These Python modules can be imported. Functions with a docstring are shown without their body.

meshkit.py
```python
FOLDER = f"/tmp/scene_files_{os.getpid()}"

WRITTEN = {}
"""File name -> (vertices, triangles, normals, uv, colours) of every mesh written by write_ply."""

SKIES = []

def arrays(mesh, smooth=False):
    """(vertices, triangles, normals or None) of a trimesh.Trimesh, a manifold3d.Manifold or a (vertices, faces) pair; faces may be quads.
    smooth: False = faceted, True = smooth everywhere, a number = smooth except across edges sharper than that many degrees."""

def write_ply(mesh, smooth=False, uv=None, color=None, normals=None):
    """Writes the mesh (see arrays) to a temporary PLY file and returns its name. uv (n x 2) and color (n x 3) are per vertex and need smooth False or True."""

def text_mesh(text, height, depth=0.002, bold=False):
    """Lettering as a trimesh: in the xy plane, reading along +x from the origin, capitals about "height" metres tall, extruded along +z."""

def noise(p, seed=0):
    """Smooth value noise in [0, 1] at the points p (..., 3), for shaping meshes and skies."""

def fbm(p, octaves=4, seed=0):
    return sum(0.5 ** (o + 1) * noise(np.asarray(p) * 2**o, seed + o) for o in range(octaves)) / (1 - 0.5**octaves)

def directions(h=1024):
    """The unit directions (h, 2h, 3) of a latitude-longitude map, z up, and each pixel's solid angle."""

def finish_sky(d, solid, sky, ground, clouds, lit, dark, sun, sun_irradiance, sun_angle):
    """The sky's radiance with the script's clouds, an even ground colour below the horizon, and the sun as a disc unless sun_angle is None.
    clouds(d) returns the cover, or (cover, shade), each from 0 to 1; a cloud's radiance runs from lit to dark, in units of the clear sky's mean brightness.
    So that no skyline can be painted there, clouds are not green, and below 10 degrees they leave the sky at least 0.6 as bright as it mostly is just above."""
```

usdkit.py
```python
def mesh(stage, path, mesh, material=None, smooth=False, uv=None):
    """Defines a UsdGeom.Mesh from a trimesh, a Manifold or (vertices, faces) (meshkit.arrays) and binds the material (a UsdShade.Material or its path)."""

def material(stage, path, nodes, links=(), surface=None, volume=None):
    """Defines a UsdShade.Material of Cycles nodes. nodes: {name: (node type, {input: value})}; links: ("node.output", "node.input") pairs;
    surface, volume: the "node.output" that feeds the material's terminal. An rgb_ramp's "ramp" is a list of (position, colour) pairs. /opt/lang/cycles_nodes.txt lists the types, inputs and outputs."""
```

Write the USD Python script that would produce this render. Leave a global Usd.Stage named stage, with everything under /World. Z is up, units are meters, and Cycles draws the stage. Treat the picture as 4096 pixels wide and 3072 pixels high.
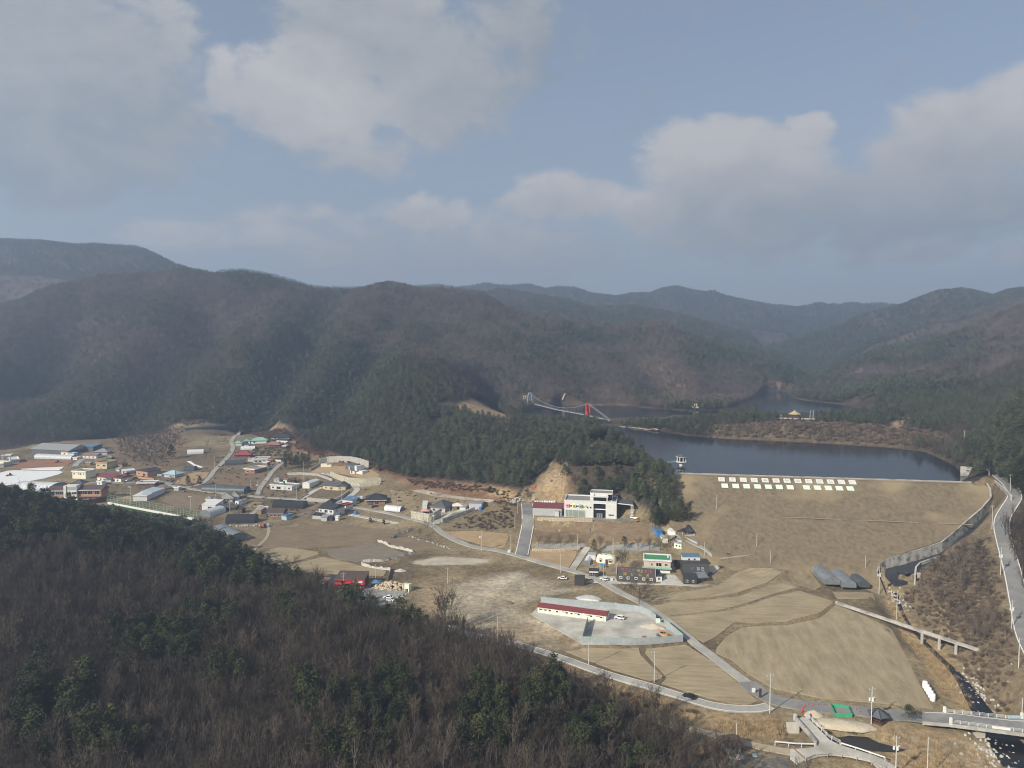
import math, random
import numpy as np, trimesh, shapely, usdkit, meshkit
from shapely.geometry import Polygon, LineString, Point
from scipy.interpolate import PchipInterpolator
from scipy.ndimage import map_coordinates
from pxr import Usd, UsdGeom, UsdLux, UsdShade, Gf, Sdf, Vt

# ------------------------------------------------------------------ camera, sky, sun, exposure
stage = Usd.Stage.CreateInMemory()
UsdGeom.SetStageUpAxis(stage, 'Z')
W = stage.DefinePrim('/World', 'Xform'); stage.SetDefaultPrim(W)
stage.DefinePrim('/World/Looks', 'Scope')
PITCH, FPX, CAMZ = math.radians(3.2), 2905.0, 125.0
cam = UsdGeom.Camera.Define(stage, '/World/camera')
cam.CreateHorizontalApertureAttr(36.0)
cam.CreateFocalLengthAttr(36.0 * FPX / 4096)
cam.CreateClippingRangeAttr((1.0, 60000.0))
cam.CreateExposureAttr(0.53)
cam.AddTranslateOp().Set((0, 0, CAMZ)); cam.AddRotateXOp().Set(90 - math.degrees(PITCH))
SUNV = np.array([-0.74, -0.68, 0.585]); SUNV /= np.linalg.norm(SUNV)
SUN_EL, SUN_ROT = math.asin(SUNV[2]), math.atan2(SUNV[0], SUNV[1])
HAZE_D = 0.00027
sun = UsdLux.DistantLight.Define(stage, '/World/sun')
sun.CreateIntensityAttr(1.25); sun.CreateAngleAttr(0.6); sun.CreateNormalizeAttr(True); sun.CreateColorAttr((1.0, 0.92, 0.77))
_m = Gf.Matrix4d(); _m.SetRotate(Gf.Rotation(Gf.Vec3d(0, 0, 1), Gf.Vec3d(*SUNV))); sun.AddTransformOp().Set(_m)


def ray(px, py):
    u, v = (px - 2048) / FPX, (py - 1536) / FPX
    return np.array([u, math.cos(PITCH) - v * math.sin(PITCH), -math.sin(PITCH) - v * math.cos(PITCH)])


def sky_material():
    """Clear single-scattering sky with cumulus banks; each bank is (azimuth, elevation, half width, half height, brightness)."""
    n, l = {}, []
    cnt = [0]

    def N(kind, **kw):
        cnt[0] += 1
        k = f'n{cnt[0]}'; n[k] = (kind, {a: b for a, b in kw.items() if not isinstance(b, tuple) or not isinstance(b[0], str)})
        for a, b in kw.items():
            if isinstance(b, tuple) and isinstance(b[0], str):
                l.append((b[0], f'{k}.{a}'))
        return k

    def M(t, a, b=0.0, c=None, clamp=False):
        kw = dict(math_type=t, value1=a, value2=b)
        if c is not None: kw['value3'] = c
        if clamp: kw['use_clamp'] = True
        kw = {k: ((v,) if isinstance(v, str) and '.' in v else v) for k, v in kw.items()}
        return N('math', **kw) + '.value'

    sky = N('sky_texture', sky_type='single_scattering', sun_disc=False, sun_elevation=SUN_EL, sun_rotation=SUN_ROT, air_density=1.15, aerosol_density=1.6, ozone_density=1.2, altitude=300.0)
    tc = N('texture_coordinate')
    s = N('separate_xyz', vector=(tc + '.generated',))
    az = M('arctan2', s + '.x', s + '.y'); el = M('arcsine', s + '.z')
    vec = N('combine_xyz', x=(az,), y=(M('multiply', el, 1.5),), z=0.0)
    nz = N('noise_texture', vector=(vec + '.vector',), scale=7.5, detail=11.0, roughness=0.6, distortion=0.5)
    nz2 = N('noise_texture', vector=(vec + '.vector',), scale=26.0, detail=8.0, roughness=0.62)
    nz3 = N('noise_texture', vector=(vec + '.vector',), scale=2.1, detail=3.0, roughness=0.5)
    nn = M('add', M('multiply', M('subtract', nz + '.fac', 0.5), 1.55), M('multiply', M('subtract', nz2 + '.fac', 0.5), 0.8))
    banks = []
    for px, py, rx, ry, amp, br in [(120, 330, 700, 460, 1.0, .25), (620, 150, 200, 190, .8, .6), (500, 620, 420, 120, .35, .4), (890, 330, 90, 150, .9, .95), (1230, 390, 400, 210, 1.1, .9), (1500, 130, 440, 220, 1.05, .4),
                                (1750, 330, 400, 280, .8, .5), (2050, 160, 360, 260, .62, .12), (1400, 600, 380, 130, .6, .6), (2930, 640, 390, 190, 1.0, .9), (3250, 520, 110, 75, .95, 1.0), (2250, 790, 300, 120, .9, .85), (2560, 860, 170, 110, .8, 1.0),
                                (1700, 860, 250, 95, .8, .85), (1220, 850, 170, 60, .6, .75), (3000, 820, 420, 160, .9, .3), (3880, 560, 360, 210, 1.0, .8), (4080, 420, 260, 140, 1.0, .85), (3780, 800, 420, 200, .85, .18), (3450, 900, 500, 110, .6, .3), (650, 930, 260, 70, .65, .75), (980, 960, 220, 50, .45, .65),
                                (3250, 1030, 160, 40, .6, .75), (3680, 1010, 170, 55, .7, .8), (4060, 1010, 110, 50, .7, .85), (1800, 1000, 1500, 170, .62, .5), (3300, 880, 900, 200, .7, .3), (3500, 270, 220, 60, .3, .1)]:
        d = ray(px, py); d /= np.linalg.norm(d)
        a0, e0 = math.atan2(d[0], d[1]), math.asin(d[2])
        dx = M('divide', M('subtract', az, a0), rx / FPX); dy = M('divide', M('subtract', el, e0), ry / FPX)
        q = M('add', M('multiply', dx, dx), M('multiply', dy, dy))
        b = M('multiply', M('subtract', 1.15, q), amp, clamp=True)
        banks.append((b, br, dy))
    tot, wsum, bsum = 'x', None, None
    for b, br, dy in banks:
        if wsum is None:
            mx, wsum, bsum = b, b, M('multiply', b, M('multiply_add', dy, 0.28, br))
        else:
            mx = M('smoothmax', mx, b, 0.18); wsum = M('add', wsum, b); bsum = M('add', bsum, M('multiply', b, M('multiply_add', dy, 0.28, br)))
    # the rest of the sky, away from these banks, carries the same broken cumulus
    away = N('map_range', range_type='smoothstep', value=(M('absolute', az),), from_min=0.72, from_max=1.0, to_min=0.0, to_max=1.0, clamp=True) + '.result'
    high = N('map_range', range_type='smoothstep', value=(el,), from_min=0.46, from_max=0.62, to_min=0.0, to_max=1.0, clamp=True) + '.result'
    other = M('multiply', M('maximum', away, high), M('multiply', M('subtract', nz3 + '.fac', 0.36), 3.2, clamp=True))
    dens = M('add', M('maximum', mx, other), M('multiply', nn, 1.15))
    cover = N('map_range', range_type='smoothstep', value=(dens,), from_min=0.20, from_max=0.74, to_min=0.0, to_max=0.95, clamp=True) + '.result'
    br = M('add', M('divide', bsum, M('add', wsum, 0.04)), M('multiply', nn, 0.6), clamp=True)
    br = N('mix_float', fac=(M('maximum', away, high),), a=(br,), b=0.55) + '.result'
    ccol = N('mix_color', blend_type='mix', fac=(br,), a=tuple(CLOUD_DARK), b=tuple(CLOUD_LIT)) + '.result'
    hz = N('map_range', range_type='smoothstep', value=(el,), from_min=-0.02, from_max=0.42, to_min=0.78, to_max=0.42, clamp=True) + '.result'
    skyc = N('mix_color', blend_type='mix', fac=(hz,), a=(sky + '.color',), b=tuple(HAZE_SKY)) + '.result'
    out = N('mix_color', blend_type='mix', fac=(cover,), a=(skyc,), b=(ccol,)) + '.result'
    bg = N('background_shader', color=(out,), strength=0.074)
    return usdkit.material(stage, '/World/Looks/sky', n, l, surface=bg + '.background')


CLOUD_LIT, CLOUD_DARK, HAZE_SKY = (5.3, 5.15, 5.1), (2.55, 2.9, 3.25), (3.2, 3.55, 4.25)
dome = UsdLux.DomeLight.Define(stage, '/World/sky')
UsdShade.MaterialBindingAPI.Apply(dome.GetPrim()).Bind(sky_material())
dome.GetPrim().SetCustomDataByKey('kind', 'structure')
# ------------------------------------------------------------------ helpers
_used = {}


def nm(name):
    k = _used.get(name, 0); _used[name] = k + 1
    return name if k == 0 else f'{name}_{k:03d}'


def tag(o, label=None, cat=None, group=None, kind=None):
    p = o.GetPrim() if hasattr(o, 'GetPrim') else o
    for k, v in (('label', label), ('category', cat), ('group', group), ('kind', kind)):
        if v: p.SetCustomDataByKey(k, v)
    return p


def under(parent, name):
    base = parent.GetPath() if parent is not None else Sdf.Path('/World')
    if parent is None: return str(base) + '/' + nm(name)
    i, nme = 0, name
    while stage.GetPrimAtPath(base.AppendChild(nme)): i += 1; nme = f'{name}_{i:03d}'
    return str(base.AppendChild(nme))


def thing(name, label, cat, loc=(0, 0, 0), rotz=0.0, group=None, kind=None):
    x = UsdGeom.Xform.Define(stage, under(None, name))
    x.AddTranslateOp().Set(tuple(float(c) for c in loc))
    if rotz: x.AddRotateZOp().Set(math.degrees(rotz))
    return tag(x, label, cat, group, kind)


def copy_of(src, name, label, cat, loc, rotz=0.0, group=None, scale=1.0, tilt=0.0):
    x = UsdGeom.Xform.Define(stage, under(None, name))
    x.AddTranslateOp().Set(tuple(float(c) for c in loc)); x.AddRotateZOp().Set(math.degrees(rotz))
    if tilt: x.AddRotateYOp().Set(tilt)
    if scale != 1.0: x.AddScaleOp().Set((scale,) * 3 if np.isscalar(scale) else tuple(scale))
    p = x.GetPrim(); p.GetReferences().AddInternalReference(src); p.SetInstanceable(True)
    return tag(p, label, cat, group)


class MB:
    """Collects shapes into one mesh."""
    def __init__(s): s.v, s.f, s.n = [], [], 0
    def add(s, v, f):
        v = np.asarray(v, float); f = np.asarray(f, int)
        if f.ndim == 2 and f.shape[1] == 4: f = np.vstack([f[:, [0, 1, 2]], f[:, [0, 2, 3]]])
        s.v.append(v); s.f.append(f + s.n); s.n += len(v); return s
    def tm(s, m, M=None):
        v = np.array(m.vertices)
        if M is not None: v = v @ np.asarray(M)[:3, :3].T + np.asarray(M)[:3, 3]
        return s.add(v, m.faces)
    def box(s, x0, x1, y0, y1, z0, z1, taper=0.0):
        t = taper
        v = [(x0, y0, z0), (x1, y0, z0), (x1, y1, z0), (x0, y1, z0), (x0 + t, y0 + t, z1), (x1 - t, y0 + t, z1), (x1 - t, y1 - t, z1), (x0 + t, y1 - t, z1)]
        return s.add(v, [(3, 2, 1, 0), (4, 5, 6, 7), (0, 1, 5, 4), (1, 2, 6, 5), (2, 3, 7, 6), (3, 0, 4, 7)])
    def bar(s, a, b, w, h=None, up=(0, 0, 1)):
        a, b = np.asarray(a, float), np.asarray(b, float); h = h or w
        d = b - a; L = np.linalg.norm(d); d = d / max(L, 1e-9)
        x = np.cross(up, d)
        if np.linalg.norm(x) < 1e-3: x = np.cross((1, 0, 0), d)
        x /= np.linalg.norm(x); y = np.cross(d, x)
        c = [(-w / 2, -h / 2), (w / 2, -h / 2), (w / 2, h / 2), (-w / 2, h / 2)]
        v = [p + x * i + y * j for p in (a, b) for i, j in c]
        return s.add(v, [(3, 2, 1, 0), (4, 5, 6, 7), (0, 1, 5, 4), (1, 2, 6, 5), (2, 3, 7, 6), (3, 0, 4, 7)])
    def tube(s, pts, rad, sides=6):
        p = np.asarray(pts, float); r = np.broadcast_to(rad, (len(p),))
        t = np.gradient(p, axis=0); t /= np.linalg.norm(t, axis=1, keepdims=True) + 1e-12
        a = np.cross(t, np.where(np.abs(t[:, 2:]) < .9, [0, 0, 1.], [1., 0, 0])); a /= np.linalg.norm(a, axis=1, keepdims=True) + 1e-12
        b = np.cross(t, a); g = np.arange(sides) * 2 * np.pi / sides
        v = p[:, None] + r[:, None, None] * (np.cos(g)[None, :, None] * a[:, None] + np.sin(g)[None, :, None] * b[:, None])
        f = []
        for i in range(len(p) - 1):
            for j in range(sides):
                k = (j + 1) % sides; f.append((i * sides + j, i * sides + k, (i + 1) * sides + k, (i + 1) * sides + j))
        s.add(v.reshape(-1, 3), f)
        for e, o in ((0, 1), (len(p) - 1, -1)):
            s.add(np.vstack([v[e], p[e]]), [((j + 1) % sides, j, sides) if o > 0 else (j, (j + 1) % sides, sides) for j in range(sides)])
        return s
    def cyl(s, x, y, z0, z1, r0, r1=None, n=12):
        return s.tube([(x, y, z0), (x, y, z1)], [r0, r0 if r1 is None else r1], n)
    def prism(s, poly, z0, z1):
        """poly: xy list counter-clockwise, extruded along z."""
        m = trimesh.creation.extrude_polygon(Polygon(poly), z1 - z0, engine='earcut'); m.apply_translation((0, 0, z0)); return s.tm(m)
    def prof(s, prof, x0, x1):
        """profile in (y, z), convex or not, extruded along x."""
        m = trimesh.creation.extrude_polygon(Polygon(prof), x1 - x0, engine='earcut'); v = np.array(m.vertices)
        return s.add(np.stack([v[:, 2] + x0, v[:, 0], v[:, 1]], 1), m.faces)
    def profy(s, prof, y0, y1):
        """profile in (x, z) extruded along y."""
        m = trimesh.creation.extrude_polygon(Polygon(prof), y1 - y0, engine='earcut'); v = np.array(m.vertices)
        return s.add(np.stack([v[:, 0], y1 - v[:, 2], v[:, 1]], 1), m.faces)
    def arr(s): return np.vstack(s.v), np.vstack(s.f)
    def move(s, k, M):
        """transforms everything added from piece k on"""
        for i in range(k, len(s.v)): s.v[i] = s.v[i] @ np.asarray(M)[:3, :3].T + np.asarray(M)[:3, 3]
        return s
    def build(s, name, mat, parent=None, smooth=False):
        return usdkit.mesh(stage, under(parent, name), s.arr(), mat if not isinstance(mat, str) else L(mat), smooth=smooth).GetPrim()


# ------------------------------------------------------------------ materials
_looks = {}


def L(name):
    return _looks[name]


def noisy(name, c1, c2, scale=1.0, rough=0.8, detail=5, spec=0.3, metal=0.0, c3=None, scale2=None, stretch=None, bump=0.0, coord='object'):
    """Two- or three-tone mottled surface."""
    n = {'tc': ('texture_coordinate', {}), 'nz': ('noise_texture', {'scale': float(scale), 'detail': float(detail), 'roughness': 0.62}), 'r': ('rgb_ramp', {'ramp': [(0.3, c1), (0.7, c2)]}),
         'p': ('principled_bsdf', {'roughness': float(rough), 'specular_ior_level': float(spec), 'metallic': float(metal)})}
    l = [('nz.fac', 'r.fac')]
    src = 'tc.object' if coord == 'object' else 'geo.position'
    if coord != 'object': n['geo'] = ('geometry', {}); n.pop('tc')
    if stretch:
        n['mp'] = ('mapping', {'mapping_type': 'point', 'scale': stretch[:3], 'rotation': (0, 0, stretch[3] if len(stretch) > 3 else 0.0)}); l += [(src, 'mp.vector'), ('mp.vector', 'nz.vector')]
    else: l.append((src, 'nz.vector'))
    col = 'r.color'
    if c3 is not None:
        n['n2'] = ('noise_texture', {'scale': float(scale2 or scale * .2), 'detail': 4.0}); n['r2'] = ('rgb_ramp', {'ramp': [(0.48, (0, 0, 0)), (0.66, (1, 1, 1))]}); n['mx'] = ('mix_color', {'b': c3})
        l += [(src, 'n2.vector'), ('n2.fac', 'r2.fac'), ('r2.color', 'bw.color'), ('bw.val', 'mx.fac'), (col, 'mx.a')]; n['bw'] = ('rgb_to_bw', {}); col = 'mx.result'
    l.append((col, 'p.base_color'))
    if bump:
        n['b'] = ('bump', {'strength': 0.6, 'distance': float(bump)}); l += [('nz.fac', 'b.height'), ('b.normal', 'p.normal')]
    _looks[name] = usdkit.material(stage, f'/World/Looks/{name}', n, l, surface='p.BSDF'); return _looks[name]


def paint(name, c, rough=0.5, spec=0.4, metal=0.0, var=0.12, scale=0.6):
    """A plain colour with faint weathering."""
    c = np.array(c); return noisy(name, tuple(c * (1 - var)), tuple(np.minimum(c * (1 + var * .6), .95)), scale=scale, rough=rough, spec=spec, metal=metal)


def vary(name, dark, light, rough=0.9, hue=0.0, transl=0.0, nscale=None):
    """Differs from instance to instance (object_info.random)."""
    n = {'oi': ('object_info', {}), 'r': ('rgb_ramp', {'ramp': [(0.0, dark), (1.0, light)]}), 'p': ('principled_bsdf', {'roughness': rough, 'specular_ior_level': 0.15})}
    l = [('oi.random', 'r.fac'), ('r.color', 'p.base_color')]
    if nscale:
        n |= {'tc': ('geometry', {}), 'nz': ('noise_texture', {'scale': nscale, 'detail': 3.0}), 'ad': ('math', {'math_type': 'multiply_add', 'value2': 0.8}), 'sb': ('math', {'math_type': 'subtract', 'value2': 0.4, 'use_clamp': True})}
        l = [('tc.position', 'nz.vector'), ('nz.fac', 'ad.value1'), ('oi.random', 'ad.value3'), ('ad.value', 'sb.value1'), ('sb.value', 'r.fac'), ('r.color', 'p.base_color')]
    surf = 'p.BSDF'
    if transl:
        n['t'] = ('translucent_bsdf', {}); n['mc'] = ('mix_closure', {'fac': transl}); l += [('r.color', 't.color'), ('p.BSDF', 'mc.closure1'), ('t.BSDF', 'mc.closure2')]; surf = 'mc.closure'
    _looks[name] = usdkit.material(stage, f'/World/Looks/{name}', n, l, surface=surf); return _looks[name]


# ------------------------------------------------------------------ terrain: profiles (distance, height) along bearings given by their picture column
COLS = {
    -700: [(40, 10), (80, 20), (165, 22), (300, 35), (400, 45), (480, 30), (560, 12), (700, 12), (800, 20), (900, 50), (1100, 130), (1400, 210), (1700, 200), (2100, 410), (2600, 420), (3400, 350), (4500, 300), (8000, 250)],
    0: [(40, 10), (80, 14), (165, 17), (250, 22), (330, 30), (395, 35), (440, 26), (500, 8), (560, 6), (650, 8), (740, 10), (800, 14), (870, 30), (950, 52), (1150, 112), (1350, 170), (1450, 198), (1650, 190), (2100, 402), (2600, 380), (3400, 330), (4500, 300), (8000, 250)],
    400: [(40, 10), (80, 13), (165, 15), (250, 17), (330, 20), (380, 21.5), (430, 15), (490, 5), (560, 6), (650, 9), (740, 13), (800, 16), (860, 24), (950, 42), (1100, 92), (1300, 185), (1450, 252), (1600, 250), (1750, 262), (2100, 394), (2600, 370), (3400, 330), (4500, 300), (8000, 250)],
    800: [(40, 8), (80, 11), (165, 12), (250, 12), (330, 10.5), (365, 9), (420, 4.5), (470, 3), (512, 3), (560, 6), (620, 9), (680, 12), (740, 15), (800, 18), (880, 24), (950, 33), (1080, 70), (1250, 148), (1450, 258), (1600, 262), (2100, 326), (2600, 300), (3400, 260), (8000, 200)],
    1000: [(40, 6), (80, 9), (165, 10.5), (250, 10), (310, 8), (340, 6), (385, 3), (440, 2), (500, 4), (560, 6), (620, 9), (680, 12), (740, 15), (800, 19), (860, 25), (950, 38), (1080, 78), (1250, 150), (1450, 254), (1600, 240), (2100, 260), (2600, 250), (3400, 250), (8000, 200)],
    1200: [(40, 5), (80, 8), (165, 10), (250, 11), (300, 10), (325, 8), (360, 2), (420, 2), (500, 4), (560, 7), (620, 11), (680, 15), (740, 18), (800, 22), (860, 27), (950, 42), (1080, 82), (1250, 150), (1450, 236), (1600, 222), (2100, 210), (2600, 230), (3400, 250), (8000, 200)],
    1600: [(40, 4), (80, 7), (165, 9), (230, 9), (280, 5), (305, 2), (330, 1), (420, 2), (480, 5), (540, 10), (580, 14), (607, 18), (660, 28), (720, 36), (800, 54), (900, 78), (1030, 108), (1200, 158), (1450, 236), (1650, 215), (2100, 190), (2600, 240), (3400, 300), (8000, 240)],
    2000: [(40, 4), (80, 6), (165, 8), (230, 7), (270, 3), (290, 0), (400, 1), (430, 3), (470, 8), (501, 13), (516, 18), (560, 27), (620, 38), (700, 47), (780, 41), (860, 42), (950, 57), (1100, 101), (1300, 158), (1500, 201), (1700, 180), (2300, 225), (2700, 215), (3400, 362), (4500, 290), (8000, 250)],
    2400: [(40, 3), (80, 4), (150, 4), (200, 2), (240, -1.5), (256, -1), (264, 0), (350, 0), (400, 2), (420, 5), (440, 10), (458, 15), (475, 17), (500, 27), (530, 40), (560, 49), (590, 48), (640, 40), (690, 34), (800, 30), (940, 30), (985, 40), (1150, 72), (1350, 115), (1600, 155), (1800, 125), (2300, 232), (2700, 205), (3400, 345), (4500, 290), (8000, 250)],
    2600: [(40, 0), (150, -1), (200, -1), (236, -2), (252, -1), (258, 0), (350, 0), (385, 2.5), (410, 8), (432, 16), (450, 27), (468, 38), (485, 41), (510, 38), (540, 30), (600, 26), (690, 30), (712, 36.5), (735, 38), (745, 36), (800, 28), (930, 28), (1000, 38), (1100, 56), (1250, 92), (1400, 124), (1580, 152), (1780, 118), (2300, 220), (2700, 195), (3400, 356), (4500, 290), (8000, 250)],
    2700: [(40, 0), (150, -1), (190, -.6), (215, -.5), (232, -1.6), (246, 0), (300, 0), (380, 2), (405, 5), (425, 12), (440, 22), (455, 30), (468, 37.5), (480, 34), (500, 26), (560, 22), (680, 27), (704, 37), (740, 42), (840, 42), (860, 36), (900, 25), (1000, 30), (1015, 38), (1100, 50), (1250, 88), (1400, 122), (1550, 146), (1750, 112), (2300, 212), (2700, 190), (3400, 362), (4500, 290), (8000, 250)],
    3200: [(40, -1), (150, -1), (200, -.2), (213, -.2), (230, -1.0), (236, 0), (300, 0), (370, 2), (396, 5), (420, 7), (470, 12), (500, 20), (640, 28), (655, 38), (682, 48), (744, 48), (780, 44), (820, 34), (900, 20), (1280, 30), (1310, 38), (1450, 54), (1650, 62), (1900, 82), (2200, 112), (2400, 138), (2800, 130), (3400, 280), (4500, 250), (8000, 220)],
    3600: [(40, -1), (150, -2), (198, -1.2), (224, -1.6), (231, -1), (237, 0), (300, -0.5), (345, 0), (372, -2.5), (388, -1), (400, 6), (420, 8), (450, 12), (480, 22), (620, 28), (636, 38), (670, 48), (715, 50), (800, 54), (1000, 72), (1200, 84), (1500, 103), (1900, 130), (2400, 251), (2900, 220), (3400, 230), (8000, 200)],
    3850: [(40, 0), (150, -2), (200, -2.4), (228, -2.5), (240, -2.6), (270, -2.6), (290, -1), (320, 6), (345, 15), (372, 20), (400, 27), (430, 35), (470, 37), (520, 36), (570, 32), (620, 37.5), (640, 44), (690, 49), (800, 55), (1000, 78), (1200, 108), (1500, 158), (1900, 190), (2400, 290), (2900, 270), (3400, 250), (8000, 220)],
    4096: [(40, 3), (150, 0), (200, 0), (232, 3), (275, 11), (315, 20), (365, 31), (404, 39), (450, 58), (480, 70), (560, 78), (700, 72), (800, 82), (1000, 110), (1200, 150), (1500, 208), (1900, 240), (2400, 300), (3400, 260), (8000, 220)],
    4700: [(40, 8), (150, 8), (232, 17), (300, 45), (400, 85), (480, 112), (560, 118), (700, 112), (1000, 140), (1500, 230), (2400, 330), (3400, 300), (8000, 250)],
}
LY0, DLY, NT, TMAX = math.log(45.0), 0.0068, 430, 1.02
NY = int((math.log(4300) - LY0) / DLY)
yy = np.exp(LY0 + DLY * np.arange(NY)); tt = np.linspace(-TMAX, TMAX, NT)
ck = sorted(COLS); tk = np.array([(c - 2048) / FPX for c in ck])
colz = np.stack([PchipInterpolator([math.log(d) for d, z in COLS[c]], [z for d, z in COLS[c]])(np.log(yy)) for c in ck], 1)
ZB = PchipInterpolator(np.r_[-2.0, tk, 2.0], np.c_[colz[:, :1], colz, colz[:, -1:]], axis=1)(tt)
GX, GY = tt[None, :] * yy[:, None], np.broadcast_to(yy[:, None], (NY, NT))


def sst(x, a, b):
    x = np.clip((np.asarray(x, float) - a) / (b - a), 0, 1); return x * x * (3 - 2 * x)


def fb(x, y, wl, octaves=4, seed=0):
    return meshkit.fbm(np.stack([np.asarray(x) / wl, np.asarray(y) / wl, np.full(np.shape(x), 3.7)], -1), octaves, seed) - 0.5


class Ground:
    z = ZB
    def at(s, x, y):
        x, y = np.asarray(x, float), np.asarray(y, float)
        i = (np.log(np.maximum(y, 46)) - LY0) / DLY; j = (x / np.maximum(y, 46) + TMAX) / (2 * TMAX) * (NT - 1)
        return map_coordinates(s.z, [np.atleast_1d(i).ravel(), np.atleast_1d(j).ravel()], order=1, mode='nearest').reshape(np.shape(x))
    def hit(s, px, py, ymin=120.0, ymax=4200.0):
        """where the line of sight through a picture point first meets the ground"""
        r = ray(px, py); t, m = r[0] / r[1], r[2] / r[1]
        ys = np.exp(np.arange(math.log(ymin), math.log(ymax), 0.0015)); d = CAMZ + m * ys - s.at(t * ys, ys)
        k = np.argmax(d < 0)
        if not (d < 0).any(): return np.array([t * ymax, ymax, 0.])
        y = ys[k] if k == 0 else ys[k - 1] + (ys[k] - ys[k - 1]) * d[k - 1] / (d[k - 1] - d[k])
        return np.array([t * y, y, float(s.at(t * y, y))])


G = Ground()


def onz(px, py, z):
    r = ray(px, py); return np.array([r[0], r[1], 0]) * (z - CAMZ) / r[2] + (0, 0, z)


def aty(px, py, y):
    r = ray(px, py); return np.array([r[0] / r[1] * y, y, CAMZ + r[2] / r[1] * y])


# mountain relief: broad spurs and finer folds, fading out towards the valley floor
hi = sst(ZB, 30, 110) * sst(GY, 600, 900)
far = sst(GY, 1700, 2600)
warp = fb(GX, GY, 260, 3, 5) * 120
rid = 1 - 2 * np.abs(meshkit.fbm(np.stack([(GX + warp) / 330, (GY + warp) / 520, np.full(GX.shape, 1.3)], -1), 3, 11) - 0.5) * 2
Z = ZB + hi * ((rid - 0.55) * (30 + 40 * far) + fb(GX, GY, 130, 4, 2) * 26)
Z += (1 - hi) * sst(ZB, 9, 20) * fb(GX, GY, 40, 3, 8) * 3.0
Z += sst(GY, 40, 330) * 0 + fb(GX, GY, 22, 3, 4) * 0.5 * (1 - hi)
# the ridges seen from here: a near, a middle and a far chain, each with its crest line (column, row) and distance
SKY_L = [(-900, 950), (0, 955), (95, 959), (190, 962), (256, 974), (313, 981), (427, 978), (550, 985), (588, 993), (645, 1023), (702, 1057), (759, 1076), (835, 1090), (864, 1093)]
SKY_M = [(892, 1082), (977, 1078), (1072, 1093), (1186, 1123), (1243, 1142), (1300, 1149), (1452, 1151), (1518, 1134), (1575, 1126), (1661, 1145), (1737, 1137), (1841, 1151)]
SKY_R = [(1900, 1143), (1936, 1131), (2000, 1140), (2057, 1142), (2123, 1137), (2180, 1159), (2227, 1145), (2294, 1149), (2360, 1178), (2464, 1192), (2530, 1178), (2597, 1178), (2644, 1159), (2701, 1148), (2758, 1164), (2815, 1173), (2853, 1168), (2891, 1187), (2976, 1206), (3090, 1225), (3194, 1235), (3260, 1211), (3346, 1219), (3402, 1209), (3450, 1216), (3516, 1213), (3592, 1220)]
RIDGE_4 = [(3042, 1405), (3184, 1358), (3327, 1310), (3469, 1254), (3611, 1220), (3668, 1192), (3744, 1164), (3838, 1156), (3933, 1178), (3962, 1187), (4018, 1164), (4096, 1154), (4900, 1120)]
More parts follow.
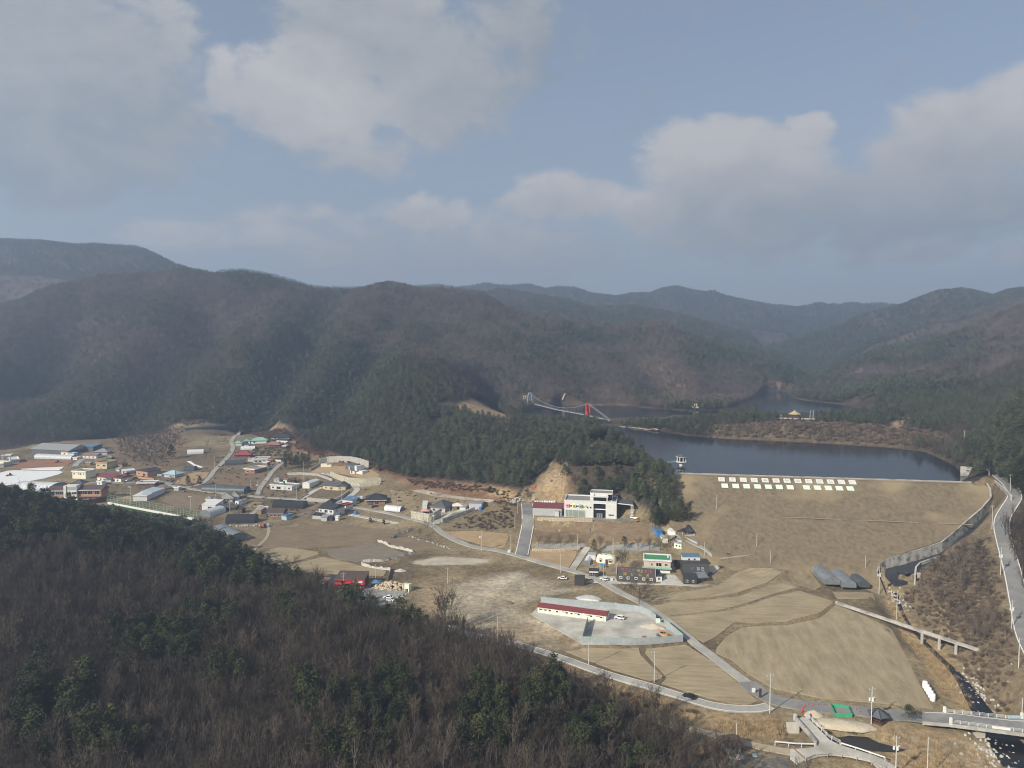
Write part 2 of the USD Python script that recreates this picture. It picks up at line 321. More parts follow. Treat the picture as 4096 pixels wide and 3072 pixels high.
CHAINS = [(700, 1770, 1470, .40, [(-900, 1300), (0, 1215), (100, 1190), (230, 1150), (330, 1120), (427, 1093), (500, 1085), (560, 1083), (700, 1090), (864, 1093)] + SKY_M + [(1920, 1175), (2000, 1210), (2100, 1228), (2240, 1250), (2400, 1290), (2512, 1287), (2650, 1310), (2800, 1350), (2950, 1390), (3060, 1425), (3130, 1440), (3200, 1475), (3260, 1490), (3421, 1448), (3658, 1391), (3848, 1296), (3943, 1254), (4096, 1192), (4900, 1100)]),
          (1770, 2780, 2300, .32, SKY_L + [(900, 1120), (1841, 1190), (2000, 1150), (2142, 1173), (2265, 1192), (2379, 1230), (2530, 1225), (2663, 1249), (2777, 1272), (2910, 1306), (3000, 1335), (3042, 1400)] + RIDGE_4[1:]), (2780, 9000, 3400, .28, SKY_L + SKY_M + SKY_R + [(3700, 1215), (4900, 1200)])]
for y0_, y1_, yr, fall, line in CHAINS:
    sl = np.interp(tt, [(a - 2048) / FPX for a, b in line], [ray(a, b)[2] / ray(a, b)[1] for a, b in line])[None, :]
    m_ = (GY >= y0_) & (GY < y1_); rz = CAMZ + yr * sl - 9 - fall * np.sqrt((GY - yr) ** 2 + 40 ** 2) + fall * 40
    z_ = Z + sst(GY, 960, 1330) * np.maximum(0, rz + fb(GX, GY, 140, 4, 41) * 24 * sst(np.abs(GY - yr), 30, 200) - Z); cap = CAMZ + GY * sl - 8.5
    e_ = 8.0; Z = np.where(m_, -e_ * np.logaddexp(-z_ / e_, -cap / e_), Z)
G.z = Z


def carve(pts, depth, width):
    """a gully (or a spur when depth is negative) along a line given by picture points on the ground"""
    w = LineString([G.hit(*p)[:2] for p in pts])
    x0, y0, x1, y1 = w.buffer(width * 2.6).bounds
    m = (GX > x0) & (GX < x1) & (GY > y0) & (GY < y1)
    d = shapely.distance(shapely.points(GX[m], GY[m]), w)
    Z[m] -= depth * np.exp(-(d / width) ** 2)


for pts_, dep_, wid_ in [([(1500, 1385), (1420, 1500), (1350, 1600), (1290, 1690)], 42, 34), ([(1240, 1350), (1140, 1500), (1085, 1600), (1000, 1685)], 42, 38), ([(1700, 1190), (1850, 1350), (1980, 1480), (2090, 1590)], 48, 62), ([(860, 1260), (740, 1420), (620, 1560), (500, 1680)], 44, 50), ([(300, 1300), (180, 1450), (60, 1560)], 40, 55), ([(2050, 1260), (2200, 1380), (2330, 1500), (2400, 1590)], 30, 40), ([(2450, 1330), (2560, 1430), (2640, 1560)], 26, 40), ([(1010, 1160), (960, 1270), (900, 1330)], 26, 40), ([(600, 1150), (480, 1290), (330, 1420), (250, 1560)], 34, 48), ([(1330, 1180), (1290, 1280), (1240, 1350)], 26, 36), ([(1580, 1180), (1560, 1290), (1500, 1385)], 26, 36),
                          ([(1390, 1420), (1290, 1540), (1190, 1680)], -22, 40), ([(1130, 1380), (960, 1500), (760, 1650)], -26, 50), ([(1620, 1400), (1700, 1500), (1780, 1600)], -22, 50), ([(1950, 1230), (2120, 1360), (2260, 1480), (2330, 1570)], -22, 45), ([(2560, 1310), (2700, 1430), (2760, 1550)], -20, 45), ([(700, 1130), (620, 1260), (450, 1420), (370, 1560)], -22, 50), ([(150, 1220), (60, 1400), (-60, 1520)], -20, 50),
                          ([(3520, 1300), (3350, 1410), (3250, 1480)], 40, 60), ([(3900, 1330), (3750, 1420), (3600, 1480)], 34, 50), ([(3720, 1330), (3560, 1430), (3440, 1500)], -24, 55), ([(4080, 1300), (3950, 1420), (3850, 1490)], -22, 55)]:
    carve(pts_, dep_ * .75, wid_)

# lake (level 37) and the rest of the water
LAKE_Z = 37.0
lake_a = Polygon([onz(*p, LAKE_Z)[:2] for p in [(2610, 1899), (3920, 1932), (3885, 1905), (3820, 1872), (3760, 1838), (3690, 1808), (3560, 1792), (3300, 1775), (3100, 1765), (2900, 1756), (2750, 1745), (2640, 1725), (2560, 1717), (2440, 1702), (2390, 1703), (2430, 1735), (2520, 1788), (2590, 1850)]])
lake_b = Polygon([onz(*p, LAKE_Z)[:2] for p in [(2050, 1690), (2100, 1650), (2240, 1621), (2480, 1622), (2600, 1634), (2760, 1646), (2900, 1640), (3020, 1592), (3060, 1564), (3170, 1561), (3230, 1572), (3160, 1592), (3240, 1606), (3440, 1627), (3480, 1640), (3380, 1652), (3000, 1652), (2860, 1660), (2600, 1671), (2520, 1668), (2440, 1673), (2390, 1704), (2200, 1700)]])
LAKE = lake_a.buffer(0).union(lake_b.buffer(0)).buffer(1)
CL, CR = onz(2625, 1893, 40.0), onz(3912, 1933, 40.0)            # ends of the dam's crest


def behind_crest(x, y, off=0.0):
    return (CR[0] - CL[0]) * (y - CL[1]) - (CR[1] - CL[1]) * (x - CL[0]) > off * np.linalg.norm((CR - CL)[:2])


mk = (GY > 420) & (GY < 1500) & (GX > -260) & (GX < 900)
pts = shapely.points(GX[mk], GY[mk]); ins = shapely.contains(LAKE, pts); dd = shapely.distance(pts, LAKE.boundary); bc = behind_crest(GX[mk], GY[mk], 1.0)
z = Z[mk]
z = np.where(ins, np.minimum(z, 36.2 - np.minimum(dd * .35, 8)), np.where(bc & (dd < 60), np.maximum(z, 37.5 + np.minimum(dd, 14) * .12), z))
Z[mk] = z


def stamp(poly, zf, soft=3.0, mode='set'):
    """levels the ground inside a plan polygon to zf (number or function of x, y), with a soft rim"""
    x0, y0, x1, y1 = poly.buffer(soft * 2).bounds
    m = (GX > x0) & (GX < x1) & (GY > y0) & (GY < y1)
    if not m.any(): return
    p = shapely.points(GX[m], GY[m]); d = shapely.distance(p, poly); w = 1 - sst(d, 0, soft)
    t = zf(GX[m], GY[m]) if callable(zf) else zf
    Z[m] = Z[m] * (1 - w) + t * w


def gpoly(pxs):
    return Polygon([G.hit(*p)[:2] for p in pxs]).buffer(0)


def gline(pxs):
    return np.array([G.hit(*p) for p in pxs])
# ------------------------------------------------------------------ stream bed, pads, banks
STREAM = [(3565, 2328, -2.6, 5), (3590, 2400, -2.9, 2.0), (3625, 2480, -3.2, 1.6), (3690, 2560, -3.2, 1.8), (3770, 2640, -3.3, 2.0), (3835, 2705, -3.4, 2.6), (3880, 2770, -3.45, 3.6), (3925, 2840, -3.5, 4.2), (3985, 2920, -3.55, 5), (4040, 2990, -3.6, 6.5), (4110, 3075, -3.6, 7)]
_s = np.array([np.r_[onz(a, b, c), w] for a, b, c, w in STREAM])
_sl = LineString(_s[:, :2])


def _bed(x, y):
    return -3.0 - 1.05 * sst(-np.asarray(y), -380, -225)


stamp(_sl.buffer(5.0), _bed, 9.0)
stamp(LineString([onz(*p, -2.2)[:2] for p in [(3200, 2945), (3330, 2962), (3480, 2978), (3640, 2996), (3780, 3004), (3960, 3000)]]).buffer(4.0), -2.75, 4.0)
stamp(Polygon([onz(*p, -3.6)[:2] for p in [(3850, 3010), (3940, 2935), (4200, 2960), (4300, 3150), (3880, 3150)]]), -3.95, 5.0)
cdir = (CR - CL)[:2] / np.linalg.norm((CR - CL)[:2]); cn = np.array([cdir[1], -cdir[0]]); DAM_SLOPE = 2.0      # cn points downstream, towards the village


def dam_pt(s, off, z): return np.r_[CL[:2] + cdir * s + cn * off, z]


def on_face(px, py):
    r = ray(px, py); C = np.array([0, 0, CAMZ]); nrm_ = np.array([cn[0], cn[1], DAM_SLOPE]); nrm_ /= np.linalg.norm(nrm_); P0 = dam_pt(0, 2.6, 40); return C + r * (np.dot(P0 - C, nrm_) / np.dot(r, nrm_)), nrm_


# spillway: its dam side wall runs down the right edge of the embankment, the floor lies beyond it
LW = np.array([on_face(*p)[0] for p in [(3946, 1936), (3961, 1960), (3963, 1993), (3928, 2035), (3836, 2114), (3766, 2172), (3690, 2198), (3618, 2220), (3540, 2243), (3514, 2262), (3508, 2290)]]) + (0, 0, .7)
_t = np.gradient(LW[:, :2], axis=0); _t /= np.linalg.norm(_t, axis=1, keepdims=True); CHUTE = LW + np.c_[-_t[:, 1], _t[:, 0], np.zeros(len(LW))] * (-1 if (-_t[4, 1]) < 0 else 1) * 6.2 - (0, 0, 5.6)
CHUTE = np.vstack([CHUTE[1:-2], CHUTE[-1:] + (6, -2, .2)]); CHUTE[:, 2] = np.maximum(CHUTE[:, 2], -2.3)
_cl = LineString(CHUTE[:, :2]); _cs = np.r_[0, np.cumsum(np.linalg.norm(np.diff(CHUTE[:, :2], axis=0), axis=1))]
stamp(_cl.buffer(6.0), lambda x, y: np.interp(shapely.line_locate_point(_cl, shapely.points(x, y)), _cs, CHUTE[:, 2]) - .6, 3.5)
_ls, _lo = (LW[:, :2] - CL[:2]) @ cdir, (LW[:, :2] - CL[:2]) @ cn; _k = np.argsort(_lo)
_Sg = (GX - CL[0]) * cdir[0] + (GY - CL[1]) * cdir[1]; _Og = (GX - CL[0]) * cn[0] + (GY - CL[1]) * cn[1]; _md = (_Og > 3) & (_Og < 62) & (_Sg > 25 + .34 * _Og) & (_Sg < np.interp(_Og, _lo[_k], _ls[_k]) - .3)
Z[_md] = np.minimum(Z[_md], 40 - (_Og[_md] - 2.6) / DAM_SLOPE - 1.0)
# the white building's terrace and its access road
PAD_Z = 15.0
PAD = Polygon([onz(*p, PAD_Z)[:2] for p in [(2120, 2062), (2270, 2077), (2600, 2092), (2570, 2050), (2530, 2010), (2128, 2010)]])
stamp(PAD, PAD_Z, 5.0)
COMP = Polygon([onz(*p, 1.0)[:2] for p in [(2118, 2458), (2165, 2410), (2570, 2432), (2640, 2478), (2742, 2562), (2560, 2580), (2330, 2582)]])
stamp(COMP, 1.0, 2.5)

# the road climbing along the right-hand hillside is benched into it
_RR = np.array([aty(4240, 2800, 238), aty(4160, 2660, 258), aty(4110, 2560, 274), aty(4078, 2420, 299), aty(4058, 2322, 318), aty(4040, 2249, 334), aty(4020, 2177, 351), aty(4006, 2110, 369), aty(4012, 2070, 381), aty(4035, 2030, 392), aty(4058, 1990, 404), aty(4045, 1950, 420), aty(3992, 1900, 446), aty(3940, 1845, 474), aty(3902, 1800, 506), aty(3891, 1768, 535)])
stamp(LineString(_RR[:, :2]).buffer(4.2), lambda x, y: np.interp(shapely.line_locate_point(LineString(_RR[:, :2]), shapely.points(x, y)), np.r_[0, np.cumsum(np.linalg.norm(np.diff(_RR[:, :2], axis=0), axis=1))], _RR[:, 2]), 7.0)
# the dam's left abutment: the ground climbs to meet the embankment
_cd = (CR - CL)[:2] / np.linalg.norm((CR - CL)[:2]); _S = (GX - CL[0]) * _cd[0] + (GY - CL[1]) * _cd[1]; _O = (GX - CL[0]) * _cd[1] - (GY - CL[1]) * _cd[0]
_face = np.where(_O < 2.6, 39.8, 40 - (_O - 2.6) / 2.0) - .3
_ab = (_O > -6) & (_O < 95) & (_S < 120) & (_S > -60)
Z[_ab] = np.maximum(Z, _face - .55 * np.maximum(0, .34 * np.maximum(_O, 0) - 3 - _S) - 2.0 * sst(_S, 30, 100))[_ab]
# ------------------------------------------------------------------ ground colours (where the soil and cover differ)
V_PX = [(1850, 2545), (1960, 2590), (2048, 2612), (2180, 2690), (2325, 2767), (2510, 2840), (2720, 2905), (2740, 2990), (2930, 3050), (3000, 3200), (4400, 3200), (4400, 2900), (4170, 2620), (4120, 2480), (4085, 2330), (4010, 2110), (4085, 2000), (3985, 1900)]
V_PX2 = [(2715, 1925), (2752, 1990), (2750, 2078), (2640, 2100), (2610, 2062), (2575, 2028), (2480, 2000), (2300, 1985), (2258, 1960), (2272, 1855), (2210, 1842), (2130, 1935), (2080, 1968), (1950, 1940), (1750, 1925), (1620, 1912), (1520, 1885), (1450, 1850), (1330, 1818), (1240, 1806), (1190, 1748), (1010, 1718), (960, 1697), (700, 1692), (500, 1706), (430, 1748), (330, 1760), (130, 1778), (60, 1795), (-150, 1810)]


def pxy(px, y): return (px - 2048) / FPX * y * 1.01


VALLEY = Polygon([(pxy(a, y), y) for a, y in [(-900, 800), (-900, 540), (-300, 505), (0, 488), (400, 484), (800, 462), (1000, 383), (1200, 352), (1400, 332), (1600, 308)]] + [tuple(G.hit(*p)[:2]) for p in V_PX] + [tuple(CR[:2]), tuple(CL[:2])] + [tuple(G.hit(*p)[:2]) for p in V_PX2]).buffer(0)
VALLEY = VALLEY.intersection(shapely.box(-900, 60, 900, 915))
SCRUBHILL = gpoly([(440, 1752), (520, 1710), (640, 1690), (740, 1700), (745, 1790), (715, 1850), (660, 1868), (560, 1880), (470, 1850), (430, 1790)])
gp = shapely.points(GX, GY)
near = (GY < 1100)
inV = np.zeros(GX.shape, bool); inV[near] = shapely.contains(VALLEY, gp[near]); inV &= ~((Z > 33) & (GX < -60))
col = np.empty(GX.shape + (3,)); col[:] = (0.060, 0.050, 0.043)
nA, nB, nC = fb(GX, GY, 55, 3, 21), fb(GX, GY, 17, 3, 22), fb(GX, GY, 7, 2, 23)
k = np.clip(0.5 + nA * 2.6 + nB * 1.3, 0, 1)[..., None]
col = np.where(inV[..., None], (1 - k) * np.array([0.145, 0.114, 0.078]) + k * np.array([0.250, 0.207, 0.138]), col * (0.8 + 0.6 * k))


def tint(poly, c, soft=3.0, amount=1.0, rag=3.0, seed=0):
    x0, y0, x1, y1 = poly.buffer(soft + rag).bounds
    m = (GX > x0) & (GX < x1) & (GY > y0) & (GY < y1)
    if not m.any(): return
    m &= ~((Z > 33) & (GX < -60) & (GY < 1300))
    if not m.any(): return
    d = shapely.distance(gp[m], poly) - np.where(shapely.contains(poly, gp[m]), shapely.distance(gp[m], poly.boundary), 0)
    w = (amount * (1 - sst(d + (nC[m] * 2 + nB[m] * 2) * rag, -soft, soft)))[..., None]
    col[m] = col[m] * (1 - w) + np.array(c) * w


SCRUBHILL = SCRUBHILL.intersection(shapely.box(-900, 60, 900, 900))
tint(SCRUBHILL, (0.175, 0.128, 0.090), 10)
tint(gpoly([(2120, 2385), (2200, 2360), (2290, 2352), (2370, 2350), (2360, 2362), (2280, 2364), (2200, 2376), (2130, 2400)]), (.42, .38, .31), 2, .8)
RED = (0.20, 0.115, 0.075)
for p, c, s, a in [
    ([(240, 1800), (420, 1850), (700, 1910), (950, 1720), (1180, 1770), (1300, 1900), (1450, 2000), (1420, 2070), (1080, 2095), (900, 2060), (560, 1990), (380, 1960)], (.165, .132, .095), 15, .5),
    ([(1190, 1745), (1330, 1818), (1480, 1850), (1620, 1905), (1800, 1925), (2060, 1965), (2060, 2010), (1900, 2000), (1650, 1960), (1560, 1900), (1480, 1870), (1330, 1855), (1180, 1800)], RED, 6, .9),
    ([(930, 1700), (1190, 1745), (1230, 1800), (1170, 1800), (1010, 1740), (960, 1720)], RED, 6, .8),
    ([(1740, 1700), (1730, 1720), (1765, 1725), (1785, 1705), (1760, 1690)], (.36, .27, .17), 3, 1), ([(1760, 1622), (1850, 1620), (1960, 1632), (2050, 1680), (2030, 1700), (1960, 1690), (1880, 1650), (1780, 1635)], (.33, .24, .155), 4, 1),
    ([(2350, 1775), (2420, 1768), (2410, 1785), (2350, 1790)], (.34, .25, .17), 3, 1), ([(2235, 1850), (2262, 1862), (2255, 1950), (2150, 1985), (2110, 1975), (2170, 1930)], (.34, .255, .165), 4, 1),
    ([(1960, 1945), (2060, 1960), (2050, 2000), (1950, 1980)], (.36, .27, .165), 3, 1),
    ([(2110, 1975), (2250, 1960), (2330, 1990), (2250, 2010), (2110, 2015)], (.33, .245, .155), 4, .9),
    ([(1800, 2340), (1960, 2300), (2080, 2290), (2120, 2310), (2240, 2330), (2200, 2375), (2080, 2420), (2090, 2460), (2330, 2510), (2310, 2580), (2240, 2600), (2040, 2560), (1880, 2515), (1800, 2480), (1740, 2440)], (.37, .325, .255), 5, .9),
    ([(1690, 2330), (1800, 2340), (1780, 2450), (1700, 2440), (1660, 2380)], (.34, .27, .185), 5, .9),
    ([(1960, 2480), (2300, 2510), (2310, 2570), (2200, 2600), (1960, 2540)], (.28, .225, .165), 4, .75),
    ([(1650, 2250), (1750, 2230), (1960, 2235), (1960, 2252), (1800, 2262), (1680, 2258)], (.50, .46, .38), 2, 1), ([(1400, 2385), (1400, 2345), (1500, 2330), (1620, 2345), (1600, 2380), (1560, 2420), (1470, 2425)], (.26, .25, .24), 3, 1),
    ([(2080, 2290), (1940, 2330), (1900, 2380), (1960, 2390), (2060, 2320), (2110, 2300)], (.46, .41, .33), 3, .8),
    ([(2270, 2490), (2330, 2500), (2290, 2590), (2240, 2585)], (.22, .165, .11), 2, .8),
    ([(2850, 2010), (3000, 2005), (3040, 2060), (2990, 2110), (2860, 2130), (2780, 2080), (2770, 2030)], (.30, .225, .145), 6, .8),
    ([(3640, 2260), (3800, 2180), (3960, 2150), (4030, 2330), (4090, 2560), (4060, 2700), (3900, 2640), (3760, 2520), (3660, 2400)], (.158, .125, .092), 8, .85),
    ([(3560, 2345), (3640, 2470), (3760, 2580), (3860, 2700), (3930, 2820), (3870, 2850), (3780, 2800), (3700, 2680), (3600, 2540), (3540, 2400)], (.36, .275, .17), 4, .9),
    ([(2040, 2590), (2330, 2690), (2600, 2780), (2830, 2850), (3100, 2860), (3150, 2960), (2980, 2950), (2800, 2890), (2560, 2830), (2330, 2740), (2100, 2650)], (.33, .245, .15), 5, .85),
    ([(3480, 2900), (3780, 2930), (3960, 2990), (4000, 3100), (3600, 3100), (3540, 3010)], (.35, .265, .165), 6, .9), ([(3640, 2960), (3900, 2975), (4000, 3100), (3860, 3100), (3760, 3010)], (.30, .275, .23), 6, .8),
    ([(2790, 3060), (3000, 3030), (3160, 3025), (3190, 3060), (3100, 3140), (2800, 3140)], (.12, .12, .125), 4, .9),
    ([(2740, 2945), (2960, 2985), (2900, 3020), (2740, 3010)], (.23, .135, .085), 4, .9),
    ([(3600, 1786), (3800, 1800), (3790, 1740), (3500, 1700), (3100, 1690), (2850, 1700), (2850, 1752), (3300, 1772)], (.150, .120, .088), 8, .9),
    ([(2300, 1560), (2560, 1440), (2700, 1430), (2790, 1550), (2740, 1615), (2300, 1612)], (.20, .145, .105), 20, .8), ([(3000, 1470), (3060, 1540), (3180, 1560), (3130, 1480)], (.24, .165, .115), 12, .8),
    ([(2985, 1448), (3020, 1446), (3020, 1458), (2985, 1460)], (.40, .30, .21), 3, 1), ([(3415, 1475), (3460, 1472), (3450, 1490), (3410, 1492)], (.42, .33, .23), 3, 1),
    ([(3560, 1690), (3610, 1680), (3625, 1710), (3570, 1712)], (.30, .22, .15), 3, 1),
]:
    tint(gpoly(p), c, s, a)
col *= (1 + nC * 0.5 + nB * 0.35)[..., None]
col = np.clip(col, .02, .7)

n = {'at': ('attribute', {'attribute': 'tint'}), 'geo': ('geometry', {}), 'n1': ('noise_texture', {'scale': 0.42, 'detail': 8.0, 'roughness': 0.78}), 'r1': ('rgb_ramp', {'ramp': [(0.34, (.50, .49, .47)), (0.66, (1.42, 1.41, 1.36))]}),
     'n2': ('noise_texture', {'scale': 0.07, 'detail': 5.0}), 'r2': ('rgb_ramp', {'ramp': [(0.3, (.82, .82, .84)), (0.7, (1.16, 1.14, 1.08))]}), 'm1': ('mix_color', {'blend_type': 'multiply', 'fac': 1.0, 'use_clamp': False}), 'm2': ('mix_color', {'blend_type': 'multiply', 'fac': 1.0}),
     'b': ('bump', {'strength': 0.8, 'distance': 0.5}), 'p': ('principled_bsdf', {'roughness': 0.95, 'specular_ior_level': 0.1})}
usdkit.material(stage, '/World/Looks/earth', n, [('geo.position', 'n1.vector'), ('geo.position', 'n2.vector'), ('n1.fac', 'r1.fac'), ('n2.fac', 'r2.fac'), ('at.color', 'm1.a'), ('r1.color', 'm1.b'), ('m1.result', 'm2.a'), ('r2.color', 'm2.b'), ('m2.result', 'p.base_color'), ('n1.fac', 'b.height'), ('b.normal', 'p.normal')], surface='p.BSDF')
i, j = np.meshgrid(np.arange(NY - 1), np.arange(NT - 1), indexing='ij'); q = (i * NT + j).ravel()
ground_f = np.stack([q, q + 1, q + NT + 1, q, q + NT + 1, q + NT], 1).reshape(-1, 3)
gm = usdkit.mesh(stage, '/World/ground', (np.stack([GX, GY, Z], -1).reshape(-1, 3), ground_f), '/World/Looks/earth', smooth=True)
UsdGeom.PrimvarsAPI(gm).CreatePrimvar('tint', Sdf.ValueTypeNames.Color3fArray, 'vertex').Set(Vt.Vec3fArray.FromNumpy(col.reshape(-1, 3).astype(np.float32)))
tag(gm, kind='structure'); _used['ground'] = 1


def water_mat(name, base, rough, scale, dist):
    n = {'geo': ('geometry', {}), 'nz': ('noise_texture', {'scale': scale, 'detail': 3.0}), 'b': ('bump', {'strength': 0.25, 'distance': dist}), 'p': ('principled_bsdf', {'base_color': base, 'roughness': rough, 'ior': 1.33, 'specular_ior_level': 0.38})}
    _looks[name] = usdkit.material(stage, f'/World/Looks/{name}', n, [('geo.position', 'nz.vector'), ('nz.fac', 'b.height'), ('b.normal', 'p.normal')], surface='p.BSDF')


water_mat('lake_water', (0.008, 0.012, 0.019), 0.12, 0.6, 0.08); water_mat('pond_water', (0.03, 0.029, 0.026), 0.4, 1.5, 0.05); water_mat('stream_water', (0.008, 0.009, 0.010), 0.25, 1.5, 0.08)


def flat_mesh(poly, z):
    mb = MB()
    for g in getattr(poly, 'geoms', [poly]):
        v, f = trimesh.creation.triangulate_polygon(g, engine='earcut'); mb.add(np.c_[v, np.full(len(v), z)], f)
    return mb


tag(flat_mesh(LAKE.buffer(1.2).simplify(.3), LAKE_Z).build('lake', 'lake_water'), kind='structure')


def ribbon(pts, widths, dz=0.0, followz=True, step=2.5, skirt=0.5, cross=3):
    """a strip of given width along plan points, lying on the ground (or at the points' own heights)"""
    p = np.asarray(pts, float); s = np.r_[0, np.cumsum(np.linalg.norm(np.diff(p[:, :2], axis=0), axis=1))]
    n = max(2, int(s[-1] / step) + 1); q = np.linspace(0, s[-1], n)
    pc = PchipInterpolator(s, p, axis=0)(q) if len(p) > 2 else np.stack([np.interp(q, s, p[:, k]) for k in range(p.shape[1])], 1)
    w = np.interp(q, s, np.broadcast_to(widths, (len(p),)))
    t = np.gradient(pc[:, :2], axis=0); t /= np.linalg.norm(t, axis=1, keepdims=True); nrm = np.stack([t[:, 1], -t[:, 0]], 1)
    offs = np.linspace(-.5, .5, cross); rows = [pc[:, :2] + nrm * w[:, None] * o for o in offs]
    zz = [(G.at(r[:, 0], r[:, 1]) if followz else pc[:, 2]) for r in rows]
    if followz: zz = [np.max(zz, axis=0)] * cross
    zz = [z_ + dz for z_ in zz]
    rows = [rows[0]] + rows + [rows[-1]]; zz = [zz[0] - skirt] + zz + [zz[-1] - skirt]
    v = np.stack([np.c_[r, z_] for r, z_ in zip(rows, zz)], 1); m = len(rows)
    f = [(a * m + b, (a + 1) * m + b, (a + 1) * m + b + 1, a * m + b + 1) for a in range(n - 1) for b in range(m - 1)]
    f = np.array(f); f = f[:, ::-1]
    return MB().add(v.reshape(-1, 3), f)


tag(ribbon(np.c_[_s[:, :2], _s[:, 2]], _s[:, 3] * np.linspace(.8, 1.9, len(_s)), 0.0, followz=False, skirt=.2).build('stream', 'stream_water'), kind='structure')
tag(flat_mesh(Polygon([onz(*p, -2.3)[:2] for p in [(3345, 2950), (3396, 2943), (3470, 2948), (3516, 2971), (3623, 2998), (3581, 3008), (3489, 3003), (3396, 2982), (3350, 2965), (3270, 2950), (3290, 2938)]]), -2.3).build('pond', 'pond_water'), kind='structure')

# ------------------------------------------------------------------ the earth dam
noisy('dam_grass', (0.122, 0.097, 0.066), (0.208, 0.168, 0.113), scale=0.55, detail=9, rough=.95, spec=.1, c3=(0.26, 0.21, 0.132), scale2=0.03, stretch=(.8, .5, 1), bump=.4)
noisy('concrete', (0.30, 0.295, 0.28), (0.42, 0.41, 0.385), scale=.8, rough=.9, spec=.2, c3=(0.20, 0.195, 0.185), scale2=.18)
noisy('pale_concrete', (0.38, 0.365, 0.33), (0.51, 0.49, 0.445), scale=.4, detail=8, rough=.9, spec=.2, c3=(.30, .285, .25), scale2=.09)
noisy('asphalt', (0.165, 0.165, 0.165), (0.215, 0.213, 0.208), scale=.7, rough=.92, spec=.2, c3=(.26, .255, .245), scale2=.09)
noisy('old_concrete_road', (0.27, 0.262, 0.245), (0.345, 0.335, 0.31), scale=.6, rough=.92, spec=.2, c3=(.40, .385, .35), scale2=.08)
noisy('dirt_track', (0.30, 0.245, 0.175), (0.39, 0.33, 0.245), scale=.8, rough=.95, spec=.1)
noisy('white_paint', (.62, .62, .60), (.75, .75, .73), scale=2, rough=.7)
DL = np.linalg.norm((CR - CL)[:2]); sv = np.linspace(-12, DL + 10, 60)
prof = [(-40, 22.0), (-3, 39.6), (-2.6, 40), (2.6, 40)] + [(2.6 + DAM_SLOPE * h, 40 - h) for h in np.linspace(1, 17, 10)] + [(2.6 + DAM_SLOPE * 17 + 2, 23 - .1)] + [(4.6 + DAM_SLOPE * h, 40 - h) for h in np.linspace(18, 48, 16)]
def dam_s(f, o):
    a = -8 + .34 * max(o, 0) + 1.5 * math.sin(o * .35); b = np.interp(o, _lo[_k], _ls[_k], left=DL + 8) - .1
    return a + (b - a) * f
v = np.array([[dam_pt(dam_s(f_, o), o, z_ - (0.0 if abs(o) < 4 else .25 * math.sin(f_ * 25 + o * .2))) for o, z_ in prof] for f_ in np.linspace(0, 1, 60)]); m = len(prof)
f = [(a * m + b, a * m + b + 1, (a + 1) * m + b + 1, (a + 1) * m + b) for a in range(len(sv) - 1) for b in range(m - 1)]
dam = thing('dam', 'long dry grass covered earth dam holding back the dark lake', 'dam', dam_pt(DL / 2, 0, 40))
_o = dam_pt(DL / 2, 0, 40)
MB().add(v.reshape(-1, 3) - _o, np.array(f)[:, ::-1]).build('embankment', 'dam_grass', dam, smooth=40)
crest = MB()
for a, b in zip(sv[:-1], sv[1:]):
    crest.bar(dam_pt(a, -2.2, 40.25) - _o, dam_pt(b, -2.2, 40.25) - _o, .3, .6)
crest.build('parapet', 'concrete', dam)
MB().add(np.array([dam_pt(sv[0], -1.5, 40.05), dam_pt(sv[-1], -1.5, 40.05), dam_pt(sv[-1], 1.5, 40.05), dam_pt(sv[0], 1.5, 40.05)]) - _o, [(0, 1, 2, 3)][::-1]).build('crest_track', 'dirt_track', dam)
# ------------------------------------------------------------------ woods
rng = np.random.default_rng(7)
vary('pine_needles', (0.020, 0.029, 0.015), (0.070, 0.078, 0.034), nscale=.02, transl=.12)  # darkened needles: cloud shadow on the near hill put into the colour
vary('twigs_far', (0.080, 0.067, 0.061), (0.156, 0.131, 0.118), nscale=.02)  # paler for the mountains, some of the haze put into the colour
vary('pine_far', (0.046, 0.060, 0.040), (0.124, 0.137, 0.084), nscale=.02, transl=.12)  # lit copy of the needles, for woods beyond the near hill
vary('twigs_near', (0.044, 0.036, 0.028), (0.104, 0.084, 0.066), nscale=.02)  # same cloud shadow put into the near hill's twig colour
vary('bare_twigs', (0.050, 0.042, 0.038), (0.112, 0.094, 0.083), nscale=.02)
vary('tree_bark', (0.09, 0.062, 0.045), (0.17, 0.125, 0.095))
vary('pale_bark', (0.10, 0.087, 0.073), (0.20, 0.175, 0.148))
vary('dry_leaves', (0.15, 0.075, 0.04), (0.27, 0.145, 0.08), transl=.2)
vary('brown_shrub', (0.112, 0.088, 0.067), (0.205, 0.160, 0.118), nscale=.03)
vary('reed_straw', (0.27, 0.195, 0.11), (0.42, 0.315, 0.19), nscale=.05)


def leaf_tris(c, size, r, flat=0.45):
    """random triangles about the points c"""
    n = len(c); a = r.normal(size=(n, 3)); a[:, 2] *= flat; a /= np.linalg.norm(a, axis=1, keepdims=True)
    b = np.cross(a, r.normal(size=(n, 3))); b[:, 2] *= flat; b /= np.linalg.norm(b, axis=1, keepdims=True)
    s = size * r.uniform(.65, 1.35, (n, 1))
    v = np.stack([c - a * s * .6, c + a * s * .5 + b * s * .35, c + b * s * .75 - a * s * .1], 1)
    return v.reshape(-1, 3), np.arange(3 * n).reshape(-1, 3)


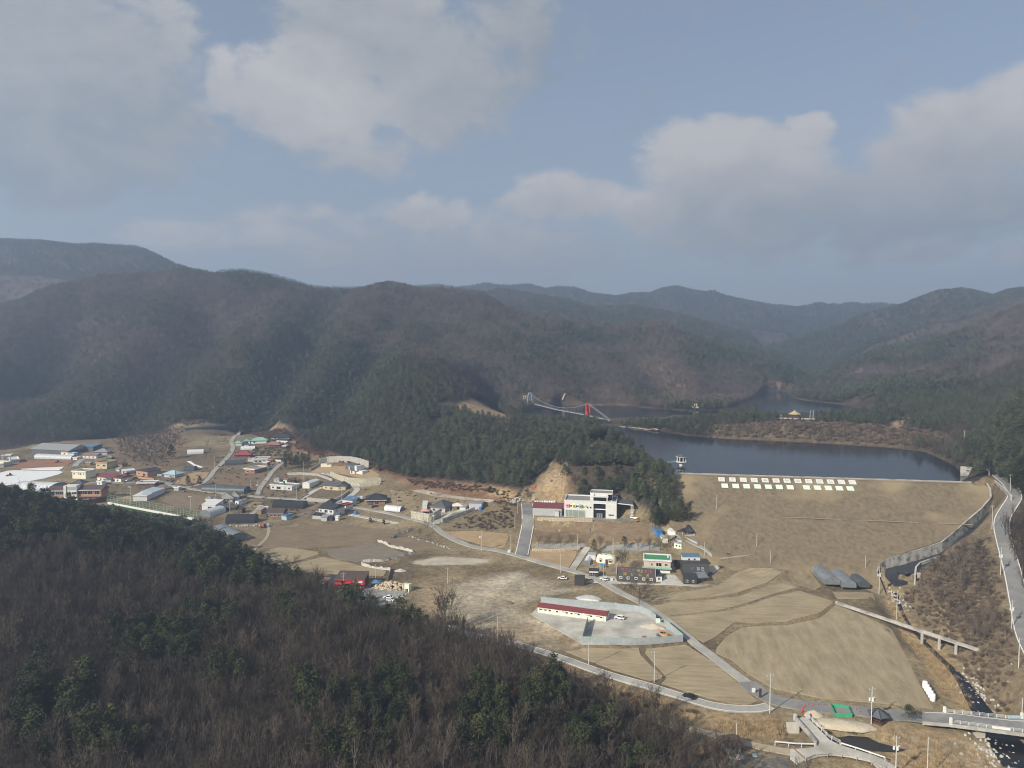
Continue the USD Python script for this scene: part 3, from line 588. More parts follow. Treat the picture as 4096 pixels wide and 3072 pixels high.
def pine_shapes(seed, h, rad, pads=34, per=16, size=.6, lean=.4, base=.35):
    r = np.random.default_rng(seed); bx, by = r.normal(0, lean, 2)
    axis = lambda f: np.array([bx * f * f, by * f * f, h * f])
    trunk = MB().tube([axis(f) - (0, 0, 1.2 if f == 0 else 0) for f in (0, .35, .7, .97)], [.17, .13, .08, .02], 5)
    C = []
    for k in range(pads):
        f = base + (1 - base) * (k + r.uniform(0, 1)) / pads
        env = rad * (1.0 - ((f - base) / (1 - base)) ** 1.7 * .82) * (.55 + .45 * min(1, (f - base) / .15 + .35))
        ang, rr = k * 2.4 + r.normal(0, .5), env * r.uniform(.35, 1) ** .7
        p = axis(f) + (math.cos(ang) * rr, math.sin(ang) * rr, rr * r.uniform(-.12, .2))
        if k % 2 == 0: trunk.tube([axis(f - .03), p], [.05, .015], 3)
        pr = r.uniform(.55, 1.05) * rad * .36
        C.append(p + r.normal(size=(per, 3)) * (pr * .6, pr * .6, pr * .24))
    C.append(axis(1.0) + r.normal(size=(per, 3)) * (.3, .3, .35))
    crown = MB().add(*leaf_tris(np.vstack(C), size, r))
    return trunk, crown


def bare_shapes(seed, h, spread, limbs=9, subs=5, twigs=5, tw=.045, single=True, up=.8, clear=.22):
    r = np.random.default_rng(seed); t, w = MB(), MB()
    tri = []
    top = np.array([*r.normal(0, .25, 2), h * .62])
    t.tube([(0, 0, -1.0), (top[0] * .4, top[1] * .4, h * .3), top], [.14, .10, .05], 4)
    for k in range(limbs):
        f = clear + (1 - clear) * (k + .5) / limbs; o = np.array([top[0] * f, top[1] * f, h * .62 * f]); ang = k * 2.4 + r.normal(0, .4)
        L_ = h * (.62 - .25 * f) * r.uniform(.8, 1.15); d = np.array([math.cos(ang) * spread, math.sin(ang) * spread, up]); d /= np.linalg.norm(d)
        m = o + d * L_ * .5; e = o + d * L_ + (0, 0, L_ * .16)
        t.tube([o, m, e], [.055, .035, .014], 3)
        for s in range(subs):
            g = .3 + .7 * (s + r.uniform(0, 1)) / subs; q = o + (m - o) * min(1, g * 2) if g < .5 else m + (e - m) * (g * 2 - 1)
            dd = d * .7 + r.normal(0, .55, 3) + (0, 0, .45); dd /= np.linalg.norm(dd); ll = L_ * .42 * r.uniform(.6, 1.2)
            tri.append((q, q + dd * ll, tw * 1.0))
            for u in range(twigs):
                a = q + dd * ll * r.uniform(.15, .95); d3 = dd * .8 + r.normal(0, .5, 3) + (0, 0, .25); d3 /= np.linalg.norm(d3)
                tri.append((a, a + d3 * ll * r.uniform(.35, .7), tw * .7))
    A, B, Wd = np.array([x[0] for x in tri]), np.array([x[1] for x in tri]), np.array([x[2] for x in tri])
    sd = np.cross(B - A, r.normal(size=A.shape)); sd /= np.linalg.norm(sd, axis=1, keepdims=True)
    w.add(np.stack([A - sd * Wd[:, None], A + sd * Wd[:, None], B], 1).reshape(-1, 3), np.arange(3 * len(A)).reshape(-1, 3))
    return t, w


def shrub_shape(seed, n=120, rad=1.3, h=1.5, tw=.06):
    r = np.random.default_rng(seed); a = r.normal(size=(n, 3)) * (rad * .25, rad * .25, .1); a[:, 2] = np.abs(a[:, 2])
    ang = r.uniform(0, 6.28, n); ln = r.uniform(.5, 1, n); b = a + np.stack([np.cos(ang) * rad * ln * .8, np.sin(ang) * rad * ln * .8, h * r.uniform(.45, 1, n)], 1)
    sd = np.cross(b - a, r.normal(size=a.shape)); sd /= np.linalg.norm(sd, axis=1, keepdims=True)
    v = np.stack([a - sd * tw, a + sd * tw, b], 1); v2 = np.stack([b - sd * tw * 1.5, b + sd * tw * 1.5, (a + b) / 2 + r.normal(0, .2, a.shape)], 1)
    return MB().add(v.reshape(-1, 3), np.arange(3 * n).reshape(-1, 3)).add(v2.reshape(-1, 3), np.arange(3 * n).reshape(-1, 3))


def tuft_shape(seed, n=40, rad=.8, h=.9, tw=.05):
    r = np.random.default_rng(seed); a = np.c_[r.normal(size=(n, 2)) * rad * .5, np.zeros(n)]
    b = a + np.c_[r.normal(size=(n, 2)) * .3, h * r.uniform(.5, 1.1, n)]; sd = np.c_[r.normal(size=(n, 2)), np.zeros(n)]; sd /= np.linalg.norm(sd, axis=1, keepdims=True)
    return MB().add(np.stack([a - sd * tw, a + sd * tw, b + sd * tw * .3], 1).reshape(-1, 3), np.arange(3 * n).reshape(-1, 3))


stage.CreateClassPrim('/Kinds')


def kind_prim(name, parts):
    """a class prim whose children are the parts of every copy"""
    p = stage.CreateClassPrim(f'/Kinds/{name}')
    for pn, mb, mt in parts:
        i, q = 0, pn
        while stage.GetPrimAtPath(f'/Kinds/{name}/{q}'): i += 1; q = f'{pn}_{i:03d}'
        usdkit.mesh(stage, f'/Kinds/{name}/{q}', mb.arr(), L(mt))
    return p.GetPath()


PINES = [pine_shapes(100 + s, h, r_, size=.62, base=b) for s, (h, r_, b) in enumerate([(10, 2.7, .33), (9, 3.0, .4), (11, 2.5, .3), (8, 2.4, .25), (10.5, 3.2, .42), (7, 2.0, .2)])]
BARES = [bare_shapes(200 + s, h, sp, single=False, subs=6, twigs=6, tw=.055) for s, (h, sp) in enumerate([(9, .36), (8, .5), (10, .30), (7.5, .6), (9.5, .26), (8.5, .42)])]
FARP = [pine_shapes(300 + s, 9, 3.0, pads=12, per=10, size=1.25, base=.3) for s in range(4)]
FARB = [bare_shapes(400 + s, 8.5, .75, limbs=9, subs=4, twigs=4, tw=.17, clear=.12) for s in range(4)]
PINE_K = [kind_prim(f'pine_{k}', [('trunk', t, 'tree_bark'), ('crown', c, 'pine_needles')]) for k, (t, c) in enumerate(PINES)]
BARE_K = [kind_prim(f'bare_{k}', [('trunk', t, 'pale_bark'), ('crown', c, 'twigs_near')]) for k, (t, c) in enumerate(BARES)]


def scatter(name, shapes, mat, pos, rot, sc, kind='stuff'):
    """one PointInstancer of shapes over many positions"""
    pi = UsdGeom.PointInstancer.Define(stage, under(None, name)); path = pi.GetPath(); tg = []
    for k, mb in enumerate(shapes):
        usdkit.mesh(stage, str(path) + f'/shape_{k:03d}', mb.arr(), L(mat)); tg.append(path.AppendChild(f'shape_{k:03d}'))
    pi.CreatePrototypesRel().SetTargets(tg); n_ = len(pos)
    pi.CreateProtoIndicesAttr(Vt.IntArray.FromNumpy(rng.integers(0, len(shapes), n_).astype(np.int32)))
    pi.CreatePositionsAttr(Vt.Vec3fArray.FromNumpy(np.asarray(pos, np.float32)))
    h = np.asarray(rot) / 2; o = Vt.QuathArray(n_)
    o = Vt.QuathArray([Gf.Quath(float(c), 0., 0., float(s)) for c, s in zip(np.cos(h), np.sin(h))])
    pi.CreateOrientationsAttr(o)
    sc = np.asarray(sc, np.float32); sc = np.repeat(sc[:, None], 3, 1) if sc.ndim == 1 else sc
    pi.CreateScalesAttr(Vt.Vec3fArray.FromNumpy(sc))
    return tag(pi, kind=kind)


def jitter(y0, y1, sp):
    """jittered points over the view's wedge between two distances"""
    xs = np.arange(-.84 * y1, .84 * y1, sp); ys = np.arange(y0, y1, sp); X, Y = np.meshgrid(xs, ys)
    X = X + rng.uniform(-.46, .46, X.shape) * sp; Y = Y + rng.uniform(-.46, .46, Y.shape) * sp
    m = (np.abs(X / Y) < .80) & (Y > y0) & (Y < y1); return X[m], Y[m]


cum = np.maximum.accumulate((Z - CAMZ) / yy[:, None], axis=0)


def seen(x, y, z, top):
    """keeps what could show above the ground in front of it, with a margin"""
    i = (np.log(y) - LY0) / DLY; j = (x / y + TMAX) / (2 * TMAX) * (NT - 1)
    c = map_coordinates(cum, [i - 1, j], order=1, mode='nearest'); return (z + top - CAMZ) / y > c - 6.0 / y


def project(x, y, z):
    cp, sp = math.cos(PITCH), math.sin(PITCH); f = y * cp - (z - CAMZ) * sp; u = y * sp + (z - CAMZ) * cp
    return 2048 + FPX * x / f, 1536 - FPX * u / f


def blob(px, py, c): return np.max([np.exp(-(((px - a) / rx) ** 2 + ((py - b) / ry) ** 2)) * w for a, b, rx, ry, w in c], axis=0)


# where the pines stand (picture columns, rows, half sizes, weight)
PINE_AT = [(1250, 1520, 270, 180, 1.4), (900, 1610, 320, 110, 1.4), (1460, 1600, 190, 150, 1.4), (680, 1665, 260, 60, 1.3), (350, 1680, 300, 80, .8), (250, 1500, 250, 140, .35), (1000, 1420, 240, 80, .5), (1750, 1800, 330, 140, 1.3), (2080, 1880, 250, 90, 1.3), (2330, 1800, 260, 120, 1.3), (2500, 1950, 200, 150, 1.5), (1480, 1760, 200, 80, 1.2), (1600, 1600, 160, 120, 1.1), (1480, 1450, 200, 60, .8), (1150, 1550, 200, 110, 1.1), (1000, 1620, 240, 60, 1.1), (700, 1640, 200, 70, .6), (560, 1560, 200, 100, .55), (330, 1700, 140, 60, .6),
           (1900, 1660, 160, 60, .9), (1050, 1130, 160, 50, .6), (600, 1240, 260, 60, .5), (1650, 1330, 160, 60, .4), (2300, 1350, 260, 60, .4), (2100, 1400, 120, 60, .4), (2950, 1400, 180, 60, .7), (3200, 1480, 160, 60, .9), (3350, 1400, 300, 80, .7), (3000, 1650, 500, 30, 1.2), (2600, 1680, 220, 20, 1.3), (2720, 1690, 160, 40, 1.2),
           (3700, 1600, 420, 80, 1.2), (3500, 1650, 300, 40, 1.2), (4000, 1600, 250, 80, 1.2), (3700, 1400, 300, 80, .5), (4050, 1850, 150, 170, 1.4), (3700, 1690, 200, 20, .7), (3300, 1685, 220, 14, .8), (2600, 1560, 160, 60, .2),
           (100, 2080, 500, 110, 1.3), (500, 2130, 420, 80, 1.3), (900, 2270, 200, 55, 1.4), (1000, 2330, 80, 40, 1.3), (200, 2850, 280, 160, 0.89), (620, 2560, 180, 90, 0.89), (800, 2480, 120, 60, 0.84), (1500, 2820, 220, 130, 0.94), (1250, 2800, 80, 90, 1.04), (1650, 2480, 120, 60, 0.84), (2200, 2800, 120, 110, 0.94), (1950, 2900, 150, 160, 0.94), (2350, 2960, 120, 90, 1.04), (1400, 3000, 200, 90, 0.94), (450, 2970, 200, 90, 0.84), (1150, 2470, 60, 50, 0.94), (1420, 2420, 40, 30, 1.14), (900, 2700, 160, 60, 0.69), (2550, 3050, 90, 60, 0.84)]
CLEAR = [gpoly(p) for p in ([(1715, 1690), (1765, 1680), (1792, 1715), (1740, 1728)], [(1750, 1615), (1860, 1612), (1970, 1630), (2055, 1685), (2035, 1702), (1950, 1692), (1870, 1655), (1760, 1640)], [(2340, 1770), (2425, 1762), (2415, 1788), (2340, 1795)], [(2985, 1446), (3025, 1444), (3025, 1460), (2985, 1462)], [(3410, 1472), (3465, 1470), (3455, 1492), (3405, 1494)])]
CLEAR += [gpoly([(3110, 1690), (3130, 1668), (3180, 1664), (3270, 1668), (3275, 1690), (3180, 1700)]), gpoly([(2760, 1640), (2805, 1640), (2805, 1630), (2760, 1630)]), gpoly([(2070, 1610), (2130, 1612), (2130, 1596), (2070, 1594)]), gpoly([(3560, 1684), (3625, 1682), (3630, 1708), (3560, 1708)]), gpoly([(2860, 1753), (2860, 1704), (3100, 1694), (3480, 1702), (3780, 1735), (3830, 1790), (3600, 1787), (3300, 1773)])]
CLEARU = shapely.union_all([c.buffer(1) for c in CLEAR])
bands = [(95, 300, 3.2, .95), (300, 500, 3.5, 1.0), (500, 900, 4.2, 1.0), (900, 1300, 4.9, 1.12), (1300, 1800, 6.0, 1.3), (1800, 2700, 9.5, 1.6), (2700, 3900, 13.0, 2.0)]
allp = {'pine': [], 'bare': []}
for y0, y1, sp, scl in bands:
    x, y = jitter(y0, y1, sp); z = G.at(x, y)
    if y0 < 1300:
        p = shapely.points(x, y); ok = (~shapely.contains(VALLEY, p) | ((z > 33) & (x < -60))) & ~shapely.contains(LAKE.buffer(1.5), p) & ~shapely.contains(CLEARU, p) & ~((behind_crest(x, y, -75.)) & ~behind_crest(x, y, 14.) & (x > CL[0] + 8) & (x < CR[0] + 2))
    else: ok = np.ones(len(x), bool)
    ok &= seen(x, y, z, 9); x, y, z = x[ok], y[ok], z[ok]
    px, py = project(x, y, z + 4)
    P = np.clip(blob(px, py, PINE_AT), 0, 1.2) + fb(x, y, 90, 3, 31) * np.where(y > 900, .7, 1.1) + fb(x, y, 22, 2, 32) * np.where(y > 900, 1.0, .6) + np.where(y > 900, .14, .10)
    P += np.where(y > 1800, .4, 0.0)
    pine = P > rng.uniform(.16, .72, len(x)) + np.where(y < 330, .12, 0)
    thin = ~((y > 770) & (y < 930) & (((px > 2430) & (px < 2880)) | ((px > 3020) & (px < 3500))))
    thin &= rng.uniform(0, 1, len(x)) < np.where(pine, 1, np.where(y > 500, .92, 1))
    s = scl * rng.uniform(.72, 1.18, len(x)) * np.where((y > 640) & (y < 900) & (px > 2390), .68, 1.0) * np.where(y < 430, rng.uniform(.75, 1.28, len(x)), 1.0)
    for kk, m in (('pine', pine & thin), ('bare', ~pine & thin)): allp[kk].append(np.c_[x, y, z - .15, s][m])
for kk in allp: allp[kk] = np.vstack(allp[kk])
GROUP_P = 'pines on the near wooded hill'; GROUP_B = 'leafless trees on the near wooded hill'
for kk, kinds, nme, lab, grp, near_shapes, far_shapes, mat in (('pine', PINE_K, 'pine_tree', 'dark green pine in the wood on the near hillside', GROUP_P, [c for t, c in PINES], [c for t, c in FARP], 'pine_needles'), ('bare', BARE_K, 'bare_tree', 'grey brown leafless tree in the wood on the near hillside', GROUP_B, [MB().add(*t.arr()).add(*c.arr()) for t, c in BARES], [MB().add(*t.arr()).add(*c.arr()) for t, c in FARB], 'bare_twigs')):
    a = allp[kk]; a = a[np.argsort(a[:, 1])]
    px, py = project(a[:, 0], a[:, 1], a[:, 2] + 5); inside = (px > 10) & (px < 4080) & (py < 3060) & (a[:, 1] < 420)
    pick = np.flatnonzero(inside)[:300]
    for q in a[pick]:
        copy_of(kinds[rng.integers(len(kinds))], nme, lab, 'tree', q[:3], rng.uniform(0, 6.28), grp, float(q[3]))
    rest = np.delete(a, pick, 0); nr = rest[:, 1] < 900
    nh = rest[:, 1] < 430
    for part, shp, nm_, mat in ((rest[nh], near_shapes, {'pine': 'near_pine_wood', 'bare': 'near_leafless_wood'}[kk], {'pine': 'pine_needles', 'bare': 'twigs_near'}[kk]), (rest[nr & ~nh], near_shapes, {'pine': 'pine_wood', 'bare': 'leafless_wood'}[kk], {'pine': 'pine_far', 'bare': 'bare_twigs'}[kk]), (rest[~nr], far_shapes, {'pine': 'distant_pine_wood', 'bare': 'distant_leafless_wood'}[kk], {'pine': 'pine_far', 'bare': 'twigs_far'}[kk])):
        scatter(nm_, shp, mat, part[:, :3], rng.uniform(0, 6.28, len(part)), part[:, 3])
print('trees', {k_: len(v_) for k_, v_ in allp.items()})
# haze: pale air that turns the far hills blue
hz_ = MB().box(-4600, 4600, -120, 4400, -12, 520)
usdkit.material(stage, '/World/Looks/haze', {'v': ('principled_volume', {'color': (0.54, 0.70, 0.98), 'density': HAZE_D, 'anisotropy': 0.35})}, [], volume='v.volume')
tag(usdkit.mesh(stage, '/World/haze', hz_.arr(), '/World/Looks/haze'), kind='stuff')
# ------------------------------------------------------------------ fields, roads, yards
def rows(name, c1, c2, ang, across=1.6, along=.08, fine=.9, rough=.95):
    """ground worked in rows: streaks along one direction, broken up by patches"""
    n = {'geo': ('geometry', {}), 'mp': ('mapping', {'mapping_type': 'point', 'rotation': (0, 0, ang)}), 'm2': ('mapping', {'mapping_type': 'point', 'scale': (along * .7, across * .42, 1.0)}), 'n1': ('noise_texture', {'scale': fine, 'detail': 7.0, 'roughness': .75}),
         'n2': ('noise_texture', {'scale': .08, 'detail': 5.0}), 'ad': ('math', {'math_type': 'multiply_add', 'value2': 0.72}), 'sc': ('math', {'math_type': 'multiply', 'value2': 0.30}), 'r': ('rgb_ramp', {'ramp': [(0.32, tuple(.86 * np.array(c1))), (0.70, tuple(1.08 * np.array(c2)))]}), 'b': ('bump', {'strength': .7, 'distance': .25}), 'p': ('principled_bsdf', {'roughness': rough, 'specular_ior_level': .1})}
    _looks[name] = usdkit.material(stage, f'/World/Looks/{name}', n, [('geo.position', 'mp.vector'), ('mp.vector', 'm2.vector'), ('m2.vector', 'n1.vector'), ('geo.position', 'n2.vector'), ('n2.fac', 'sc.value1'), ('n1.fac', 'ad.value1'), ('sc.value', 'ad.value3'), ('ad.value', 'r.fac'), ('r.color', 'p.base_color'), ('n1.fac', 'b.height'), ('b.normal', 'p.normal')], surface='p.BSDF')


def patch(name, poly, mat, dz=.15, step=4.0, skirt=.5, kind='structure', zf=None):
    if isinstance(poly, list): poly = gpoly(poly)
    if poly.geom_type != 'Polygon': poly = max(poly.geoms, key=lambda g: g.area)
    ring = np.array(poly.exterior.segmentize(step).coords)[:-1]
    x0, y0, x1, y1 = poly.bounds; gx, gy = np.meshgrid(np.arange(x0, x1, step), np.arange(y0, y1, step)); g = np.c_[gx.ravel(), gy.ravel()]
    g = g[shapely.contains(poly.buffer(-step * .4), shapely.points(g))]; P = np.vstack([ring, g])
    from scipy.spatial import Delaunay
    t = Delaunay(P).simplices; c = P[t].mean(1); t = t[shapely.contains(poly, shapely.points(c))]
    a = P[t]; cr = np.cross(a[:, 1] - a[:, 0], a[:, 2] - a[:, 0]); t[cr < 0] = t[cr < 0][:, ::-1]
    z = (G.at(P[:, 0], P[:, 1]) if zf is None else np.full(len(P), zf)) + dz
    mb = MB().add(np.c_[P, z], t); k = len(ring); zr = z[:k]
    sv_ = np.vstack([np.c_[ring, zr], np.c_[ring, zr - skirt]]); i_ = np.arange(k); j_ = (i_ + 1) % k
    mb.add(sv_, np.stack([i_, j_, j_ + k, i_ + k], 1) if poly.exterior.is_ccw is False else np.stack([i_ + k, j_ + k, j_, i_], 1))
    return tag(mb.build(name, mat), kind=kind)


STRAW1, STRAW2 = (0.225, 0.181, 0.118), (0.372, 0.310, 0.208)
rows('stubble_across', STRAW1, STRAW2, 0.12, 1.5, .12); rows('stubble_away', STRAW1, (0.355, .298, .202), 1.75, .8, .1); rows('stubble_diagonal', STRAW1, STRAW2, -.5, 1.4, .1)
rows('tilled_brown', (0.165, .125, .088), (0.235, .185, .13), .1, 1.0, .2); rows('tilled_grey', (0.175, .148, .115), (0.225, .192, .15), -.3, .8, .2); rows('tan_soil', (0.29, .205, .125), (0.375, .28, .175), .3, .7, .3)
rows('red_soil', (0.225, .118, .072), (0.30, .165, .10), .05, 1.2, .2); rows('vegetable_rows', (0.13, .10, .065), (0.36, .29, .19), 1.95, .55, .03, .8); rows('stone_rows', (0.14, .105, .075), (0.48, .44, .38), -.9, .35, .1, .7); rows('turf', (0.026, .075, .03), (0.045, .11, .042), .2, .3, .3)
rows('brown_meadow', (0.135, .098, .066), (0.235, .175, .115), .05, .9, .12); rows('gravel', (0.22, .215, .21), (0.32, .315, .305), 0, 1, 1); rows('dry_lot', (0.36, .325, .265), (0.47, .43, .36), .3, .5, .3); rows('furrows', (0.12, .098, .076), (0.25, .205, .155), -.95, .9, .05, .8)
for nme, mat, p in [
    ('field', 'stubble_away', [(2868, 2592), (2905, 2548), (2965, 2512), (3045, 2505), (3150, 2502), (3280, 2474), (3345, 2418), (3480, 2474), (3570, 2524), (3640, 2660), (3695, 2770), (3735, 2838), (3600, 2822), (3300, 2796), (3095, 2755), (2990, 2695), (2925, 2640), (2862, 2612)]),
    ('field', 'stubble_across', [(2640, 2472), (2790, 2458), (2900, 2446), (3000, 2420), (3100, 2384), (3200, 2364), (3320, 2402), (3335, 2410), (3280, 2452), (3150, 2486), (3040, 2492), (2900, 2486), (2700, 2478)]),
    ('field', 'stubble_across', [(2612, 2424), (2700, 2408), (2830, 2402), (2960, 2385), (3072, 2345), (3150, 2335), (3190, 2350), (3090, 2378), (2990, 2412), (2900, 2436), (2780, 2452), (2648, 2462)]),
    ('field', 'stubble_diagonal', [(2640, 2378), (2760, 2366), (2860, 2348), (2910, 2318), (2950, 2288), (3055, 2256), (3125, 2292), (3068, 2332), (2950, 2372), (2830, 2392), (2700, 2398), (2610, 2408)]),
    ('field', 'stubble_across', [(2262, 2606), (2340, 2592), (2480, 2596), (2555, 2592), (2562, 2620), (2600, 2660), (2650, 2704), (2646, 2718), (2600, 2724), (2450, 2680), (2330, 2634)]),
    ('field', 'stubble_across', [(2588, 2596), (2742, 2580), (2845, 2645), (2960, 2740), (3030, 2806), (2990, 2822), (2850, 2798), (2645, 2736), (2668, 2712), (2616, 2655), (2580, 2612)]),
    ('field', 'stubble_across', [(2655, 2482), (2790, 2478), (2935, 2492), (2858, 2552), (2815, 2572), (2760, 2540), (2700, 2500)]),
    ('field', 'tilled_brown', [(990, 2172), (1015, 2142), (1090, 2114), (1200, 2104), (1320, 2100), (1480, 2112), (1600, 2126), (1555, 2158), (1450, 2184), (1300, 2188), (1150, 2192), (1010, 2180)]),
    ('field', 'tilled_grey', [(1305, 2200), (1380, 2190), (1508, 2172), (1570, 2198), (1636, 2218), (1500, 2242), (1430, 2248), (1350, 2236), (1315, 2222)]),
    ('field', 'tilled_brown', [(1532, 2158), (1640, 2148), (1720, 2172), (1790, 2200), (1655, 2204), (1580, 2182)]),
    ('field', 'stubble_across', [(1035, 2206), (1130, 2188), (1270, 2208), (1276, 2218), (1210, 2240), (1110, 2262), (1030, 2245)]), ('field', 'stubble_across', [(925, 2200), (985, 2190), (1010, 2215), (1015, 2245), (985, 2240), (940, 2215)]),
    ('field', 'stubble_across', [(1120, 2270), (1290, 2228), (1430, 2260), (1545, 2285), (1535, 2305), (1400, 2300), (1250, 2290)]),
    ('field', 'tan_soil', [(1768, 2128), (1900, 2124), (2028, 2136), (2034, 2152), (2018, 2190), (1990, 2194), (1900, 2172), (1815, 2148)]), ('field', 'tan_soil', [(2122, 2208), (2308, 2205), (2300, 2235), (2272, 2276), (2190, 2252), (2116, 2234)]),
    ('field', 'brown_meadow', [(2140, 2082), (2360, 2086), (2362, 2140), (2350, 2168), (2118, 2168)]), ('field', 'brown_meadow', [(2392, 2086), (2585, 2098), (2606, 2160), (2600, 2172), (2385, 2170)]),
    ('field', 'tan_soil', [(2725, 2166), (2890, 2136), (2940, 2146), (2950, 2158), (2930, 2176), (2830, 2192), (2775, 2184)]), ('field', 'tan_soil', [(2832, 2198), (2930, 2184), (2900, 2204), (2862, 2216)]),
    ('field', 'vegetable_rows', [(3108, 2256), (3212, 2246), (3285, 2345), (3262, 2360), (3190, 2338)]), ('field', 'stubble_across', [(3330, 2368), (3490, 2374), (3502, 2402), (3350, 2396)]),
    ('field', 'red_soil', [(14, 1872), (60, 1856), (110, 1843), (200, 1840), (282, 1842), (290, 1850), (262, 1868), (180, 1870), (90, 1874)]),
    ('field', 'tan_soil', [(700, 1935), (725, 1902), (790, 1888), (838, 1890), (828, 1905), (800, 1930), (760, 1938)]), ('field', 'brown_meadow', [(850, 1932), (870, 1902), (960, 1898), (1058, 1894), (1072, 1915), (1030, 1945), (1005, 1955), (930, 1942)]),
    ('field', 'tilled_brown', [(640, 2002), (700, 1972), (830, 1985), (836, 1998), (800, 2022), (790, 2040), (700, 2022)]), ('field', 'tan_soil', [(440, 1985), (470, 1978), (520, 1985), (530, 1998), (470, 1992)]),
    ('field', 'furrows', [(1172, 2078), (1232, 2028), (1270, 2020), (1262, 2035), (1225, 2082)]), ('field', 'vegetable_rows', [(988, 2024), (1010, 2008), (1050, 2010), (1042, 2028), (985, 2030)]), ('field', 'vegetable_rows', [(1600, 1965), (1650, 1985), (1660, 2020), (1620, 2060), (1640, 2020)]),
    ('field', 'vegetable_rows', [(1560, 1960), (1580, 1962), (1668, 2010), (1690, 2030), (1620, 2062), (1600, 2055)]), ('field', 'stone_rows', [(1645, 1962), (1690, 1958), (1800, 1982), (1900, 1995), (1980, 2000), (1960, 2010), (1850, 1998), (1740, 1985)]),
    ('field', 'brown_meadow', [(290, 1935), (250, 1922), (180, 1928), (130, 1940), (260, 1950)]), ('field', 'brown_meadow', [(260, 1770), (330, 1764), (415, 1762), (380, 1782), (320, 1784)]), ('field', 'brown_meadow', [(770, 1722), (860, 1718), (900, 1735), (860, 1750), (780, 1745)]),
    ('field', 'furrows', [(2750, 2945), (2940, 2962), (2890, 2998), (2770, 2992)]),
    ('soccer_field', 'turf', [(430, 2022), (470, 2014), (800, 2088), (836, 2100), (800, 2140), (640, 2130), (380, 2062)]),
    ('gravel_yard', 'gravel', [(1262, 2372), (1300, 2352), (1480, 2352), (1560, 2340), (1630, 2366), (1600, 2385), (1550, 2420), (1480, 2425), (1380, 2408)]),
    ('sand_yard', 'dry_lot', [(1655, 2254), (1720, 2238), (1800, 2230), (1935, 2238), (1955, 2248), (1850, 2258), (1740, 2259)]),
    ('parking_strip', 'gravel', [(2140, 2178), (2330, 2172), (2345, 2186), (2310, 2192), (2140, 2192)]), ('parking_strip', 'gravel', [(2400, 2186), (2480, 2180), (2640, 2190), (2640, 2206), (2560, 2206), (2400, 2200)]),
    ('sand_yard', 'tan_soil', [(1235, 1895), (1275, 1868), (1300, 1862), (1470, 1872), (1520, 1900), (1500, 1925), (1380, 1898), (1320, 1890)]), ('yard', 'pale_concrete', [(2345, 2330), (2400, 2306), (2460, 2306), (2470, 2328), (2640, 2336), (2660, 2300), (2700, 2300), (2735, 2338), (2840, 2340), (2800, 2348), (2560, 2338)]),
]:
    patch(nme, p, mat, dz=.18)
patch('terrace', PAD.buffer(-2), 'asphalt', .06, zf=PAD_Z, skirt=2.5)
patch('compound_yard', COMP.buffer(-.5), 'pale_concrete', .12, zf=1.0, skirt=1.2)
# plastic sheet laid over a field
noisy('plastic_sheet', (.70, .72, .74), (.82, .83, .84), scale=.6, rough=.45, spec=.4)
o = patch('plastic_sheet', [(-160, 1915), (-20, 1897), (32, 1884), (60, 1882), (150, 1884), (236, 1884), (252, 1890), (236, 1898), (180, 1914), (110, 1928), (62, 1938), (0, 1946), (-160, 1960)], 'plastic_sheet', .35, kind=None); tag(o, 'large white plastic sheet spread over a field beside the farm barn', 'plastic sheet')
o = patch('plastic_sheet', [(84, 1877), (160, 1872), (255, 1868), (250, 1874), (238, 1880), (160, 1880)], 'plastic_sheet', .35, kind=None); tag(o, 'narrow white plastic strip along the red ploughed field', 'plastic sheet')
o = patch('plastic_sheet', [(748, 1846), (762, 1845), (780, 1858), (814, 1869), (806, 1871), (778, 1864)], 'plastic_sheet', .3, kind=None); tag(o, 'thin curved white plastic strip on the grassy slope above the dark tunnel', 'plastic sheet')


def road(name, pxs, w, mat, dz=.3, edge=0, edges=(1, 1)):
    p = gline(pxs) if not isinstance(pxs, np.ndarray) else pxs
    r = ribbon(p, w, dz).build(name, mat); r = tag(r, kind='structure')
    if edge:
        s = np.r_[0, np.cumsum(np.linalg.norm(np.diff(p[:, :2], axis=0), axis=1))]; q = np.linspace(0, s[-1], max(3, int(s[-1] / 2.5))); pc = PchipInterpolator(s, p, axis=0)(q)
        t = np.gradient(pc[:, :2], axis=0); t /= np.linalg.norm(t, axis=1, keepdims=True); nr = np.stack([t[:, 1], -t[:, 0]], 1)
        zc = np.max([G.at(*(pc[:, :2] + nr * w * o_).T) for o_ in (-.5, 0, .5)], 0)
        for sd, on in zip((-1, 1), edges):
            if on:
                mb = MB(); a = np.c_[pc[:, :2] + nr * sd * (w / 2 - edge), zc + dz + .03]; b = np.c_[pc[:, :2] + nr * sd * (w / 2 - .05), zc + dz + .03]; k = len(a)
                mb.add(np.vstack([a, b]), [(i_, i_ + 1, k + i_ + 1, k + i_) if sd < 0 else (k + i_, k + i_ + 1, i_ + 1, i_) for i_ in range(k - 1)]); mb.build('edge_line', 'white_paint', stage.GetPrimAtPath(r.GetPath()))
    return r


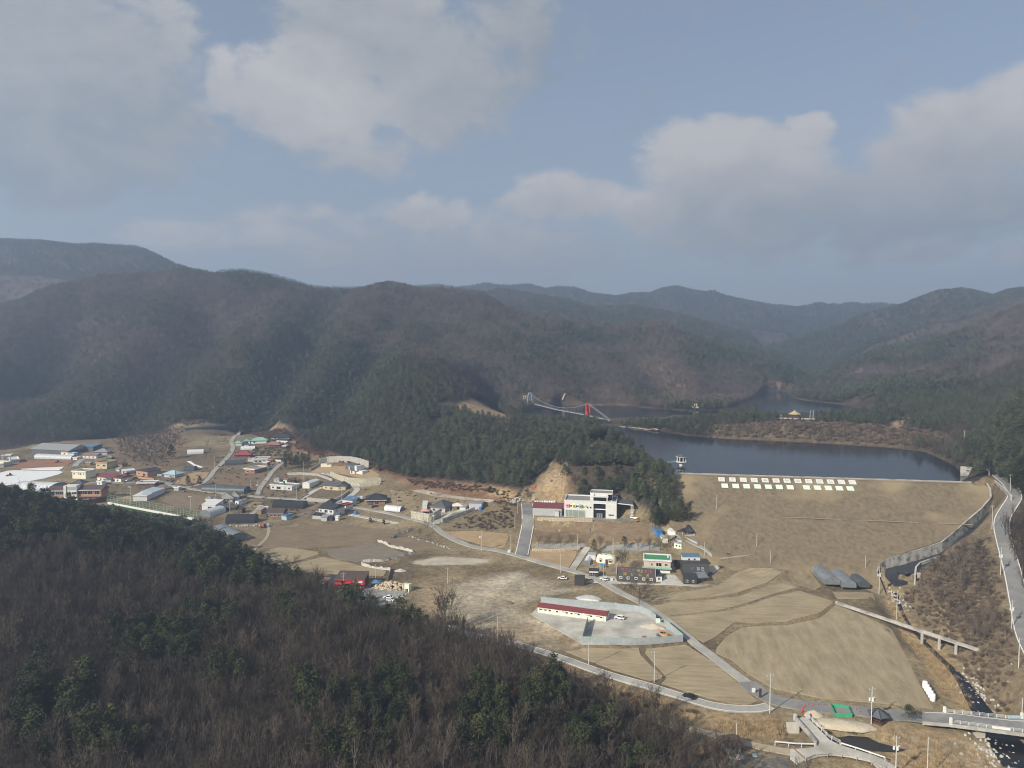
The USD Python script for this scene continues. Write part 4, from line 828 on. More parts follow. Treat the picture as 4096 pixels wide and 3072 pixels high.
R1 = [(1700, 2490), (1850, 2530), (1950, 2556), (2048, 2575), (2127, 2597), (2201, 2620), (2326, 2664), (2455, 2707), (2604, 2749), (2733, 2790), (2835, 2820), (2928, 2836), (3010, 2838), (3080, 2826)]
road('road', R1, 4.6, 'old_concrete_road', .3, .35)
road('road', [(2990, 2730), (3050, 2778), (3110, 2806), (3200, 2822), (3400, 2842), (3600, 2864), (3700, 2880)], 7.0, 'asphalt', .34)
road('road', [(3075, 2790), (3020, 2755), (2930, 2690), (2830, 2612), (2740, 2546), (2650, 2474), (2580, 2422), (2480, 2370), (2380, 2316), (2290, 2286), (2180, 2256), (2090, 2230), (2000, 2206), (1900, 2190), (1830, 2166), (1770, 2134), (1735, 2106), (1705, 2092)], 4.4, 'old_concrete_road', .32)
road('access_road', [(2108, 2022), (2110, 2050), (2112, 2080), (2106, 2130), (2096, 2180), (2086, 2222)], np.array([7.5, 7.5, 7.5, 7.5, 8, 9.5]).mean(), 'asphalt', .4, .45)
for p, w, m_ in [([(1735, 2100), (1690, 2088), (1640, 2076), (1560, 2056), (1450, 2036), (1400, 2026), (1330, 2012), (1250, 2003), (1150, 1996), (1000, 1985), (900, 1974), (800, 1962), (740, 1952), (690, 1946)], 3.8, 'old_concrete_road'), ([(1340, 2010), (1400, 1986), (1428, 1962), (1422, 1948), (1392, 1932), (1350, 1912), (1320, 1900), (1296, 1895)], 4.6, 'pale_concrete'),
                 ([(1200, 1998), (1230, 1982), (1262, 1962), (1292, 1950)], 4.2, 'pale_concrete'), ([(1030, 1980), (1050, 1940), (1070, 1915), (1092, 1885), (1130, 1852)], 4, 'old_concrete_road'),
                 ([(690, 1946), (740, 1950), (806, 1936), (840, 1908), (856, 1885), (892, 1850), (922, 1815), (932, 1788), (926, 1766), (944, 1742), (968, 1722), (980, 1712)], 4.2, 'old_concrete_road'), ([(930, 1775), (905, 1781), (878, 1786)], 3.2, 'dirt_track'),
                 ([(1742, 2098), (1765, 2075), (1800, 2055), (1850, 2042), (1872, 2036)], 5, 'pale_concrete'), ([(2286, 2284), (2312, 2245), (2336, 2210), (2352, 2190)], 4, 'pale_concrete'),
                 ([(2832, 2290), (2858, 2272), (2872, 2250), (2862, 2232), (2838, 2212), (2800, 2192)], 5.4, 'pale_concrete'), ([(2876, 2238), (2950, 2230), (3040, 2218), (3130, 2216), (3250, 2226), (3350, 2252), (3440, 2300), (3485, 2352)], 3.2, 'dirt_track'),
                 ([(930, 2095), (985, 2072), (1020, 2048), (1045, 2022)], 3.6, 'old_concrete_road'), 
                 ([(2560, 2862), (2680, 2900), (2800, 2928), (2920, 2958), (3040, 2990), (3165, 3012)], 3.4, 'dirt_track'), ([(1075, 2110), (1060, 2160), (1018, 2200), (1012, 2250)], 2.0, 'dirt_track'), ([(300, 1868), (318, 1846), (335, 1835)], 5, 'old_concrete_road'), ([(2120, 1975), (2135, 1995), (2115, 2010)], 3, 'dirt_track'), ([(690, 1946), (600, 1925), (500, 1932), (420, 1930), (330, 1935)], 4.5, 'gravel'),
                 ([(2640, 2160), (2700, 2150), (2740, 2165), (2800, 2192)], 3.2, 'old_concrete_road'), ([(2480, 1714), (2560, 1716), (2640, 1722)], 3, 'dirt_track'), ([(3480, 1671), (3640, 1670), (3800, 1672), (3930, 1676)], 4, 'dirt_track'), ([(2250, 1607), (2350, 1596), (2470, 1595), (2520, 1594), (2548, 1570), (2555, 1545)], 2.5, 'dirt_track')]:
    road('road' if w > 3.5 else 'track', p, w, m_, .3)
# the road climbing along the right-hand hillside
RR = _RR
_rl = LineString(RR[:, :2]); _rs = np.r_[0, np.cumsum(np.linalg.norm(np.diff(RR[:, :2], axis=0), axis=1))]; _rq = np.linspace(0, _rs[-1], 120); _rp = PchipInterpolator(_rs, RR, axis=0)(_rq)
RIGHT_ROAD = _rp
tag(ribbon(_rp, 7.4, .25, followz=False, skirt=2.0).build('road', 'asphalt'), kind='structure')
for sd in (-1, 1):
    t = np.gradient(_rp[:, :2], axis=0); t /= np.linalg.norm(t, axis=1, keepdims=True); pp = _rp.copy(); pp[:, :2] += np.stack([t[:, 1], -t[:, 0]], 1) * 3.3 * sd
    tag(ribbon(pp, .35, .28, followz=False, skirt=.02).build('edge_line', 'white_paint'), kind='structure')
# ------------------------------------------------------------------ buildings
for nme, c, r_ in [('white_wall', (.63, .63, .61), .7), ('cream_wall', (.72, .68, .54), .7), ('cream_panel', (.76, .73, .60), .55), ('grey_wall', (.40, .41, .42), .6), ('pale_grey_wall', (.55, .56, .57), .6), ('dark_wall', (.045, .042, .042), .6), ('brick', (.31, .165, .11), .85), ('orange_brick', (.40, .235, .155), .85), ('yellow_wall', (.52, .44, .30), .8), ('maroon_wall', (.16, .07, .06), .8),
                    ('black_roof', (.035, .037, .042), .55), ('slate_roof', (.085, .09, .10), .6), ('grey_roof', (.25, .26, .27), .6), ('maroon_roof', (.17, .045, .045), .5), ('brown_roof', (.085, .058, .05), .6), ('red_roof', (.27, .06, .065), .5), ('bright_red', (.46, .035, .045), .5), ('blue_roof', (.10, .175, .28), .5), ('pale_blue', (.34, .46, .54), .5), ('green_roof', (.06, .25, .11), .6), ('mint_roof', (.24, .42, .34), .55), ('white_roof', (.60, .61, .62), .5), ('stone_tile', (.28, .245, .21), .8), ('rust_roof', (.23, .135, .12), .7), ('roof_deck', (.22, .215, .20), .9), ('pink_cloth', (.55, .32, .32), .8), ('canopy_cloth', (.66, .60, .56), .8),
                    ('metal_grey', (.34, .36, .38), .45), ('steel_dark', (.10, .10, .105), .5), ('shade_net', (.022, .024, .03), .9), ('dark_net', (.05, .06, .075), .8), ('green_paint', (.05, .30, .16), .5), ('blue_plastic', (.04, .20, .55), .4), ('yellow_paint', (.75, .55, .06), .5), ('orange_paint', (.50, .22, .07), .6), ('wood', (.26, .16, .09), .8), ('dark_wood', (.06, .035, .03), .7), ('car_white', (.78, .79, .80), .25), ('car_black', (.015, .015, .018), .2), ('rubber', (.02, .02, .02), .9), ('red_paint', (.55, .04, .04), .4), ('steel_blue', (.20, .36, .50), .5), ('mint_wall', (.60, .74, .62), .6), ('lilac_wall', (.46, .43, .47), .6), ('letter_pink', (.80, .12, .24), .5), ('letter_yellow', (.90, .70, .05), .5), ('letter_blue', (.20, .26, .55), .5), ('letter_white', (.85, .85, .85), .5), ('letter_grey', (.30, .30, .31), .7), ('pale_green_board', (.62, .72, .62), .7), ('gold_tile', (.42, .34, .16), .6), ('brass', (.70, .55, .22), .4), ('fish_white', (.75, .73, .65), .6), ('terracotta', (.45, .10, .06), .7), ('beige_wall', (.50, .41, .35), .8)]:
    paint(nme, c, rough=r_)
noisy('greenhouse_film', (.40, .43, .45), (.52, .55, .57), scale=.5, rough=.35, spec=.5); noisy('grey_film', (.12, .135, .15), (.19, .21, .23), scale=.6, rough=.45, spec=.4); noisy('dark_film', (.045, .06, .07), (.085, .105, .115), scale=.6, rough=.5, spec=.4); noisy('white_film', (.52, .55, .57), (.66, .68, .70), scale=.5, rough=.4, spec=.5)
noisy('stone_block', (.30, .275, .23), (.46, .43, .36), scale=2.5, rough=.95, spec=.1, c3=(.55, .52, .40), scale2=1.0); noisy('rubble_stone', (.36, .29, .20), (.52, .44, .33), scale=1.5, rough=.95); noisy('grey_stone', (.28, .27, .25), (.46, .45, .42), scale=1.5, rough=.95); noisy('spoil', (.36, .31, .235), (.46, .41, .32), scale=1.2, rough=.95); noisy('wall_panel', (.31, .345, .37), (.42, .46, .48), scale=.4, rough=.45, metal=.2); noisy('spillway_wall', (.25, .245, .235), (.40, .395, .375), scale=.5, rough=.9, c3=(.10, .10, .10), scale2=.35, stretch=(1, 1, .3))
_n = {'p': ('principled_bsdf', {'base_color': (.012, .016, .02), 'roughness': .12, 'specular_ior_level': .6})}
_looks['window_glass'] = usdkit.material(stage, '/World/Looks/window_glass', _n, [], surface='p.BSDF')
noisy('curtain_glass', (.17, .21, .18), (.33, .36, .30), scale=1.5, rough=.15, spec=.6, stretch=(6, 1, .3))


def frame_of(A, B):
    """base frame of a front running from picture point A to picture point B: centre, angle, length"""
    a, b = (G.hit(*A) if len(A) == 2 else np.array(A)), (G.hit(*B) if len(B) == 2 else np.array(B)); d = b - a
    return (a + b) / 2, math.atan2(d[1], d[0]), float(np.hypot(d[0], d[1]))


def window(parent, face, w, dep, s, z, ww, wh, frame='white_roof', glass='window_glass', name='window', y0=0.0):
    """a framed window on a face: 0 front, 1 right, 3 left; s runs along the face from its middle"""
    f, g = MB(), MB()
    e, t = .07, .12
    f.box(s - ww / 2, s + ww / 2, -e, .02, z, z + wh)
    for k in range(2 if ww > 1.1 else 1):
        q = ww / (2 if ww > 1.1 else 1); x0 = s - ww / 2 + k * q; g.box(x0 + t * .7, x0 + q - t * .7, -e - .05, -e + .01, z + t, z + wh - t)
    if face == 1: R = np.array([[0, -1, 0, w / 2], [1, 0, 0, dep / 2], [0, 0, 1, 0]])
    elif face == 3: R = np.array([[0, 1, 0, -w / 2], [-1, 0, 0, dep / 2], [0, 0, 1, 0]])
    else: R = np.array([[1, 0, 0, 0], [0, 1, 0, y0], [0, 0, 1, 0]])
    f.move(0, R); g.move(0, R); p = f.build(name, frame, parent); g.build('pane', glass, p); return p


def roof_mesh(kind, w, d, h, rh, ov, th=.22, x0=0.0, y0=0.0):
    m = MB(); a, b, c, e = x0 - w / 2 - ov, x0 + w / 2 + ov, y0 - ov, y0 + d + ov
    if kind == 'gable':
        m.prof([(c, h - .1), (e, h - .1), (e, h - .1 + th), (y0 + d / 2, h + rh), (c, h - .1 + th)], a, b)
    elif kind == 'gabley':
        m.profy([(a, h - .1), (b, h - .1), (b, h - .1 + th), (x0, h + rh), (a, h - .1 + th)], c, e)
    elif kind == 'shed':
        m.prof([(c, h), (e, h + rh), (e, h + rh + th), (c, h + th)], a, b)
    elif kind == 'shedf':
        m.prof([(c, h + rh), (e, h), (e, h + th), (c, h + rh + th)], a, b)
    elif kind == 'hip':
        q = min(w, d) / 2; l0, l1 = (x0 - w / 2 + q, x0 + w / 2 - q); yc = y0 + d / 2; up = .22
        if w < d: l0 = l1 = x0
        v = [(a, c, h + up), (b, c, h + up), (b, e, h + up), (a, e, h + up), (l0, yc, h + rh), (l1, yc, h + rh), (x0, c, h - .05), (x0, e, h - .05), (a, c, h - .15), (b, c, h - .15), (b, e, h - .15), (a, e, h - .15)]
        if w < d: v[4] = (x0, y0 + q, h + rh); v[5] = (x0, y0 + d - q, h + rh)
        if w < d: f = [(0, 6, 4), (6, 1, 4), (1, 2, 5), (1, 5, 4), (2, 7, 5), (7, 3, 5), (3, 0, 4), (3, 4, 5)]
        else: f = [(0, 6, 4), (6, 5, 4), (6, 1, 5), (1, 2, 5), (2, 7, 5), (7, 4, 5), (7, 3, 4), (3, 0, 4)]
        f += [(8, 9, 1), (8, 1, 6), (8, 6, 0), (9, 10, 2), (9, 2, 1), (10, 11, 3), (10, 3, 7), (10, 7, 2), (11, 8, 0), (11, 0, 3), (8, 11, 10), (8, 10, 9)]
        m.add(v, f)
        for i_, j_ in ((0, 4), (1, 5 if w >= d else 4), (2, 5), (3, 4 if w >= d else 5), (4, 5)):
            m.bar(np.array(v[i_]) + (0, 0, .08), np.array(v[j_]) + (0, 0, .12), .22, .22)
    elif kind == 'flat':
        m.box(a + ov, b - ov, c + ov, e - ov, h - .05, h + .06)
    return m


def house(name, label, A, B, dep, h, roof='gable', rh=1.5, wall='white_wall', roofm='slate_roof', ov=.5, wins=(), trim=None, th=.7, cat='house', group=None, base=None, lift=0.0, yaw=0.0, plinth=None):
    """one building: front from picture point A to B; wins are (face, s, z, width, height)"""
    c, ang, w = frame_of(A, B); ang += yaw; z0 = c[2] + lift
    if len(A) == 2:
        e_ = abs(B[0] - A[0]) * c[1] / FPX
        if w > 1.6 * e_ + 3: print('wide', name, round(w, 1), round(e_, 1))
    t = thing(name, label, cat, (c[0], c[1], z0), ang, group)
    m = MB()
    if roof == 'gable': m.prof([(0, -2), (dep, -2), (dep, h), (dep / 2, h + rh - .15), (0, h)], -w / 2, w / 2)
    elif roof == 'gabley': m.profy([(-w / 2, -2), (w / 2, -2), (w / 2, h), (0, h + rh - .15), (-w / 2, h)], 0, dep)
    elif roof == 'shed': m.prof([(0, -2), (dep, -2), (dep, h + rh - .02), (0, h - .02)], -w / 2, w / 2)
    elif roof == 'shedf': m.prof([(0, -2), (dep, -2), (dep, h - .02), (0, h + rh - .02)], -w / 2, w / 2)
    else: m.box(-w / 2, w / 2, 0, dep, -2, h)
    m.build('wall', wall, t)
    roof_mesh(roof, w, dep, h, rh, ov if roof != 'flat' else 0).build('roof', roofm, t)
    if roof == 'flat':
        p = MB(); o = ov; p.box(-w / 2 - o, w / 2 + o, -o, .22 - o * .0, h - .25, h + th); p.box(-w / 2 - o, w / 2 + o, dep - .22, dep + o, h - .25, h + th)
        p.box(-w / 2 - o, -w / 2 + .22, .22, dep - .22, h - .25, h + th); p.box(w / 2 - .22, w / 2 + o, .22, dep - .22, h - .25, h + th); p.build('parapet', trim or 'white_roof', t)
    elif trim:
        MB().box(-w / 2 - ov - .03, w / 2 + ov + .03, -ov - .06, -ov, h - .22, h + .2).build('fascia', trim, t)
    if plinth: MB().box(-w / 2 - .06, w / 2 + .06, -.06, dep + .06, -2, .55).build('plinth', plinth, t)
    for fc, s, z, ww, wh in wins: window(t, fc, w, dep, s * (w if fc == 0 else dep) if abs(s) <= .5 else s, z, ww, wh)
    return t, w


def row_of(n, z, ww, wh, span=.86): return [(0, (k + .5) / n * span - span / 2, z, ww, wh) for k in range(n)]


def tunnel(name, label, A, B, width, h, mat, hoops=6, ends='grey_film', cat='greenhouse', group=None, sidewall=.25, back=True, open_end=False):
    """arched greenhouse whose long near side runs from A to B"""
    c, ang, Ln = frame_of(A, B); t = thing(name, label, cat, c, ang, group); k = 12
    th_ = np.linspace(0, np.pi, k + 1); pr = [(0, -.8)] + [(width / 2 - math.cos(a) * width / 2, h * (sidewall + (1 - sidewall) * math.sin(a) ** .85)) for a in th_] + [(width, -.8)]
    v = np.array([[(x, y, z) for y, z in pr] for x in (-Ln / 2, -Ln / 6, Ln / 6, Ln / 2)]); m_ = len(pr)
    MB().add(v.reshape(-1, 3), [(a * m_ + b + 1, a * m_ + b, (a + 1) * m_ + b, (a + 1) * m_ + b + 1)[::-1] for a in range(3) for b in range(m_ - 1)]).build('cover', mat, t, smooth=50)
    for x, q in ((-Ln / 2 + .15, 0), (Ln / 2 - .15, 1)):
        if open_end and q == 0: continue
        MB().prof([(y, z - .02) for y, z in pr][::-1], x - .05, x + .05).build('end_wall', ends, t)
    for x in np.linspace(-Ln / 2, Ln / 2, hoops if mat != 'shade_net' else 2):
        MB().tube([(x, y, z + .03) for y, z in pr], .05, 3).build('hoop', 'steel_dark' if mat in ('shade_net', 'dark_film', 'dark_net') else 'metal_grey', t)
    return t


GH = 'greenhouse'
# the big white hall and its neighbours
c, ang, w = frame_of(tuple(onz(2257, 2067, PAD_Z)), tuple(onz(2466, 2076, PAD_Z))); dep = 17.0; mpp = w / 209.0
hall = thing('white_hall', 'large two storey white panel hall with coloured window boxes and glass entrance', 'hall', c, ang)
X = lambda px: (px - 2257) * mpp - w / 2
Hh = 11.0
m = MB(); m.box(-w / 2, X(2374), 0, dep, -1, Hh - .9); m.box(X(2423), w / 2, 0, dep, -1, Hh - .9); m.box(X(2374), X(2423), 1.6, dep, -1, Hh - .9); m.box(X(2374), X(2423), 0, 1.6, Hh - 1.9, Hh - .9); m.build('wall', 'white_wall', hall)
p = MB(); p.box(-w / 2 - .1, w / 2 + .1, -.1, .25, Hh - .9, Hh); p.box(-w / 2 - .1, w / 2 + .1, dep - .25, dep + .1, Hh - .9, Hh); p.box(-w / 2 - .1, -w / 2 + .25, .25, dep - .25, Hh - .9, Hh); p.box(w / 2 - .25, w / 2 + .1, .25, dep - .25, Hh - .9, Hh); p.build('parapet', 'white_roof', hall)
MB().box(-w / 2 + .25, w / 2 - .25, .25, dep - .25, Hh - .9, Hh - .75).build('roof', 'roof_deck', hall)
g = MB()
for k in range(1, 14): x = -w / 2 + w * k / 14; g.box(x - .03, x + .03, -.012, .01, .4, Hh - 1) if not (X(2374) - .1 < x < X(2423) + .1) else None
for k in range(1, 8): g.box(-w / 2, X(2374), -.01, .01, k * 1.25 - .025, k * 1.25 + .025); g.box(X(2423), w / 2, -.01, .01, k * 1.25 - .025, k * 1.25 + .025)
g.build('panel_joint', 'pale_grey_wall', hall)
u0, u1 = X(2359), X(2447); m = MB(); m.box(u0, u1, 4.5, dep - 2, Hh - .75, Hh + 3.6); m.box(u0, u0 + 2.4, 3.5, 4.5, Hh - .75, Hh + 3.6); m.build('upper_storey', 'white_wall', hall)
m = MB(); m.box(u0 - .15, u1 + .15, 4.3, 4.6, Hh + 3.6, Hh + 4.2); m.box(u0 - .15, u1 + .15, dep - 2.2, dep - 1.9, Hh + 3.6, Hh + 4.2); m.box(u0 - .15, u0 + .2, 4.6, dep - 2.2, Hh + 3.6, Hh + 4.2); m.box(u1 - .2, u1 + .15, 4.6, dep - 2.2, Hh + 3.6, Hh + 4.2); m.box(X(2368), X(2432), 1.8, 4.3, Hh + 1.9, Hh + 2.5); m.build('upper_parapet', 'white_roof', hall)
MB().box(u0 + .2, u1 - .2, 4.6, dep - 2.2, Hh + 3.6, Hh + 3.72).build('upper_roof', 'roof_deck', hall)
MB().box(X(2374), X(2426), 2.2, 2.45, Hh - .75, Hh + 1.9).build('upper_glazing', 'window_glass', hall); MB().box(X(2430), u1 - .1, 4.42, 4.5, Hh - .2, Hh + 3.2).build('upper_glazing', 'window_glass', hall)
for px in (2371, 2428): MB().cyl(X(px), 2.2, Hh - .75, Hh + 1.9, .35).build('column', 'white_wall', hall)
gl = MB().box(X(2374), X(2423), 1.3, 1.55, .1, Hh - 1.9).build('entrance_glazing', 'window_glass', hall); MB().box(X(2374), X(2423), 1.15, 1.35, 5.1, 5.75).build('band', 'white_wall', gl); MB().box(X(2386), X(2411), .6, 1.3, .1, 3.0).build('door', 'steel_dark', gl)
for px in (2390, 2398, 2406): MB().box(X(px) - .07, X(px) + .07, .5, .6, .1, 2.9).build('mullion', 'white_roof', gl)
sg = MB().box(X(2262), X(2341), -.12, .0, .3, 4.6).build('shop_window', 'curtain_glass', hall)
for px in (2262, 2276, 2290, 2316, 2341): MB().box(X(px) - .1, X(px) + .1, -.22, -.1, .3, 4.6).build('mullion', 'white_roof', sg)
MB().box(X(2262), X(2341), -.2, -.12, 3.6, 3.75).build('transom', 'metal_grey', sg)
for px, cm, ww, wh, zz in ((2270, 'letter_pink', 2.2, 2.0, 6.4), (2297, 'letter_yellow', 2.0, 2.0, 6.3), (2324, 'green_roof', 2.2, 2.0, 6.2), (2340, 'letter_yellow', 1.4, 1.1, 7.1)):
    b = MB().box(X(px) - ww / 2, X(px) + ww / 2, -.55, .0, zz, zz + wh).build('window_box', cm, hall); q = MB().box(X(px) - ww / 2 + .28, X(px) + ww / 2 - .28, -.60, -.5, zz + .28, zz + wh - .28).build('inset', 'white_wall', b)
    for s_ in (-1, 1): MB().box(X(px) + s_ * ww * .14 - ww * .11, X(px) + s_ * ww * .14 + ww * .11, -.64, -.56, zz + .5, zz + wh - .5).build('pane', 'window_glass', b)
for px, zz in ((2283, 6.6), (2310, 6.5), (2333, 6.3)): window(hall, 0, w, dep, X(px), zz, 1.7, 1.2)
for px in (2351, 2363): window(hall, 0, w, dep, X(px), 6.0, 1.0, 1.2)
for px in (2439, 2450): window(hall, 0, w, dep, X(px), 1.7, 1.6, 1.2)
cx = w / 2; cp = thing('carport', 'tall white framed carport roof against the right end of the white hall', 'carport', c + (math.cos(ang) * cx, math.sin(ang) * cx, 0), ang)
MB().prof([(1.0, 9.4), (14, 9.4), (14, 9.75), (1.0, 9.75)], .3, 10.2).build('roof', 'steel_dark', cp)
for y in (1.0, 13.6): MB().bar((.3, y, 9.7), (10.3, y, 8.9), .35, .55).build('beam', 'white_roof', cp)
for x, y in ((9.0, 1.0), (10.1, 1.0), (9.0, 13.6), (10.1, 13.6)): MB().box(x - .18, x + .18, y - .18, y + .18, -.3, 9.0).build('column', 'white_roof', cp)
MB().box(9.1, 10.0, .9, 1.1, 4.3, 4.6).build('brace', 'white_roof', cp); MB().box(.4, 10, 13.8, 14.0, 0, 8.8).build('back_wall', 'steel_dark', cp)
house('grey_hall', 'long low grey metal hall with maroon roof beside the white hall', tuple(onz(2131, 2061, PAD_Z)), tuple(onz(2246, 2065, PAD_Z)), 15, 5.0, 'gable', 2.0, 'grey_wall', 'maroon_roof', .3, [], cat='hall')
_t = stage.GetPrimAtPath('/World/grey_hall'); MB().box(5.2, 7.6, -1.2, .0, 0, 3.6).build('porch', 'pale_grey_wall', _t); MB().box(4.9, 7.9, -1.6, .0, 3.6, 3.85).build('porch_roof', 'metal_grey', _t)
# dome-shaped house
c, ang, w = frame_of((2381, 2255), (2461, 2257)); c = c.copy(); dome_h = thing('dome_house', 'rounded cream dome house with pale green top and red arched windows', 'house', c, ang)
def capsule(w, d, h, z0, z1, n=40, k=10):
    m = MB(); a = np.arange(n) * 2 * np.pi / n; rows_ = []
    for i_ in range(k + 1):
        q = (i_ / k) * (z1 - z0) + z0; s_ = max(0, 1 - (max(q, 0) / h) ** 2.6) ** .5; R = d / 2 * (.35 + .65 * s_); ext = w / 2 - d / 2
        rows_.append(np.c_[np.cos(a) * R * 1.05 + np.sign(np.cos(a)) * ext, np.sin(a) * R + d / 2, np.full(n, q)])
    v = np.vstack(rows_); m.add(v, [(i_ * n + j_, i_ * n + (j_ + 1) % n, (i_ + 1) * n + (j_ + 1) % n, (i_ + 1) * n + j_) for i_ in range(k) for j_ in range(n)])
    m.add(np.vstack([rows_[-1], rows_[-1].mean(0)]), [(j_, (j_ + 1) % n, n) for j_ in range(n)]); return m
capsule(w, 7.5, 4.6, -.8, 3.9).build('shell', 'cream_wall', dome_h, smooth=50); capsule(w * .9, 6.3, 4.6, 3.9, 4.5).build('roof', 'mint_wall', dome_h, smooth=50); capsule(w + .25, 7.75, 30, -.6, .22).build('skirting', 'terracotta', dome_h)
for x in (-w * .24, w * .24): f_ = window(dome_h, 0, w, 7.5, x, 1.1, 1.1, 1.3, y0=-.28); MB().tube([(x + .85 * math.cos(q), -.2, 2.3 + .85 * math.sin(q)) for q in np.linspace(-.3, np.pi + .3, 9)], .14, 5).build('arch', 'terracotta', dome_h)
dr = MB().box(w * .07 - .65, w * .07 + .65, -.5, .3, 0, 2.4).build('door', 'dark_wood', dome_h); MB().tube([(w * .07 + 1.0 * math.cos(q), -.5, 2.3 + 1.0 * math.sin(q)) for q in np.linspace(-.4, np.pi + .4, 9)], .2, 5).build('arch', 'cream_wall', dome_h)
for x in (-3, 0, 3): MB().box(x - .5, x + .5, 2.6, 3.3, 4.45, 4.75).build('vent', 'green_roof', dome_h)

# Hangul strokes: each letter is a list of polylines in a unit square
_c = [(.5 + .5 * math.cos(a), .5 + .5 * math.sin(a)) for a in np.linspace(0, 2 * np.pi, 9)]
JA = {'g': [[(0, .9), (1, .9), (.85, 0)]], 'n': [[(0, 1), (0, .1), (1, .1)]], 'd': [[(1, .95), (0, .95), (0, .05), (1, .05)]], 'r': [[(0, 1), (1, 1), (1, .5), (0, .5), (0, 0), (1, 0)]], 'm': [[(0, 0), (1, 0), (1, 1), (0, 1), (0, 0)]], 'b': [[(0, 1), (0, 0), (1, 0), (1, 1)], [(0, .5), (1, .5)]], 's': [[(.5, 1), (0, 0)], [(.5, .65), (1, 0)]], 'o': [_c], 'j': [[(0, .95), (1, .95)], [(.5, .95), (0, 0)], [(.5, .6), (1, 0)]],
      'c': [[(.35, 1.1), (.65, 1.1)], [(0, .8), (1, .8)], [(.5, .8), (0, 0)], [(.5, .5), (1, 0)]], 'k': [[(0, .9), (1, .9), (.85, 0)], [(0, .45), (.9, .45)]], 'p': [[(0, 1), (1, 1)], [(0, 0), (1, 0)], [(.3, 0), (.3, 1)], [(.7, 0), (.7, 1)]], 'h': [[(.35, 1.1), (.65, 1.1)], [(0, .8), (1, .8)], [(.5 + .4 * (x - .5), .28 + .55 * (y - .5)) for x, y in _c]],
      'a': [[(.2, 1), (.2, 0)], [(.2, .5), (.8, .5)]], 'ya': [[(.2, 1), (.2, 0)], [(.2, .65), (.8, .65)], [(.2, .35), (.8, .35)]], 'i': [[(.5, 1), (.5, 0)]], 'ae': [[(.1, 1), (.1, 0)], [(.1, .5), (.8, .5)], [(.8, 1), (.8, 0)]], 'e': [[(.0, .5), (.4, .5)], [(.4, 1), (.4, 0)], [(.9, 1), (.9, 0)]], 'ye': [[(.0, .62), (.4, .62)], [(.0, .35), (.4, .35)], [(.4, 1), (.4, 0)], [(.9, 1), (.9, 0)]], 'yeo': [[(.0, .65), (.7, .65)], [(.0, .35), (.7, .35)], [(.7, 1), (.7, 0)]],
      'O': [[(0, .1), (1, .1)], [(.5, .1), (.5, .9)]], 'U': [[(0, .9), (1, .9)], [(.5, .9), (.5, 0)]], 'E': [[(0, .5), (1, .5)]]}
SYL = {'엑': 'o e g', '기': 'g i', '스': 's E', '환': 'h O+a n', '약': 'o ya g', '초': 'c O', '판': 'p a n', '매': 'm ae', '예': 'o ye', '진': 'j i n', '식': 's i g', '품': 'p U m', '생': 's ae o', '칡': 'c i r+g', '즙': 'j E b', '방': 'b a o', '문': 'm U n', '을': 'o E r', '영': 'o yeo o', '합': 'h a b', '니': 'n i', '다': 'd a', '의': 'o E', '호': 'h O', '그': 'g E', '마': 'm a', '악': 'o a g', '거': 'g ae', '리': 'r i', '루': 'r U'}


def syllable(ch, size, y, th=.11, dep=.06):
    """the strokes of one syllable as a mesh in the xz plane, lower left corner at the origin, facing -y"""
    q = SYL[ch].split(); fin = q[2] if len(q) > 2 else None; m = MB()
    lo = .42 if fin else .04
    if q[1] in 'OUE': box_ = {0: (.12, lo + .26, .76, .92 - lo - .26), 1: (.02, lo - .02, .96, .22)}
    elif '+' in q[1]: box_ = {0: (.05, lo + .22, .5, .92 - lo - .22), 1: (.64, lo, .34, .98 - lo)}
    else: box_ = {0: (.02, lo, .52, .9 - lo), 1: (.62, lo, .36, .98 - lo)}
    put = [(q[0], box_[0])]
    if '+' in q[1]: put += [('O', (.02, lo - .04, .58, .2)), ('a', box_[1])]
    else: put.append((q[1], box_[1]))
    if fin:
        fs = fin.split('+')
        for i_, f_ in enumerate(fs): put.append((f_, (.12 + .42 * i_ if len(fs) > 1 else .14, .02, .34 if len(fs) > 1 else .74, .32)))
    for j_, (x, z, w_, h_) in put:
        for pl in JA[j_]:
            P = [((x + u * w_) * size, y, (z + v_ * h_) * size) for u, v_ in pl]
            for a, b in zip(P[:-1], P[1:]): m.bar(a, b, dep, th * size, up=(0, 1, 0)) if abs(a[0] - b[0]) + abs(a[2] - b[2]) > 1e-6 else None
    return m


def letters(parent, items, M_=None):
    """items: (character, x, z, size, material); set into the facade plane by M_"""
    for ch, x, z, s_, mt in items:
        m = syllable(ch, s_, -.1); m.move(0, np.array([[1, 0, 0, x], [0, 1, 0, 0], [0, 0, 1, z]]))
        if M_ is not None: m.move(0, M_)
        m.build('letter', mt, parent)


